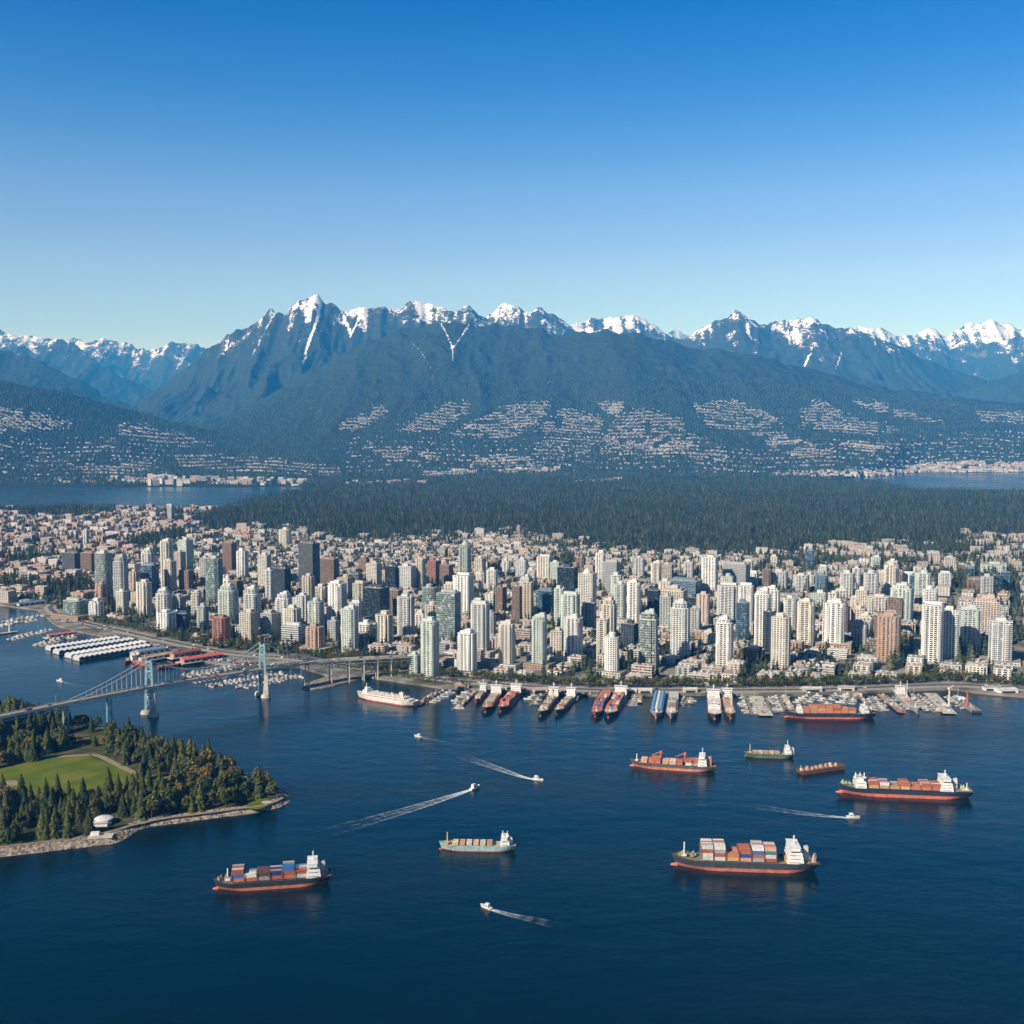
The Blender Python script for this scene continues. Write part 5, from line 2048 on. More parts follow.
# little spit under the viaduct
spit = [(298, 689), (310, 690.5), (330, 688), (346, 683.5), (362, 680), (360, 675), (330, 676), (306, 683)]
sp_w = smooth_loop([G(px, py, 0) for px, py in spit], 2)
ar = sum(sp_w[i][0] * sp_w[(i + 1) % len(sp_w)][1] - sp_w[(i + 1) % len(sp_w)][0] * sp_w[i][1] for i in range(len(sp_w)))
sp_w = sp_w if ar > 0 else sp_w[::-1]
b = MB(); b.prism(sp_w, -3, 1.6, bottom=False, top=True, pts1=offset_in(sp_w, 3)); tag(b.build('shore', M['shore_rock']), 'stony spit under the viaduct', kind='structure')

# car shapes
def car_mesh():
    b = MB()
    b.box(0, 0, .35, 4.4, 1.8, .65)
    b.prism([(-1.9, -.82), (1.3, -.82), (1.3, .82), (-1.9, .82)], 1.0, 1.5, pts1=[(-1.4, -.7), (.6, -.7), (.6, .7), (-1.4, .7)])
    for x in (-1.4, 1.4):
        for y in (-.85, .85):
            b.tube((x, y - .1, .34), (x, y + .1, .34), .34, 8)
    return b.mesh('car_body', M['paint'])


CAR = car_mesh()
ncar = 0
kk = {}
for i in range(26):
    x = random.uniform(G(4, 715, DZ)[0], E2.x)
    p, nr = deck_point(x)
    lane = random.choice((-1, 1))
    q = p + nr * lane * 2.1
    cn, cc = random.choice(CARC)
    o = bpy.data.objects.new('car', CAR)
    COL.objects.link(o)
    o.location = (q.x, q.y, p.z + .08)
    o.rotation_euler = (0, 0, math.atan2(-nr.x, nr.y) + (PI if lane > 0 else 0))
    o.color = (*cc, 1)
    tag(o, 'small %s car driving over the blue suspension bridge' % cn, 'car', '%s cars on the bridge' % cn)

# ================================================================== SHIPS
def hull_rows(L, B, D, boot, bow_full=.80):
    """stations from stern to bow: (x at waterline, half breadth there, x at deck, half breadth at deck, deck height)"""
    N_ = 26
    rows = []
    for i in range(N_ + 1):
        s = i / N_
        bd = B / 2
        if s < .12:
            bd *= .80 + .20 * math.sin(s / .12 * PI / 2)
        if s > bow_full:
            t = (s - bow_full) / (1 - bow_full)
            bd *= max(0.02, (1 - t ** 2.2))
        bw = B / 2
        if s < .24:
            bw *= .12 + .88 * math.sin(s / .24 * PI / 2)
        if s > bow_full - .1:
            t = (s - bow_full + .1) / (1.1 - bow_full)
            bw *= max(0.02, (1 - t ** 1.7))
        dz = D + (D * .38 * ((s - .84) / .16) ** 1.5 if s > .84 else 0) + (D * .10 if s < .12 else 0)
        rows.append((-L / 2 + L * (.03 + .93 * s), bw, -L / 2 + L * s, bd, dz))
    return rows


def loft(b, rings):
    """rings: list of closed-port/starboard outlines from stern to bow, lower to upper"""
    n_ = len(rings[0])
    for r0, r1 in zip(rings[:-1], rings[1:]):
        vs = r0 + r1
        m_ = len(r0)
        b.add(vs, [(i, (i + 1) % m_, m_ + (i + 1) % m_, m_ + i) for i in range(m_)])


def outline(xs, hs, zs):
    port = [(x, h, z) for x, h, z in zip(xs, hs, zs)]
    star = [(x, -h, z) for x, h, z in zip(xs, hs, zs)]
    return star + port[::-1]


def make_hull(root, L, B, D, boot, cup, clow, cdeck, bulb=True):
    R = hull_rows(L, B, D, boot)
    xw, hw, xd, hd, zd = map(list, zip(*R))
    n_ = len(R)
    f = boot / D
    xm = [a + (c - a) * f for a, c in zip(xw, xd)]
    hm_ = [a + (c - a) * min(1, f * 1.4) for a, c in zip(hw, hd)]
    lo = MB()
    loft(lo, [outline([x * .99 for x in xw], [h * .93 for h in hw], [-2.2] * n_), outline(xw, hw, [0.0] * n_), outline(xm, hm_, [boot] * n_)])
    if bulb:
        c = []
        for k in range(6):
            t = k / 5
            rr = B * .085 * math.sqrt(max(0.02, 1 - (t * .98) ** 2)) * 1.2
            c.append([(L * .455 + t * L * .05, rr * math.cos(a), .15 + rr * .8 * math.sin(a)) for a in [2 * PI * i / 10 for i in range(10)]])
        loft(lo, c)
    low = lo.build('underbody', M['ship_hull'], root, clow)
    up = MB()
    loft(up, [outline(xm, hm_, [boot + .002] * n_), outline(xd, hd, zd)])
    hull = up.build('hull', M['ship_hull'], root, cup)
    dk = MB()
    k = [z - min(1.1, D * .14) for z in zd]
    dk.add(outline(xd, [h * .985 for h in hd], k), [(i, i + 1, 2 * n_ - 2 - i, 2 * n_ - 1 - i) for i in range(n_ - 1)])
    dk.build('deck', M['ship_hull'], root, cdeck)
    return R


def superstructure(root, x, B, z, length, tiers, th, tint=(.74, .73, .70), wings=True, funnel=(.62, .18, .10), funnel_dx=None, mast=True):
    b, w = MB(), MB()
    for k in range(tiers):
        q = 1 - .05 * k
        lx = length * (1 - .07 * k)
        b.box(x, 0, z + k * th, lx, B * .92 * q, th * .985)
        w.box(x, 0, z + k * th + th * .45, lx + .12, B * .92 * q * .8, th * .15)
        w.box(x, 0, z + k * th + th * .45, lx * .7, B * .92 * q + .12, th * .13)
    zt = z + tiers * th
    b.box(x + length * .05, 0, zt, length * .62, B * (1.0 if wings else .6), th * .9)
    b.box(x + length * .05, 0, zt + th * .9, length * .7, B * (1.02 if wings else .64), .3)
    w.box(x + length * .05, 0, zt + th * .42, length * .62 + .14, B * .97 * (1 if wings else .6), th * .32)
    s = b.build('superstructure', M['paint'], root, tint)
    w.build('window_band', M['dark_window'], s)
    if mast:
        m_ = MB()
        zt2 = zt + th * .9
        m_.tube((x, 0, zt2), (x, 0, zt2 + th * 2.6), B * .035, 6, B * .02)
        m_.tube((x, -B * .16, zt2 + th * 1.5), (x, B * .16, zt2 + th * 1.5), .18, 5)
        m_.box(x + .6, 0, zt2 + th * 1.9, .4, B * .14, .35)
        m_.build('radar_mast', M['white_paint'], s)
    if funnel:
        f = MB()
        fx = x - length * .85 if funnel_dx is None else x + funnel_dx
        f.prism([(fx - 2, -1.6), (fx + 2, -1.6), (fx + 2, 1.6), (fx - 2, 1.6)], z, z + th * (tiers + .3), pts1=[(fx - 1.9, -1.4), (fx + 1.3, -1.4), (fx + 1.3, 1.4), (fx - 1.9, 1.4)])
        f.tube((fx - .6, .4, z + th * (tiers + .3)), (fx - .9, .4, z + th * (tiers + .8)), .35, 6)
        f.build('funnel', M['paint'], root, funnel)


def post_mast(root, x, z, h, r, col=(.72, .70, .64)):
    b = MB()
    b.tube((x, 0, z), (x, 0, z + h), r, 7, r * .7)
    b.tube((x, -2.2 * r, z + h * .75), (x, 2.2 * r, z + h * .75), r * .4, 5)
    b.box(x, 0, z, r * 5, r * 6, r * 2)
    b.build('mast', M['paint'], root, col)


def deck_crane(root, x, y, z, h, reach, col, ang=0.2):
    b = MB()
    b.tube((x, y, z), (x, y, z + h), 1.0, 8, .85)
    b.box(x, y, z + h, 2.8, 2.6, 2.4)
    e = (x + reach * math.cos(ang), y + .2, z + h + reach * math.sin(ang))
    b.tube((x, y, z + h + 1.2), e, .5, 5, .3)
    b.tube((x, y, z + h + 2.4), e, .12, 4)
    b.build('crane', M['paint'], root, col)


def hatches(root, xs, z, lx, by, h, cols):
    for x, c in zip(xs, cols):
        b = MB()
        b.box(x, 0, z, lx * .94, by, h * .7)
        b.box(x, 0, z + h * .7, lx, by * 1.04, h * .3)
        for k in range(-2, 3):
            b.box(x, k * by * .2, z + h, lx * .96, by * .03, h * .14)
        b.build('hatch_cover', M['ship_hull'], root, c)


def bits(root, n, x0, x1, B, z, cols, hmax=2.4):
    """winches, vents and lockers, each its own fitting"""
    for _ in range(n):
        b = MB()
        x, y = random.uniform(x0, x1), random.uniform(-.36, .36) * B
        w, d, h = random.uniform(.9, 2.6), random.uniform(.8, 2.0), random.uniform(.6, hmax)
        b.box(x, y, z, w, d, h)
        b.cyl(x, y, z + h, z + h * 1.5, .35 * min(w, d), n=7)
        b.build('deck_fitting', M['paint'], root, random.choice(cols))


def ship_at(bow, stern, zw=0):
    a, c = Vector((*G(*bow, 0), 0)), Vector((*G(*stern, 0), 0))
    d = a - c
    return (a + c) / 2, d.length, math.atan2(d.y, d.x)


BOXM = None


def container_mesh():
    b = MB()
    L, W, H = 8.7, 2.5, 2.9
    b.box(0, 0, .06, L - .12, W - .12, H - .12)
    for x in (-1, 1):
        for y in (-1, 1):
            b.box(x * (L / 2 - .11), y * (W / 2 - .11), 0, .22, .22, H)
    for z in (0, H - .2):
        for y in (-1, 1):
            b.box(0, y * (W / 2 - .08), z, L - .46, .16, .2)
        for x in (-1, 1):
            b.box(x * (L / 2 - .08), 0, z, .16, W - .46, .2)
    k = -L / 2 + .7
    while k < L / 2 - .5:
        for y in (-1, 1):
            b.box(k, y * (W / 2 - .045), .22, .22, .05, H - .44)
        k += .62
    return b.mesh('shipping_container', M['container_steel'])


BOXM = container_mesh()
CC = {'r': ('rust red', (.42, .13, .075)), 'o': ('orange red', (.52, .20, .10)), 'w': ('white', (.66, .64, .60)), 'b': ('blue', (.05, .16, .38)), 'g': ('grey', (.34, .35, .35)), 'y': ('tan', (.50, .34, .18)),
      'n': ('navy blue', (.035, .06, .20)), 't': ('teal', (.08, .24, .26)), 'd': ('dark brown', (.13, .07, .05)), 'p': ('pale pink', (.58, .34, .27))}


def lashing(root, xs, z, h, B):
    for x in xs:
        b = MB()
        for y in (-1, 0, 1):
            b.box(x, y * B * .42, z, .35, .35, h)
        b.box(x, 0, z + h - .3, .35, B * .86, .3)
        b.box(x, 0, z + h * .5, .35, B * .86, .25)
        b.build('lashing_frame', M['paint'], root, (.30, .14, .10))


def stack_boxes(pos, rz, bays, z, B, shipword):
    """bays: list of (x, near-side colours bottom to top); hidden ones in the middle of a stack are not built"""
    c, s = math.cos(rz), math.sin(rz)
    rows_ = max(3, int(B * .9 / 2.6))
    near_sign = 1 if math.cos(rz) < 0 else -1
    for bi, (bx, cols) in enumerate(bays):
        for r in range(rows_):
            tiers = len(cols)
            for k in range(tiers):
                side = r == 0
                topm = k == tiers - 1
                prev_h = len(bays[bi - 1][1]) if bi else 0
                next_h = len(bays[bi + 1][1]) if bi + 1 < len(bays) else 0
                if not (side or topm or (r == rows_ - 1 and k >= tiers - 2)):
                    if not (k >= min(prev_h, next_h) and k >= tiers - 2):
                        continue
                if topm and r > 0 and random.random() < .12:
                    continue
                ly = near_sign * ((rows_ - 1) / 2 - r) * 2.6
                code = cols[k] if (side or random.random() < .45) else random.choice('roorwybgp')
                nm, cc = CC[code]
                o = bpy.data.objects.new('shipping_container', BOXM)
                COL.objects.link(o)
                o.location = (pos.x + bx * c - ly * s, pos.y + bx * s + ly * c, z + k * 2.96)
                o.rotation_euler = (0, 0, rz)
                f = random.uniform(.8, 1.12)
                o.color = (cc[0] * f, cc[1] * f, cc[2] * f, 1)
                side_w = 'nearest row' if r == 0 else ('%s row' % ordw(r))
                tag(o, '%s container, %s bay from bow, %s, tier %d, %s' % (nm, ordw(bi), side_w, k + 1, shipword), 'container', 'containers on the %s' % shipword)


RED = (.46, .15, .10)
BLK = (.030, .034, .040)
GRN = (.24, .27, .12)

# the two laden container ships in front
pos, L, rz = ship_at((213, 889), (331, 880.5))
s1 = thing('container_ship', 'black container ship with piled boxes and white bridge off the wooded point', 'ship', (pos.x, pos.y, 0), rz, 'container ships')
make_hull(s1, L, 17, 6.4, 2.3, BLK, RED, (.22, .17, .13))
superstructure(s1, -L * .35, 17, 5.8, 11, 3, 2.9, funnel=(.55, .50, .46), funnel_dx=-7)
post_mast(s1, L * .375, 6.2, 9, .7)
bits(s1, 9, L * .38, L * .46, 9, 6.3, [(.5, .3, .2), (.35, .3, .2), (.6, .55, .5)])
bits(s1, 8, -L * .47, -L * .42, 12, 6.0, [(.6, .58, .55), (.15, .2, .3), (.5, .25, .15)], 4)
x0 = L * .345
stack_boxes(pos, rz, [(x0 - 9.4 * i - 5, c) for i, c in enumerate(['obr', 'ow', 'gd', 'rn', 'orb', 'wr'])], 6.6, 17, 'leftmost ship')

lashing(s1, [x0 - 9.4 * i - .3 for i in range(7)], 5.8, 6.4, 17)
pos, L, rz = ship_at((671, 864.5), (818, 869.5))
s2 = thing('container_ship', 'large dark container ship with tall white and red stacks at lower right', 'ship', (pos.x, pos.y, 0), rz, 'container ships')
make_hull(s2, L, 20, 7.6, 2.6, (.045, .055, .058), RED, (.25, .22, .13))
superstructure(s2, -L * .335, 20, 7, 13, 4, 2.7, funnel=(.60, .56, .50), funnel_dx=-9)
post_mast(s2, L * .41, 8, 11, .7)
bits(s2, 14, L * .33, L * .45, 11, 7.6, [GRN, (.4, .36, .2), (.5, .45, .35)], 3)
bits(s2, 14, -L * .48, -L * .41, 15, 7.2, [(.65, .62, .58), (.16, .2, .3), (.5, .2, .13)], 5)
x0 = L * .30
stack_boxes(pos, rz, [(x0 - 5, 'wwrw'), (x0 - 14.6, 'wrgw'), (x0 - 25, 'yo'), (x0 - 34.5, 'pnr'), (x0 - 44.5, 'grbw'), (x0 - 54, 'rwtp'), (x0 - 70, 'y')], 7.6, 20, 'lower right ship')

lashing(s2, [x0 - .2, x0 - 9.8, x0 - 19.6, x0 - 29.8, x0 - 39.4, x0 - 49.3, x0 - 58.8], 6.8, 9, 20)
pos, L, rz = ship_at((836, 792), (972, 797.5))
s3 = thing('container_ship', 'long navy ship with two white deckhouses, one near each end', 'ship', (pos.x, pos.y, 0), rz, 'container ships')
make_hull(s3, L, 19, 7.6, 3.0, (.025, .035, .065), (.55, .16, .10), (.30, .32, .15))
superstructure(s3, -L * .30, 19, 7, 12, 4, 2.5, funnel=(.66, .62, .56), funnel_dx=-9)
superstructure(s3, L * .325, 19, 7.2, 10, 2, 3.0, funnel=None, wings=False, mast=False)
for q in (-4, 0, 4):
    post_mast(s3, L * .325 + q, 15.0, 5, .6)
post_mast(s3, -L * .46, 7, 7, .6)
bits(s3, 12, L * .38, L * .46, 10, 8.6, [(.36, .42, .18), (.42, .44, .25)], 2.4)
bits(s3, 10, -L * .47, -L * .38, 14, 7.0, [(.45, .44, .25), (.6, .56, .45)], 3)
stack_boxes(pos, rz, [(L * .27 - 9.6 * i - 5, c) for i, c in enumerate(['yr', 'yw', 'y', 'yr', 'o', 'or', 'or'])], 7.6, 19, 'two-house ship')

pos, L, rz = ship_at((630, 765.5), (716, 771))
s4 = thing('cargo_ship', 'red bottomed freighter with three tan and red crane posts amid the bay', 'ship', (pos.x, pos.y, 0), rz, 'freighters at anchor')
make_hull(s4, L, 15, 5.6, 2.6, (.10, .085, .085), (.56, .20, .12), (.36, .16, .10))
superstructure(s4, -L * .345, 15, 5.2, 9, 3, 2.8, funnel=(.45, .22, .14), funnel_dx=-7)
post_mast(s4, L * .42, 6, 7, .55)
for x in (.14, -.14):
    deck_crane(s4, L * x, 0, 6, 9, 10, (.44, .13, .09), -.25)
hatches(s4, [L * q for q in (.33, .24, .08, .0, -.08)], 5.4, L * .075, 11, 3.4, [(.50, .36, .24), (.45, .15, .10), (.5, .32, .2), (.56, .44, .32), (.42, .14, .1)])
stack_boxes(pos, rz, [(L * .19, 'or'), (-L * .2, 'wr'), (-L * .265, 'gr')], 5.4, 13, 'crane freighter')

pos, L, rz = ship_at((744, 756), (794, 757.5))
s5 = thing('cargo_ship', 'small green hulled coaster with white deckhouse at its right end', 'ship', (pos.x, pos.y, 0), rz, 'freighters at anchor')
make_hull(s5, L, 10, 4.2, .7, (.06, .15, .11), (.30, .09, .06), (.40, .27, .18))
superstructure(s5, -L * .37, 10, 4, 7, 2, 2.7, funnel=(.6, .58, .52), funnel_dx=-4.5)
post_mast(s5, L * .38, 4.2, 9, .55, (.55, .42, .24))
hatches(s5, [L * q for q in (.28, .17, .06, -.05, -.16)], 4, L * .1, 7, 2.0, [(.46, .30, .2), (.5, .4, .3), (.44, .26, .18), (.48, .36, .26), (.42, .3, .2)])

pos, L, rz = ship_at((439, 849), (516, 850))
s6 = thing('cargo_ship', 'pale teal hulled freighter with red waterline alone in the middle of the bay', 'ship', (pos.x, pos.y, 0), rz, 'freighters at anchor')
make_hull(s6, L, 11.5, 5.2, .9, (.30, .42, .40), (.34, .06, .05), (.45, .40, .30))
superstructure(s6, -L * .36, 11.5, 4.8, 7.5, 2, 2.4, funnel=(.70, .68, .62), funnel_dx=-4, mast=False)
post_mast(s6, -L * .33, 11.8, 4.5, .5); post_mast(s6, -L * .39, 11.8, 4, .5)
post_mast(s6, L * .39, 5.5, 9, .6, (.60, .42, .22))
hatches(s6, [L * (.28 - .088 * i) for i in range(6)], 4.8, L * .07, 8, 2.4, [(.55, .46, .32), (.50, .30, .18), (.56, .50, .40), (.52, .36, .22), (.5, .46, .36), (.46, .26, .17)])
bits(s6, 8, L * .3, L * .44, 6, 5.0, [(.5, .45, .3), (.5, .3, .2)], 1.6)

pos, L, rz = ship_at((799, 774), (842, 767.5))
bg = thing('barge', 'low brown barge heaped with tan cargo beside the green coaster', 'barge', (pos.x, pos.y, 0), rz)
b = MB()
w2 = 5.5
b.prism([(-L / 2 + 2, -w2), (L / 2 - 2, -w2), (L / 2 - 2, w2), (-L / 2 + 2, w2)], -1, 3.4, pts1=[(-L / 2, -w2), (L / 2, -w2), (L / 2, w2), (-L / 2, w2)])
b.build('hull', M['ship_hull'], bg, (.17, .075, .05))
for s in (-1, 1):
    b = MB(); b.box(0, s * (w2 - .2), 3.41, L * .96, .3, 1.0); b.build('bulwark', M['ship_hull'], bg, (.26, .14, .09))
for i in range(7):
    b = MB(); r = random.uniform(2.2, 3.8)
    b.cyl(L * (-.34 + .11 * i), random.uniform(-1, 1), 3.42, 3.4 + random.uniform(2, 4), r, r * .35, n=9); b.build('cargo_heap', M['ship_hull'], bg, random.choice([(.52, .30, .17), (.50, .40, .28), (.40, .24, .15)]))
b = MB(); b.tube((L * .46, 0, 3.4), (L * .46, 0, 8.5), .3, 6); b.box(L * .44, 0, 3.4, 2.5, 3, 2); b.build('winch_post', M['paint'], bg, (.6, .55, .45))

# the laden ship lying along the quay
pos, L, rz = ship_at((784, 717), (875, 717.5))
s8 = thing('container_ship', 'black container ship moored broadside to the quay with orange cargo between white ends', 'ship', (pos.x, pos.y, 0), rz, 'container ships')
make_hull(s8, L, 17, 6.6, 2.2, (.03, .035, .055), (.50, .14, .10), (.3, .2, .15))
superstructure(s8, L * .33, 14, 6.2, 6, 2, 2.8, funnel=None, mast=False, wings=False)
superstructure(s8, -L * .38, 16, 6.2, 8, 2, 2.9, funnel=(.62, .6, .55), funnel_dx=-7)
stack_boxes(pos, rz, [(L * .265 - 9.2 * i, c) for i, c in enumerate(['oo', 'oyo', 'opo', 'ooo', 'oro', 'oo', 'yo'])], 6.4, 12, 'moored ship')

# ferry at the left berth
pos, L, rz = ship_at((357, 697), (416, 706.5))
fy = thing('ferry', 'white passenger ferry with red waterline moored by the bridge spit', 'ferry', (pos.x, pos.y, 0), rz)
make_hull(fy, L, 15, 6.2, 1.6, (.66, .62, .57), (.46, .13, .10), (.55, .50, .42), bulb=False)
b, w = MB(), MB()
for k in range(2):
    b.box(-L * .03, 0, 5.6 + k * 2.4, L * (.80 - .16 * k), 13.6 - k, 2.35)
    w.box(-L * .03, 0, 6.5 + k * 2.4, L * (.80 - .16 * k) * .97, 13.7 - k, .6)
sx_ = b.build('superstructure', M['paint'], fy, (.68, .62, .54)); w.build('window_band', M['dark_window'], sx_)
b = MB(); b.box(L * .31, 0, 8, 7, 13, 4.5); b.box(L * .31, 0, 12.5, 4, 8, 2.4); b.build('wheelhouse', M['white_paint'], fy)
post_mast(fy, L * .33, 14.8, 6, .5)
bits(fy, 16, -L * .34, L * .2, 12, 10.3, [(.6, .57, .5), (.4, .42, .48), (.5, .36, .25), (.66, .64, .6)], 2.2)
b = MB(); b.prism([(-L * .30, -2), (-L * .22, -2), (-L * .22, 2), (-L * .30, 2)], 10.3, 15.5, pts1=[(-L * .29, -1.6), (-L * .24, -1.6), (-L * .24, 1.6), (-L * .29, 1.6)]); b.build('funnel', M['paint'], fy, (.6, .56, .5))
for k in range(4):
    b = MB(); xx = -L * .25 + k * L * .12
    b.tube((xx - 2, -6.9, 9.2), (xx + 2, -6.9, 9.2), .8, 7); b.build('lifeboat', M['paint'], fy, (.60, .24, .10))

# ---- ships lying nose-out between the piers
MOORED = [  # bow, stern, breadth, hull, underside, deck, cargo, house, description
    ((476, 704), (485, 692), 8, (.30, .13, .09), (.3, .1, .07), (.45, .3, .2), 'hatch', 1, 'short rust red coaster nosing out beside the white yacht cluster'),
    ((485, 713), (499, 692), 13, (.05, .045, .05), (.42, .12, .09), (.45, .27, .17), 'hatch', 1, 'tan decked black freighter, left of the first close pair of moored ships'),
    ((500, 712.5), (520, 691), 13, (.04, .05, .06), (.40, .13, .09), (.42, .18, .13), 'box', 1, 'red laden freighter, right of the first close pair of moored ships'),
    ((540, 717), (557, 694), 12, (.05, .055, .06), (.45, .15, .1), (.46, .38, .27), 'crane', 1, 'pale decked freighter with yellow cranes, left of the second moored pair'),
    ((556, 715.5), (575, 695), 11, (.06, .09, .12), (.25, .1, .1), (.42, .40, .36), 'hatch', 1, 'slim grey freighter, right of the second moored pair'),
    ((595, 718), (606, 694), 13, (.30, .10, .07), (.30, .08, .06), (.44, .19, .12), 'box', 0, 'orange red laden freighter, left of the third moored pair'),
    ((608, 718.5), (624, 692), 15, (.035, .05, .10), (.40, .12, .09), (.5, .4, .35), 'box', 1, 'freighter with white bridge and red white cargo, right of the third moored pair'),
    ((656, 719), (661, 695), 15, (.40, .33, .26), (.35, .15, .1), (.50, .44, .38), 'long', 0, 'beige vessel with blue striped long roof, left of the fourth moored pair'),
    ((671, 719), (673, 696), 13, (.36, .36, .36), (.25, .15, .12), (.52, .50, .46), 'hatch', 0, 'grey white vessel, right of the fourth moored pair'),
    ((715, 720), (713, 696), 15, (.06, .06, .09), (.45, .13, .1), (.62, .58, .54), 'white', 1, 'white fronted vessel, left of the fifth moored pair'),
    ((731, 719.5), (726, 695), 12, (.20, .12, .08), (.38, .2, .1), (.50, .36, .25), 'crane', 1, 'brown vessel with tall pale crane, right of the fifth moored pair'),
    ((918, 714), (896, 693), 11, (.30, .34, .38), (.3, .2, .15), (.56, .52, .46), 'mast', 1, 'grey white vessel with tall mast moored right of the big quayside ship'),
]
for k, (bow, stern, B, cu, cl_, cd, cargo, house, lab) in enumerate(MOORED):
    pos, L, rz = ship_at(bow, stern)
    B *= 1.15
    r = thing('moored_freighter', lab, 'ship', (pos.x, pos.y, 0), rz, 'ships moored nose out at the quay')
    D_ = 5.2
    make_hull(r, L, B, D_, 1.4, cu, cl_, cd)
    if house:
        superstructure(r, -L * .30, B, D_ - .6, 7, 3, 2.6, funnel=(.5, .3, .2), funnel_dx=-6)
    if cargo in ('hatch', 'crane', 'mast'):
        hatches(r, [L * (.26 - .1 * i) for i in range(5)], D_ - .6, L * .08, B * .66, 2.2, [random.choice([(.5, .34, .22), (.42, .2, .13), (.55, .5, .42), (.3, .3, .3), (.58, .55, .5)]) for _ in range(5)])
        bits(r, 8, -L * .2, L * .36, B, D_ - .5, [(.6, .57, .5), (.5, .25, .15), (.6, .5, .25)], 3)
    if cargo == 'box':
        for i in range(5):
            for q in (-1, 0, 1):
                b = MB(); b.box(L * (.25 - .105 * i), q * B * .27, D_ - .5, L * .09, B * .24, random.uniform(2.4, 5.2)); b.box(L * (.25 - .105 * i), q * B * .27, D_ - .5, L * .092, B * .05, 2.3)
                b.build('cargo_block', M['container_steel'], r, random.choice([(.46, .13, .08), (.5, .2, .1), (.6, .56, .5), (.1, .16, .3), (.42, .12, .09)]))
    if cargo == 'crane':
        for q in (.16, -.12):
            deck_crane(r, L * q, B * .2, D_, 9, 11, (.6, .42, .14) if k == 3 else (.62, .58, .5), .5)
    if cargo == 'long':
        for q in (-1, 0, 1):
            b = MB(); b.gable(0, q * B * .28, D_ + 3.2, L * .74, B * .24, 1.6); b.box(0, q * B * .28, D_ - .6, L * .72, B * .22, 3.8); b.build('shed_roof', M['paint'], r, (.12, .26, .45) if q else (.62, .6, .56))
    if cargo == 'white':
        superstructure(r, L * .22, B * .9, D_, 9, 2, 2.6, funnel=None, wings=False)
        bits(r, 10, -L * .2, L * .1, B, D_ - .5, [(.66, .64, .6), (.5, .2, .15)], 3)
    if cargo == 'mast':
        b = MB(); b.tube((0, 0, D_), (0, 0, D_ + 24), .55, 7, .25); b.tube((0, 0, D_ + 20), (L * .3, 0, D_ + 3), .1, 4); b.build('tall_mast', M['white_paint'], r)
    post_mast(r, L * .38, D_, 6, .4)

# ---- piers and pontoons
def pier(name, label, a, c, w, z=1.6, mat='timber_deck', group=None, posts=True):
    p, q = Vector((*G(*a, z), z)), Vector((*G(*c, z), z))
    d = q - p
    L = d.length
    r = thing(name, label, 'pier', ((p.x + q.x) / 2, (p.y + q.y) / 2, 0), math.atan2(d.y, d.x), group)
    b = MB(); b.box(0, 0, z - .7, L, w, .7); b.build('deck', M[mat], r)
    if posts:
        m_ = max(2, int(L / 14))
        for i in range(m_):
            for s in (-1, 1):
                b = MB(); x = -L / 2 + L * (i + .5) / m_
                b.cyl(x, s * (w / 2 - .15), -3, z + .9, .3, n=6); b.build('pile', M['bark'], r)
    return r, L, math.atan2(d.y, d.x)


PIERS = [('pier', 'timber pier with a yacht cluster left of the moored freighters', (462, 704), (476, 691), 5), ('pier', 'wide pale pier slab between the fifth pair and the broadside ship', (766, 715), (756, 696), 17),
         ('pier', 'narrow pale pier behind the bow of the broadside ship', (792, 709), (784, 695), 7), ('pier', 'broad pale pier with barges and red crane near the right edge', (950, 713), (930, 693), 16),
         ('pier', 'pier right of the tall masted vessel', (902, 712), (880, 694), 9), ('pier', 'low pier with parked craft behind the white ferry', (418, 704), (440, 690), 8),
         ('pier', 'short timber pier left of the third moored pair', (575, 700), (579, 693), 6), ('pier', 'timber pier between the third and fourth moored pairs', (640, 702), (641, 695), 6),
         ('pier', 'narrow pier between ship stern and quay sheds', (868, 706), (858, 693), 6)]
CRB = None
for nm, lab, a, c, w in PIERS:
    pr_, L, rz = pier(nm, lab, a, c, w, 2.2, 'pale_concrete' if 'pale' in lab else 'timber_deck', 'piers along the city quay')
    short = lab.replace(' near the right edge', '')
    for k in range(int(L / 4.2)):
        if random.random() < .25:
            continue
        t, q = -L / 2 + 2 + k * 4.2, random.uniform(-.3, .3) * w
        x, y = pr_.location.x + t * math.cos(rz) - q * math.sin(rz), pr_.location.y + t * math.sin(rz) + q * math.cos(rz)
        cn, cc = random.choice([('white', (.62, .6, .56)), ('rusty', (.40, .18, .11)), ('grey', (.34, .34, .33)), ('blue', (.12, .2, .32)), ('tan', (.5, .4, .28))])
        s = random.uniform(1.4, 2.6)
        b = MB(); b.box(0, 0, 0, s * 1.7, s, s * random.uniform(.6, 1.1)); b.box(0, 0, s * .2, s * 1.74, s * 1.04, .2)
        o = b.build('cargo_crate', M['paint'], None, cc)
        o.location = (x, y, 2.2)
        o.rotation_euler = (0, 0, rz + random.choice((0, PI / 2)))
        tag(o, '%s crate on the %s' % (cn, ' '.join(short.split()[:9])), 'crate', '%s crates on the %s' % (cn, short))

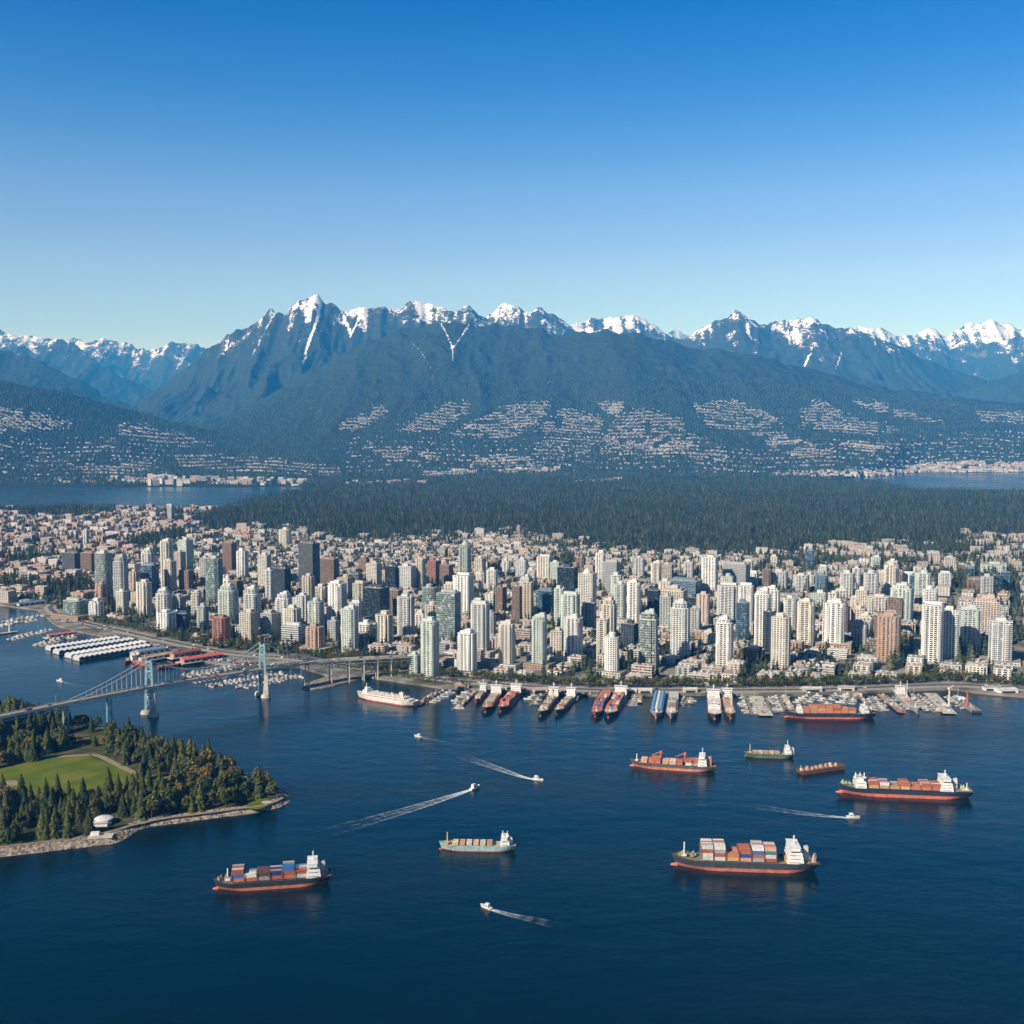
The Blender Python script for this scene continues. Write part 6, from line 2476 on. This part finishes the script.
# harbour cranes on the right-hand pier
for (px, py, colr, hgt, lab) in ((949, 706, (.60, .56, .48), 21, 'pale post crane standing on the broad pier at the right'), (967, 706, (.46, .13, .08), 16, 'rust red crane leaning over the barges at the right')):
    x, y = G(px, py, 2)
    r = thing('harbour_crane', lab, 'crane', (x, y, 2.2), 0.4)
    b = MB(); b.box(0, 0, 0, 4.5, 4.5, 1.6); b.tube((0, 0, 1.6), (0, 0, hgt), 1.3, 8, 1.0); b.build('tower', M['paint'], r, colr)
    b = MB(); b.box(0, 0, hgt, 3.4, 3.2, 2.6); b.build('cab', M['paint'], r, colr)
    b = MB(); b.tube((0, 0, hgt + 1), (-20 if colr[1] < .2 else 4, -3, hgt + (5 if colr[1] < .2 else 6)), .7, 6, .35); b.build('jib', M['paint'], r, colr)
pos, L, rz = ship_at((977, 713), (958, 700))
r = thing('barge', 'grey work barge alongside the red crane at the right', 'barge', (pos.x, pos.y, 0), rz)
b = MB(); b.prism([(-L / 2 + 2, -6), (L / 2 - 3, -6), (L / 2 - 3, 6), (-L / 2 + 2, 6)], -1, 3, pts1=[(-L / 2, -6), (L / 2, -6), (L / 2, 6), (-L / 2, 6)]); b.build('hull', M['ship_hull'], r, (.22, .24, .26))
b = MB(); b.box(-L * .3, 0, 3.01, 6, 7, 4); b.build('deckhouse', M['white_paint'], r)
bits(r, 7, -L * .15, L * .42, 10, 3.0, [(.5, .3, .2), (.6, .58, .5)], 3)

# ---- small craft: one motor boat of each kind, then copies
def boat_proto(kind):
    r = thing('motor_boat' if kind != 'sail' else 'sail_boat', None, 'boat')
    b = MB()
    xs = [-4.6, -2, 1, 3.2, 4.8]
    hw = [1.35, 1.6, 1.5, .95, .04]
    zt = [1.0, 1.05, 1.15, 1.35, 1.6]
    loft(b, [outline([x * .93 for x in xs], [h * .6 for h in hw], [-.4] * 5), outline(xs, hw, zt)])
    b.add(outline(xs, [h * .97 for h in hw], [z - .1 for z in zt]), [(i, i + 1, 8 - i, 9 - i) for i in range(4)])
    b.build('hull', M['paint'], r, (.68, .67, .64))
    if kind == 'sail':
        b = MB(); b.prism([(-1.6, -.8), (1.8, -.6), (1.8, .6), (-1.6, .8)], .95, 1.6, pts1=[(-1.4, -.65), (1.3, -.45), (1.3, .45), (-1.4, .65)]); b.build('cabin', M['paint'], r, (.6, .58, .54))
        b = MB(); b.tube((.4, 0, 1.5), (.4, 0, 13), .13, 5, .08); b.tube((.4, 0, 2.3), (-4, 0, 2.3), .22, 5); b.build('mast', M['white_paint'], r)
    else:
        b = MB(); b.prism([(-2.8, -1.2), (1.8, -1.0), (1.8, 1.0), (-2.8, 1.2)], .95, 2.5, pts1=[(-2.6, -1.05), (.7, -.85), (.7, .85), (-2.6, 1.05)]); b.box(-1.4, 0, 2.5, 2.6, 1.9, .9); b.build('cabin', M['paint'], r, (.66, .65, .62))
        w = MB(); w.prism([(-2.4, -1.19), (1.5, -1.0), (1.5, 1.0), (-2.4, 1.19)], 1.6, 2.1, pts1=[(-2.4, -1.13), (1.12, -.95), (1.12, .95), (-2.4, 1.13)]); w.build('window_band', M['dark_window'], r)
    return r


def first_or_copy(P, loc, rz, label, group, scale, colors=None):
    if not P.get('used'):
        P['used'] = True
        o = P['o']
        o.location = loc
        o.rotation_euler = (0, 0, rz)
        o.scale = (scale,) * 3
        o['label'] = label
        o['group'] = group
        return o
    return dup(P['o'], loc, rz, label, group, (scale,) * 3, colors)


BOAT = {'used': False, 'o': boat_proto('motor')}
SAIL = {'used': False, 'o': boat_proto('sail')}

# running boats and their wakes
def wake(label, pix, w0, w1, dens, off=0):
    P = [Vector((*G(px, py, .12), .12)) for px, py in pix]
    for _ in range(3):
        Q = [P[0]]
        for i in range(len(P) - 1):
            Q += [P[i] * .75 + P[i + 1] * .25, P[i] * .25 + P[i + 1] * .75]
        P = Q + [P[-1]]
    vs, fs, th = [], [], []
    tot = sum((c - a).length for a, c in zip(P[:-1], P[1:]))
    acc = 0
    prof = [(-1, 0), (-.7, .75), (-.3, .42), (0, .62), (.3, .42), (.7, .75), (1, 0)]
    for i, p in enumerate(P):
        if i:
            acc += (p - P[i - 1]).length
        t = acc / tot
        d = (P[min(i + 1, len(P) - 1)] - P[max(i - 1, 0)]).normalized()
        nr = Vector((-d.y, d.x, 0))
        w = w0 + (w1 - w0) * t ** .8
        for q, dd in prof:
            v = p + nr * w * q * .5
            vs.append((v.x, v.y, .12))
            th.append((dd + .5 * max(0, 1 - t * 5) * (1 - abs(q))) * dens * (1 - t) ** .75)
    m_ = len(prof)
    for i in range(len(P) - 1):
        for k in range(m_ - 1):
            fs.append((m_ * i + k + 1, m_ * i + k, m_ * i + m_ + k, m_ * i + m_ + k + 1))
    me = bpy.data.meshes.new('wake')
    me.from_pydata(vs, [], fs)
    me.materials.append(M['foam'])
    a = me.attributes.new('thick', 'FLOAT', 'POINT')
    a.data.foreach_set('value', np.array(th, np.float32))
    o = bpy.data.objects.new('wake', me)
    COL.objects.link(o)
    tag(o, label, 'wake', kind='stuff')


RUN = [  # boat pixel, heading towards pixel, size, label, wake
    ((538, 780), (560, 784), 1.25, 'white motor boat speeding right in mid bay above the teal freighter', [(537, 780), (522, 777), (505, 771), (485, 764), (462, 756), (440, 748)], 3, 26, 1.9),
    ((475, 788.5), (486, 784), 1.45, 'grey white cruiser leaving the longest wake towards the left', [(473, 789), (455, 795), (430, 803), (400, 812), (365, 822), (320, 834), (280, 842)], 4, 34, 1.7),
    ((486, 908), (476, 904), 1.15, 'white cabin boat nearest the bottom edge, alone with a short wake', [(489, 909), (500, 912), (515, 916), (535, 920), (560, 926), (585, 931)], 3, 16, 1.6),
    ((853, 818), (872, 819), 1.3, 'white motor boat below the two-deckhouse ship, heading right', [(851, 818), (838, 817), (815, 815), (785, 811), (750, 805), (715, 799)], 3, 22, 1.6),
    ((418, 737), (404, 734), 1.15, 'small white boat heading left below the ferry', [(419, 737), (430, 739), (445, 742), (460, 745), (475, 748)], 2, 12, 1.4),
    ((60, 681.5), (46, 680), 1.3, 'white boat running left of the blue bridge, thin wake behind', [(61, 682), (72, 684), (88, 687), (104, 690)], 2, 7, 1.4),
]
for bp2, to, s, lab, wk, w0, w1, dn in RUN:
    x, y = G(*bp2, 0)
    x2, y2 = G(*to, 0)
    first_or_copy(BOAT, (x, y, .1), math.atan2(y2 - y, x2 - x), lab, 'motor boats under way', s)
    wake('foaming wake trailing the ' + lab.split(',')[0].split(' speeding')[0].split(' leaving')[0].split(' heading')[0].split(' running')[0].split(' below')[0].split(' nearest')[0], wk, w0, w1, dn)

# marinas: pontoons with boats on both sides
MAR = [  # pontoon from, to, where, share of sailing boats
    ((184, 676), (252, 664), 'pontoon row farthest from the bridge', .15), ((190, 682), (262, 669), 'second pontoon row by the bridge', .15), ((206, 686), (285, 672), 'third pontoon row by the bridge', .2),
    ((236, 688), (300, 676), 'pontoon row under the far bridge tower', .2), ((8, 640), (50, 629), 'short pontoon at the far left quay', .2), ((-8, 628), (36, 619), 'outer pontoon at the left edge', .2), ((2, 622), (42, 615), 'inner pontoon at the left edge', .25), ((36, 646), (72, 636), 'pontoon before the red roofed shed', .1),
    ((452, 709), (472, 692), 'yacht cluster right of the ferry', .1), ((426, 703), (448, 691), 'berths behind the ferry', .1), ((800, 704), (815, 694), 'berths behind the broadside ship', .2), ((822, 704), (832, 694), 'middle berths behind the broadside ship', .2),
    ((846, 704), (852, 694), 'berths by the stern of the broadside ship', .2), ((772, 713), (765, 697), 'berths beside the wide pale pier', .15), ((683, 706), (688, 697), 'small berth between the fourth and fifth pairs', .1), ((905, 710), (886, 695), 'berths by the masted vessel', .2),
    ((786, 712), (779, 696), 'berths behind the bow of the broadside ship', .2), ((880, 711), (869, 696), 'berths right of the broadside ship', .2), ((934, 712), (914, 694), 'berths left of the broad pale pier', .2), ((752, 714), (746, 697), 'berths right of the fifth moored pair', .15), ((968, 709), (950, 696), 'berths beside the red crane', .15), ((530, 705), (538, 694), 'berths between first moored pairs', .15), ((627, 706), (632, 695), 'berths right of the third moored pair', .15),
    ((-10, 585), (40, 580), 'back marina behind the left bridge road', .3), ((-10, 590), (30, 586), 'back marina near the left edge', .3),
]
nbt = 0
for a, c, where, share in sorted(MAR, key=lambda m_: -m_[0][0]):
    r, L, rz = pier('pontoon', 'long floating pontoon of the ' + where, a, c, 2.2, .7, 'timber_deck', 'marina pontoons', posts=False)
    b = MB(); b.cyl(-L / 2 + 1, 0, -3, 2.6, .25, n=6); b.build('pile', M['bark'], r)
    cx, cyy = r.location.x, r.location.y
    n_ = int(L / (7.0 if where.split()[-1] in ('bridge', 'tower') else 10.5))
    for i in range(n_):
        for s in (-1, 1):
            if random.random() < .1 or nbt > 345:
                continue
            nbt += 1
            t = -L / 2 + (i + .5) * L / n_
            sc1 = random.uniform(.65, 1.35)
            oy = s * (1.6 + 4.6 * sc1)
            loc = (cx + t * math.cos(rz) - oy * math.sin(rz), cyy + t * math.sin(rz) + oy * math.cos(rz), 0)
            sl_ = random.random() < share
            first_or_copy(SAIL if sl_ else BOAT, loc, rz + s * PI / 2, '%s in the %s' % ('bare masted sail boat' if sl_ else 'cabin motor boat', where), '%s boats in the %s' % ('sailing' if sl_ else 'motor', where), sc1,
                          {'hull': random.choice([(.68, .67, .64), (.62, .6, .55), (.5, .5, .5), (.16, .2, .28), (.55, .45, .35), (.66, .64, .6)]), 'cabin': random.choice([(.6, .58, .54), (.5, .48, .44), (.42, .34, .26), (.3, .34, .42), (.66, .64, .6)])})

# ---- covered boat sheds and harbour sheds on the left
def saw_shed(name, label, a, c, w, h, units, wall, roof, z=1.2):
    p, q = Vector((*G(*a, z), z)), Vector((*G(*c, z), z))
    d = q - p
    L = d.length
    r = thing(name, label, 'shed', ((p.x + q.x) / 2, (p.y + q.y) / 2, 0), math.atan2(d.y, d.x), 'harbour sheds at the left quay')
    b = MB(); b.box(0, 0, z - .8, L + 2, w + 3, .8); b.build('float', M['timber_deck'], r)
    b = MB()
    u_ = L / units
    for i in range(units):
        x = -L / 2 + (i + .5) * u_
        b.box(x - u_ / 2 + .1, 0, z, .2, w, h, bottom=False)
        b.box(x, w / 2 - .1, z + h * .45, u_ * .96, .2, h * .55)
        b.box(x, 0, z, u_ * .98, .2, h * .9)
    b.box(L / 2, 0, z, .25, w, h)
    b.build('wall', M['paint'], r, wall)
    b = MB()
    for i in range(units):
        x = -L / 2 + (i + .5) * u_
        b.gable(x, 0, z + h, w, u_ * .99, u_ * .26, PI / 2, .3)
    b.build('roof', M['paint'], r, roof)
    return r


for k, (a, c) in enumerate([((48, 650), (120, 639.5)), ((56, 653.5), (134, 641)), ((68, 657.5), (146, 644)), ((76, 660), (150, 647.5))]):
    saw_shed('boat_shed', '%s of four long white roofed boat sheds, counted from the shore' % ordw(k), a, c, 19, 4.2, 15, (.46, .50, .55), [(.50, .50, .51), (.44, .45, .47), (.53, .53, .52), (.47, .47, .48)][k])


def long_shed(label, a, c, w, h, wall, roof, z=3.0, hip=False):
    p, q = Vector((*G(*a, z), z)), Vector((*G(*c, z), z))
    d = q - p
    L = d.length
    r = thing('warehouse', label, 'warehouse', ((p.x + q.x) / 2, (p.y + q.y) / 2, 0), math.atan2(d.y, d.x), 'harbour sheds at the left quay')
    b = MB(); b.box(0, 0, z - 1.4, L + 10, w + 9, 1.4); b.build('quay_slab', M['pale_concrete'], r)
    b = MB(); b.box(0, 0, z, L, w, h)
    b.build('wall', M['paint'], r, wall)
    b = MB(); b.gable(0, 0, z + h, L, w, w * .2, 0, .8); rf = b.build('roof', M['roofing'], r, roof)
    m_ = int(L / 16)
    for i in range(m_):
        b = MB(); b.box(-L / 2 + (i + .5) * L / m_, 0, z + h + w * .2 - .3, 3, 1.6, 1.5); b.build('roof_vent', M['roofing'], rf, tuple(min(.8, k * 1.2) for k in roof))
    m_ = int(L / 9)
    for i in range(m_):
        b = MB(); b.box(-L / 2 + (i + .5) * L / m_, -w / 2 - .05, z, 4, .2, 3.6); b.build('door', M['dark_window'], r)


long_shed('warehouse with bright red roof at the harbour edge', (182, 662.5), (221, 656.5), 14, 5, (.45, .22, .17), (.52, .13, .09))
long_shed('warehouse with dark red roof behind the bright red one', (172, 657.5), (199, 653), 12, 6, (.40, .25, .2), (.30, .08, .06))
long_shed('warehouse with two blue roof panels on a tan dock', (137, 655), (163, 651), 14, 6, (.55, .44, .32), (.14, .25, .38))
long_shed('low salmon red roofed shed by the left pontoons', (48, 637.5), (74, 634), 9, 4, (.30, .3, .32), (.55, .16, .12))
long_shed('tan freight shed between the red roofs and blue roof', (140, 661), (172, 655), 9, 4, (.52, .42, .32), (.50, .38, .28))
long_shed('blue grey roofed shed by the back marina', (18, 606), (44, 603), 12, 5, (.5, .5, .52), (.12, .2, .36))
for lab, a, c, w, cu, cd in (('red hulled work ship moored at the tan dock', (152, 668), (127, 660), 8, (.34, .09, .06), (.44, .30, .22)), ('bright red lighter moored under the red roofed warehouse', (156, 669.5), (180, 665.5), 7, (.52, .08, .06), (.52, .16, .12)),
                             ('rust and grey tug nosing out below the blue roofed dock', (125, 664), (136, 657), 8, (.25, .1, .08), (.4, .36, .32))):
    pos, L, rz = ship_at(a, c)
    r = thing('work_ship', lab, 'ship', (pos.x, pos.y, 0), rz, 'work ships at the left docks')
    make_hull(r, L, w, 3.6, .8, cu, (.2, .06, .05), cd, bulb=False)
    if 'lighter' not in lab:
        superstructure(r, -L * .22, w, 3.2, 6, 2, 2.5, funnel=(.4, .2, .15), funnel_dx=-4.5)
    bits(r, 7, -L * .1, L * .35, w, 3.1, [(.5, .4, .3), (.45, .2, .15)], 2)
# far-left pier with its pale mast tower
pier('pier', 'low stone pier at the left edge carrying a pale tower', (-6, 634), (17, 631), 9, 1.8, 'pale_concrete', 'piers along the city quay')
x, y = G(9.5, 631.5, 1.8)
r = thing('light_tower', 'slender pale light tower on the left edge pier', 'light tower', (x, y, 1.8))
b = MB(); b.cyl(0, 0, 0, 14, 1.4, 1.0, n=10); b.build('shaft', M['white_paint'], r)
b = MB(); b.cyl(0, 0, 14, 14.6, 1.9, n=10); b.cyl(0, 0, 14.6, 16.4, .9, n=10); b.cyl(0, 0, 16.4, 17.4, 1.2, .1, n=10); b.build('lantern', M['paint'], r, (.5, .45, .4))
# small quay-front sheds
QS = [(540, 691.5, 20, 9, 'sand'), (566, 692, 16, 8, 'grey'), (628, 692.5, 22, 9, 'white'), (645, 692.5, 18, 8, 'cream'), (690, 692, 18, 7, 'sand'), (812, 691, 24, 10, 'grey'), (846, 690, 20, 9, 'pale grey'), (500, 689.5, 18, 8, 'cream'), (462, 688, 18, 7, 'terracotta'), (1006, 692, 26, 14, 'white'), (990, 690, 18, 9, 'white')]
for px, py, w, d, cl_ in QS:
    x, y = G(px, py, 3)
    ref = 'at the right edge of the quay' if px > 980 else 'on the quay behind the moored ships'
    near = min(MOORED, key=lambda m_: abs(m_[1][0] - px))
    r = thing('quay_shed', '%s quayside shed, the %s from the left' % (cl_, ordw(sorted(q[0] for q in QS).index(px))), 'shed', (x, y, 3.2), random.uniform(-.1, .1), 'sheds on the quay')
    b = MB(); b.box(0, 0, 0, w, d, 4.2); b.build('wall', M['paint'], r, PAL[cl_])
    b = MB(); b.gable(0, 0, 4.2, w, d, 1.8, 0, .5); b.build('roof', M['roofing'], r, random.choice([(.55, .53, .5), (.4, .3, .25), (.3, .3, .3)]))
    b = MB(); b.box(0, -d / 2 - .05, 0, w * .7, .15, 2.6); b.build('door', M['dark_window'], r)

# ---- the planted row along the promenade
SB = [broad_mesh('crown', h, r, 9, 22, 80 + i, M['broad_green']) for i, (h, r) in enumerate([(11, 4.6), (13, 5.4), (9.5, 4.4)])]
nt = 0
LANDM = [(330, 'the viaduct'), (440, 'the ferry berth'), (530, 'the first moored pair'), (590, 'the second moored pair'), (640, 'the third moored pair'), (700, 'the fourth moored pair'), (775, 'the fifth moored pair'), (880, 'the broadside ship'), (960, 'the masted vessel'), (1100, 'the right end of the quay')]
for off, gap, x_lo in ((17, 6.6, 296), (27, 14, 330)):
    acc = 0
    for a, c in zip(wf_pts[:-1], wf_pts[1:]):
        d = c - a
        L = d.length
        t = acc
        while t < L:
            p = a + d * (t / L)
            t += gap * random.uniform(.7, 1.35)
            nr = Vector((d.y, -d.x, 0)).normalized()
            q = p + nr * (off + random.uniform(-3.5, 3.5))
            px, py = proj(q.x, q.y, 3)
            if px < x_lo or px > 1040 or nt > 158 or near_foot(q.x, q.y, 1) or random.random() < .12:
                continue
            lm = next(w for lim, w in LANDM if px < lim)
            tree('broadleaf_tree', 'leafy green tree in the planted row behind %s' % lm, 'tree', 'promenade trees behind %s' % lm, q.x, q.y, 3.0, random.choice(SB), TRK_B, random.uniform(.75, 1.25), random.uniform(0, 6.28))
            nt += 1
        acc = t - L
# the shrubby strip left of the viaduct, and hedges
hp = grid_points([G(px, py, 3) for px, py in [(60, 617), (110, 630), (165, 640), (200, 646), (240, 652), (300, 655), (300, 650), (250, 645), (215, 640), (170, 634), (120, 624), (70, 611)]], lambda y: 7.5)
hp = np.concatenate([hp, grid_points([G(px, py, 3) for px, py in [(296, 652), (350, 656), (420, 662), (432, 672), (410, 676), (366, 674), (345, 671), (318, 668), (300, 663)]], lambda y: 7.5), grid_points([G(px, py, 3) for px, py in [(430, 676), (520, 681), (600, 685), (850, 683), (960, 677), (1030, 680), (1030, 684), (960, 681), (850, 687), (600, 688.5), (520, 684.5), (430, 679)]], lambda y: 6.8), grid_points([G(px, py, 3) for px, py in [(366, 671.5), (400, 676), (440, 684.5), (470, 688), (470, 690), (440, 686.5), (380, 676.5)]], lambda y: 7.0)])
hp = np.array([p for p in hp if not near_foot(p[0], p[1], 2) and seg_dist(p[0], p[1], road_w) > 9 and seg_dist(p[0], p[1], avenue_w) > 6])
scatter('strip_trees', np.column_stack([hp, np.full(len(hp), 3.0)]), RNG.uniform(.75, 1.3, len(hp)), STREET_SRC, 'olive green planted strip along the left waterfront road', 'trees')

# ---- cars on the waterfront road and in the harbour car parks
CARL = [('white', (.7, .7, .7)), ('silver', (.45, .46, .48)), ('black', (.03, .03, .03)), ('red', (.4, .04, .03)), ('blue', (.05, .1, .3)), ('grey', (.2, .2, .21))]


def put_car(x, y, z, rz, label, group, cc):
    o = bpy.data.objects.new('car', CAR)
    COL.objects.link(o)
    o.location = (x, y, z)
    o.rotation_euler = (0, 0, rz)
    o.color = (*cc, 1)
    tag(o, label, 'car', group)


for i in range(70):
    k = random.randrange(len(wf_pts) - 1)
    a_, c_ = wf_pts[k], wf_pts[k + 1]
    p = a_.lerp(c_, random.random())
    d = (c_ - a_).normalized()
    s = random.choice((-1, 1))
    x, y = p.x - d.y * 3 * s, p.y + d.x * 3 * s
    px, py = proj(x, y, 3)
    if 40 < px < 1030:
        nm, cc = random.choice(CARL)
        put_car(x, y, 3.16, math.atan2(d.y, d.x), 'tiny %s car on the waterfront road' % nm, '%s cars on the waterfront road' % nm, cc)
LOTS_ = [((62, 619), (120, 630), 'car park above the boat sheds'), ((130, 640), (175, 648), 'car park above the blue roofed dock'), ((196, 656), (262, 664), 'car park above the pontoon rows'), ((270, 664), (298, 665), 'car park beside the viaduct'), ((470, 690), (590, 694), 'quay edge behind the moored pairs')]
for (a1, c1, where) in LOTS_:
    p, q = Vector((*G(*a1, 3), 0)), Vector((*G(*c1, 3), 0))
    d = (q - p)
    L = d.length
    d.normalize()
    for row in range(3 if 'quay' not in where else 1):
        t = 0
        while t < L:
            t += 2.9
            if random.random() < .35:
                continue
            x, y = p.x + d.x * t + d.y * (row * 7), p.y + d.y * t - d.x * (row * 7)
            if not in_poly([x], [y], city_pts)[0] or seg_dist(x, y, road_w) < 8:
                continue
            nm, cc = random.choice(CARL)
            put_car(x, y, 3.1, math.atan2(d.x, -d.y), 'tiny %s car parked in the %s' % (nm, where), '%s cars in the %s' % (nm, where), cc)
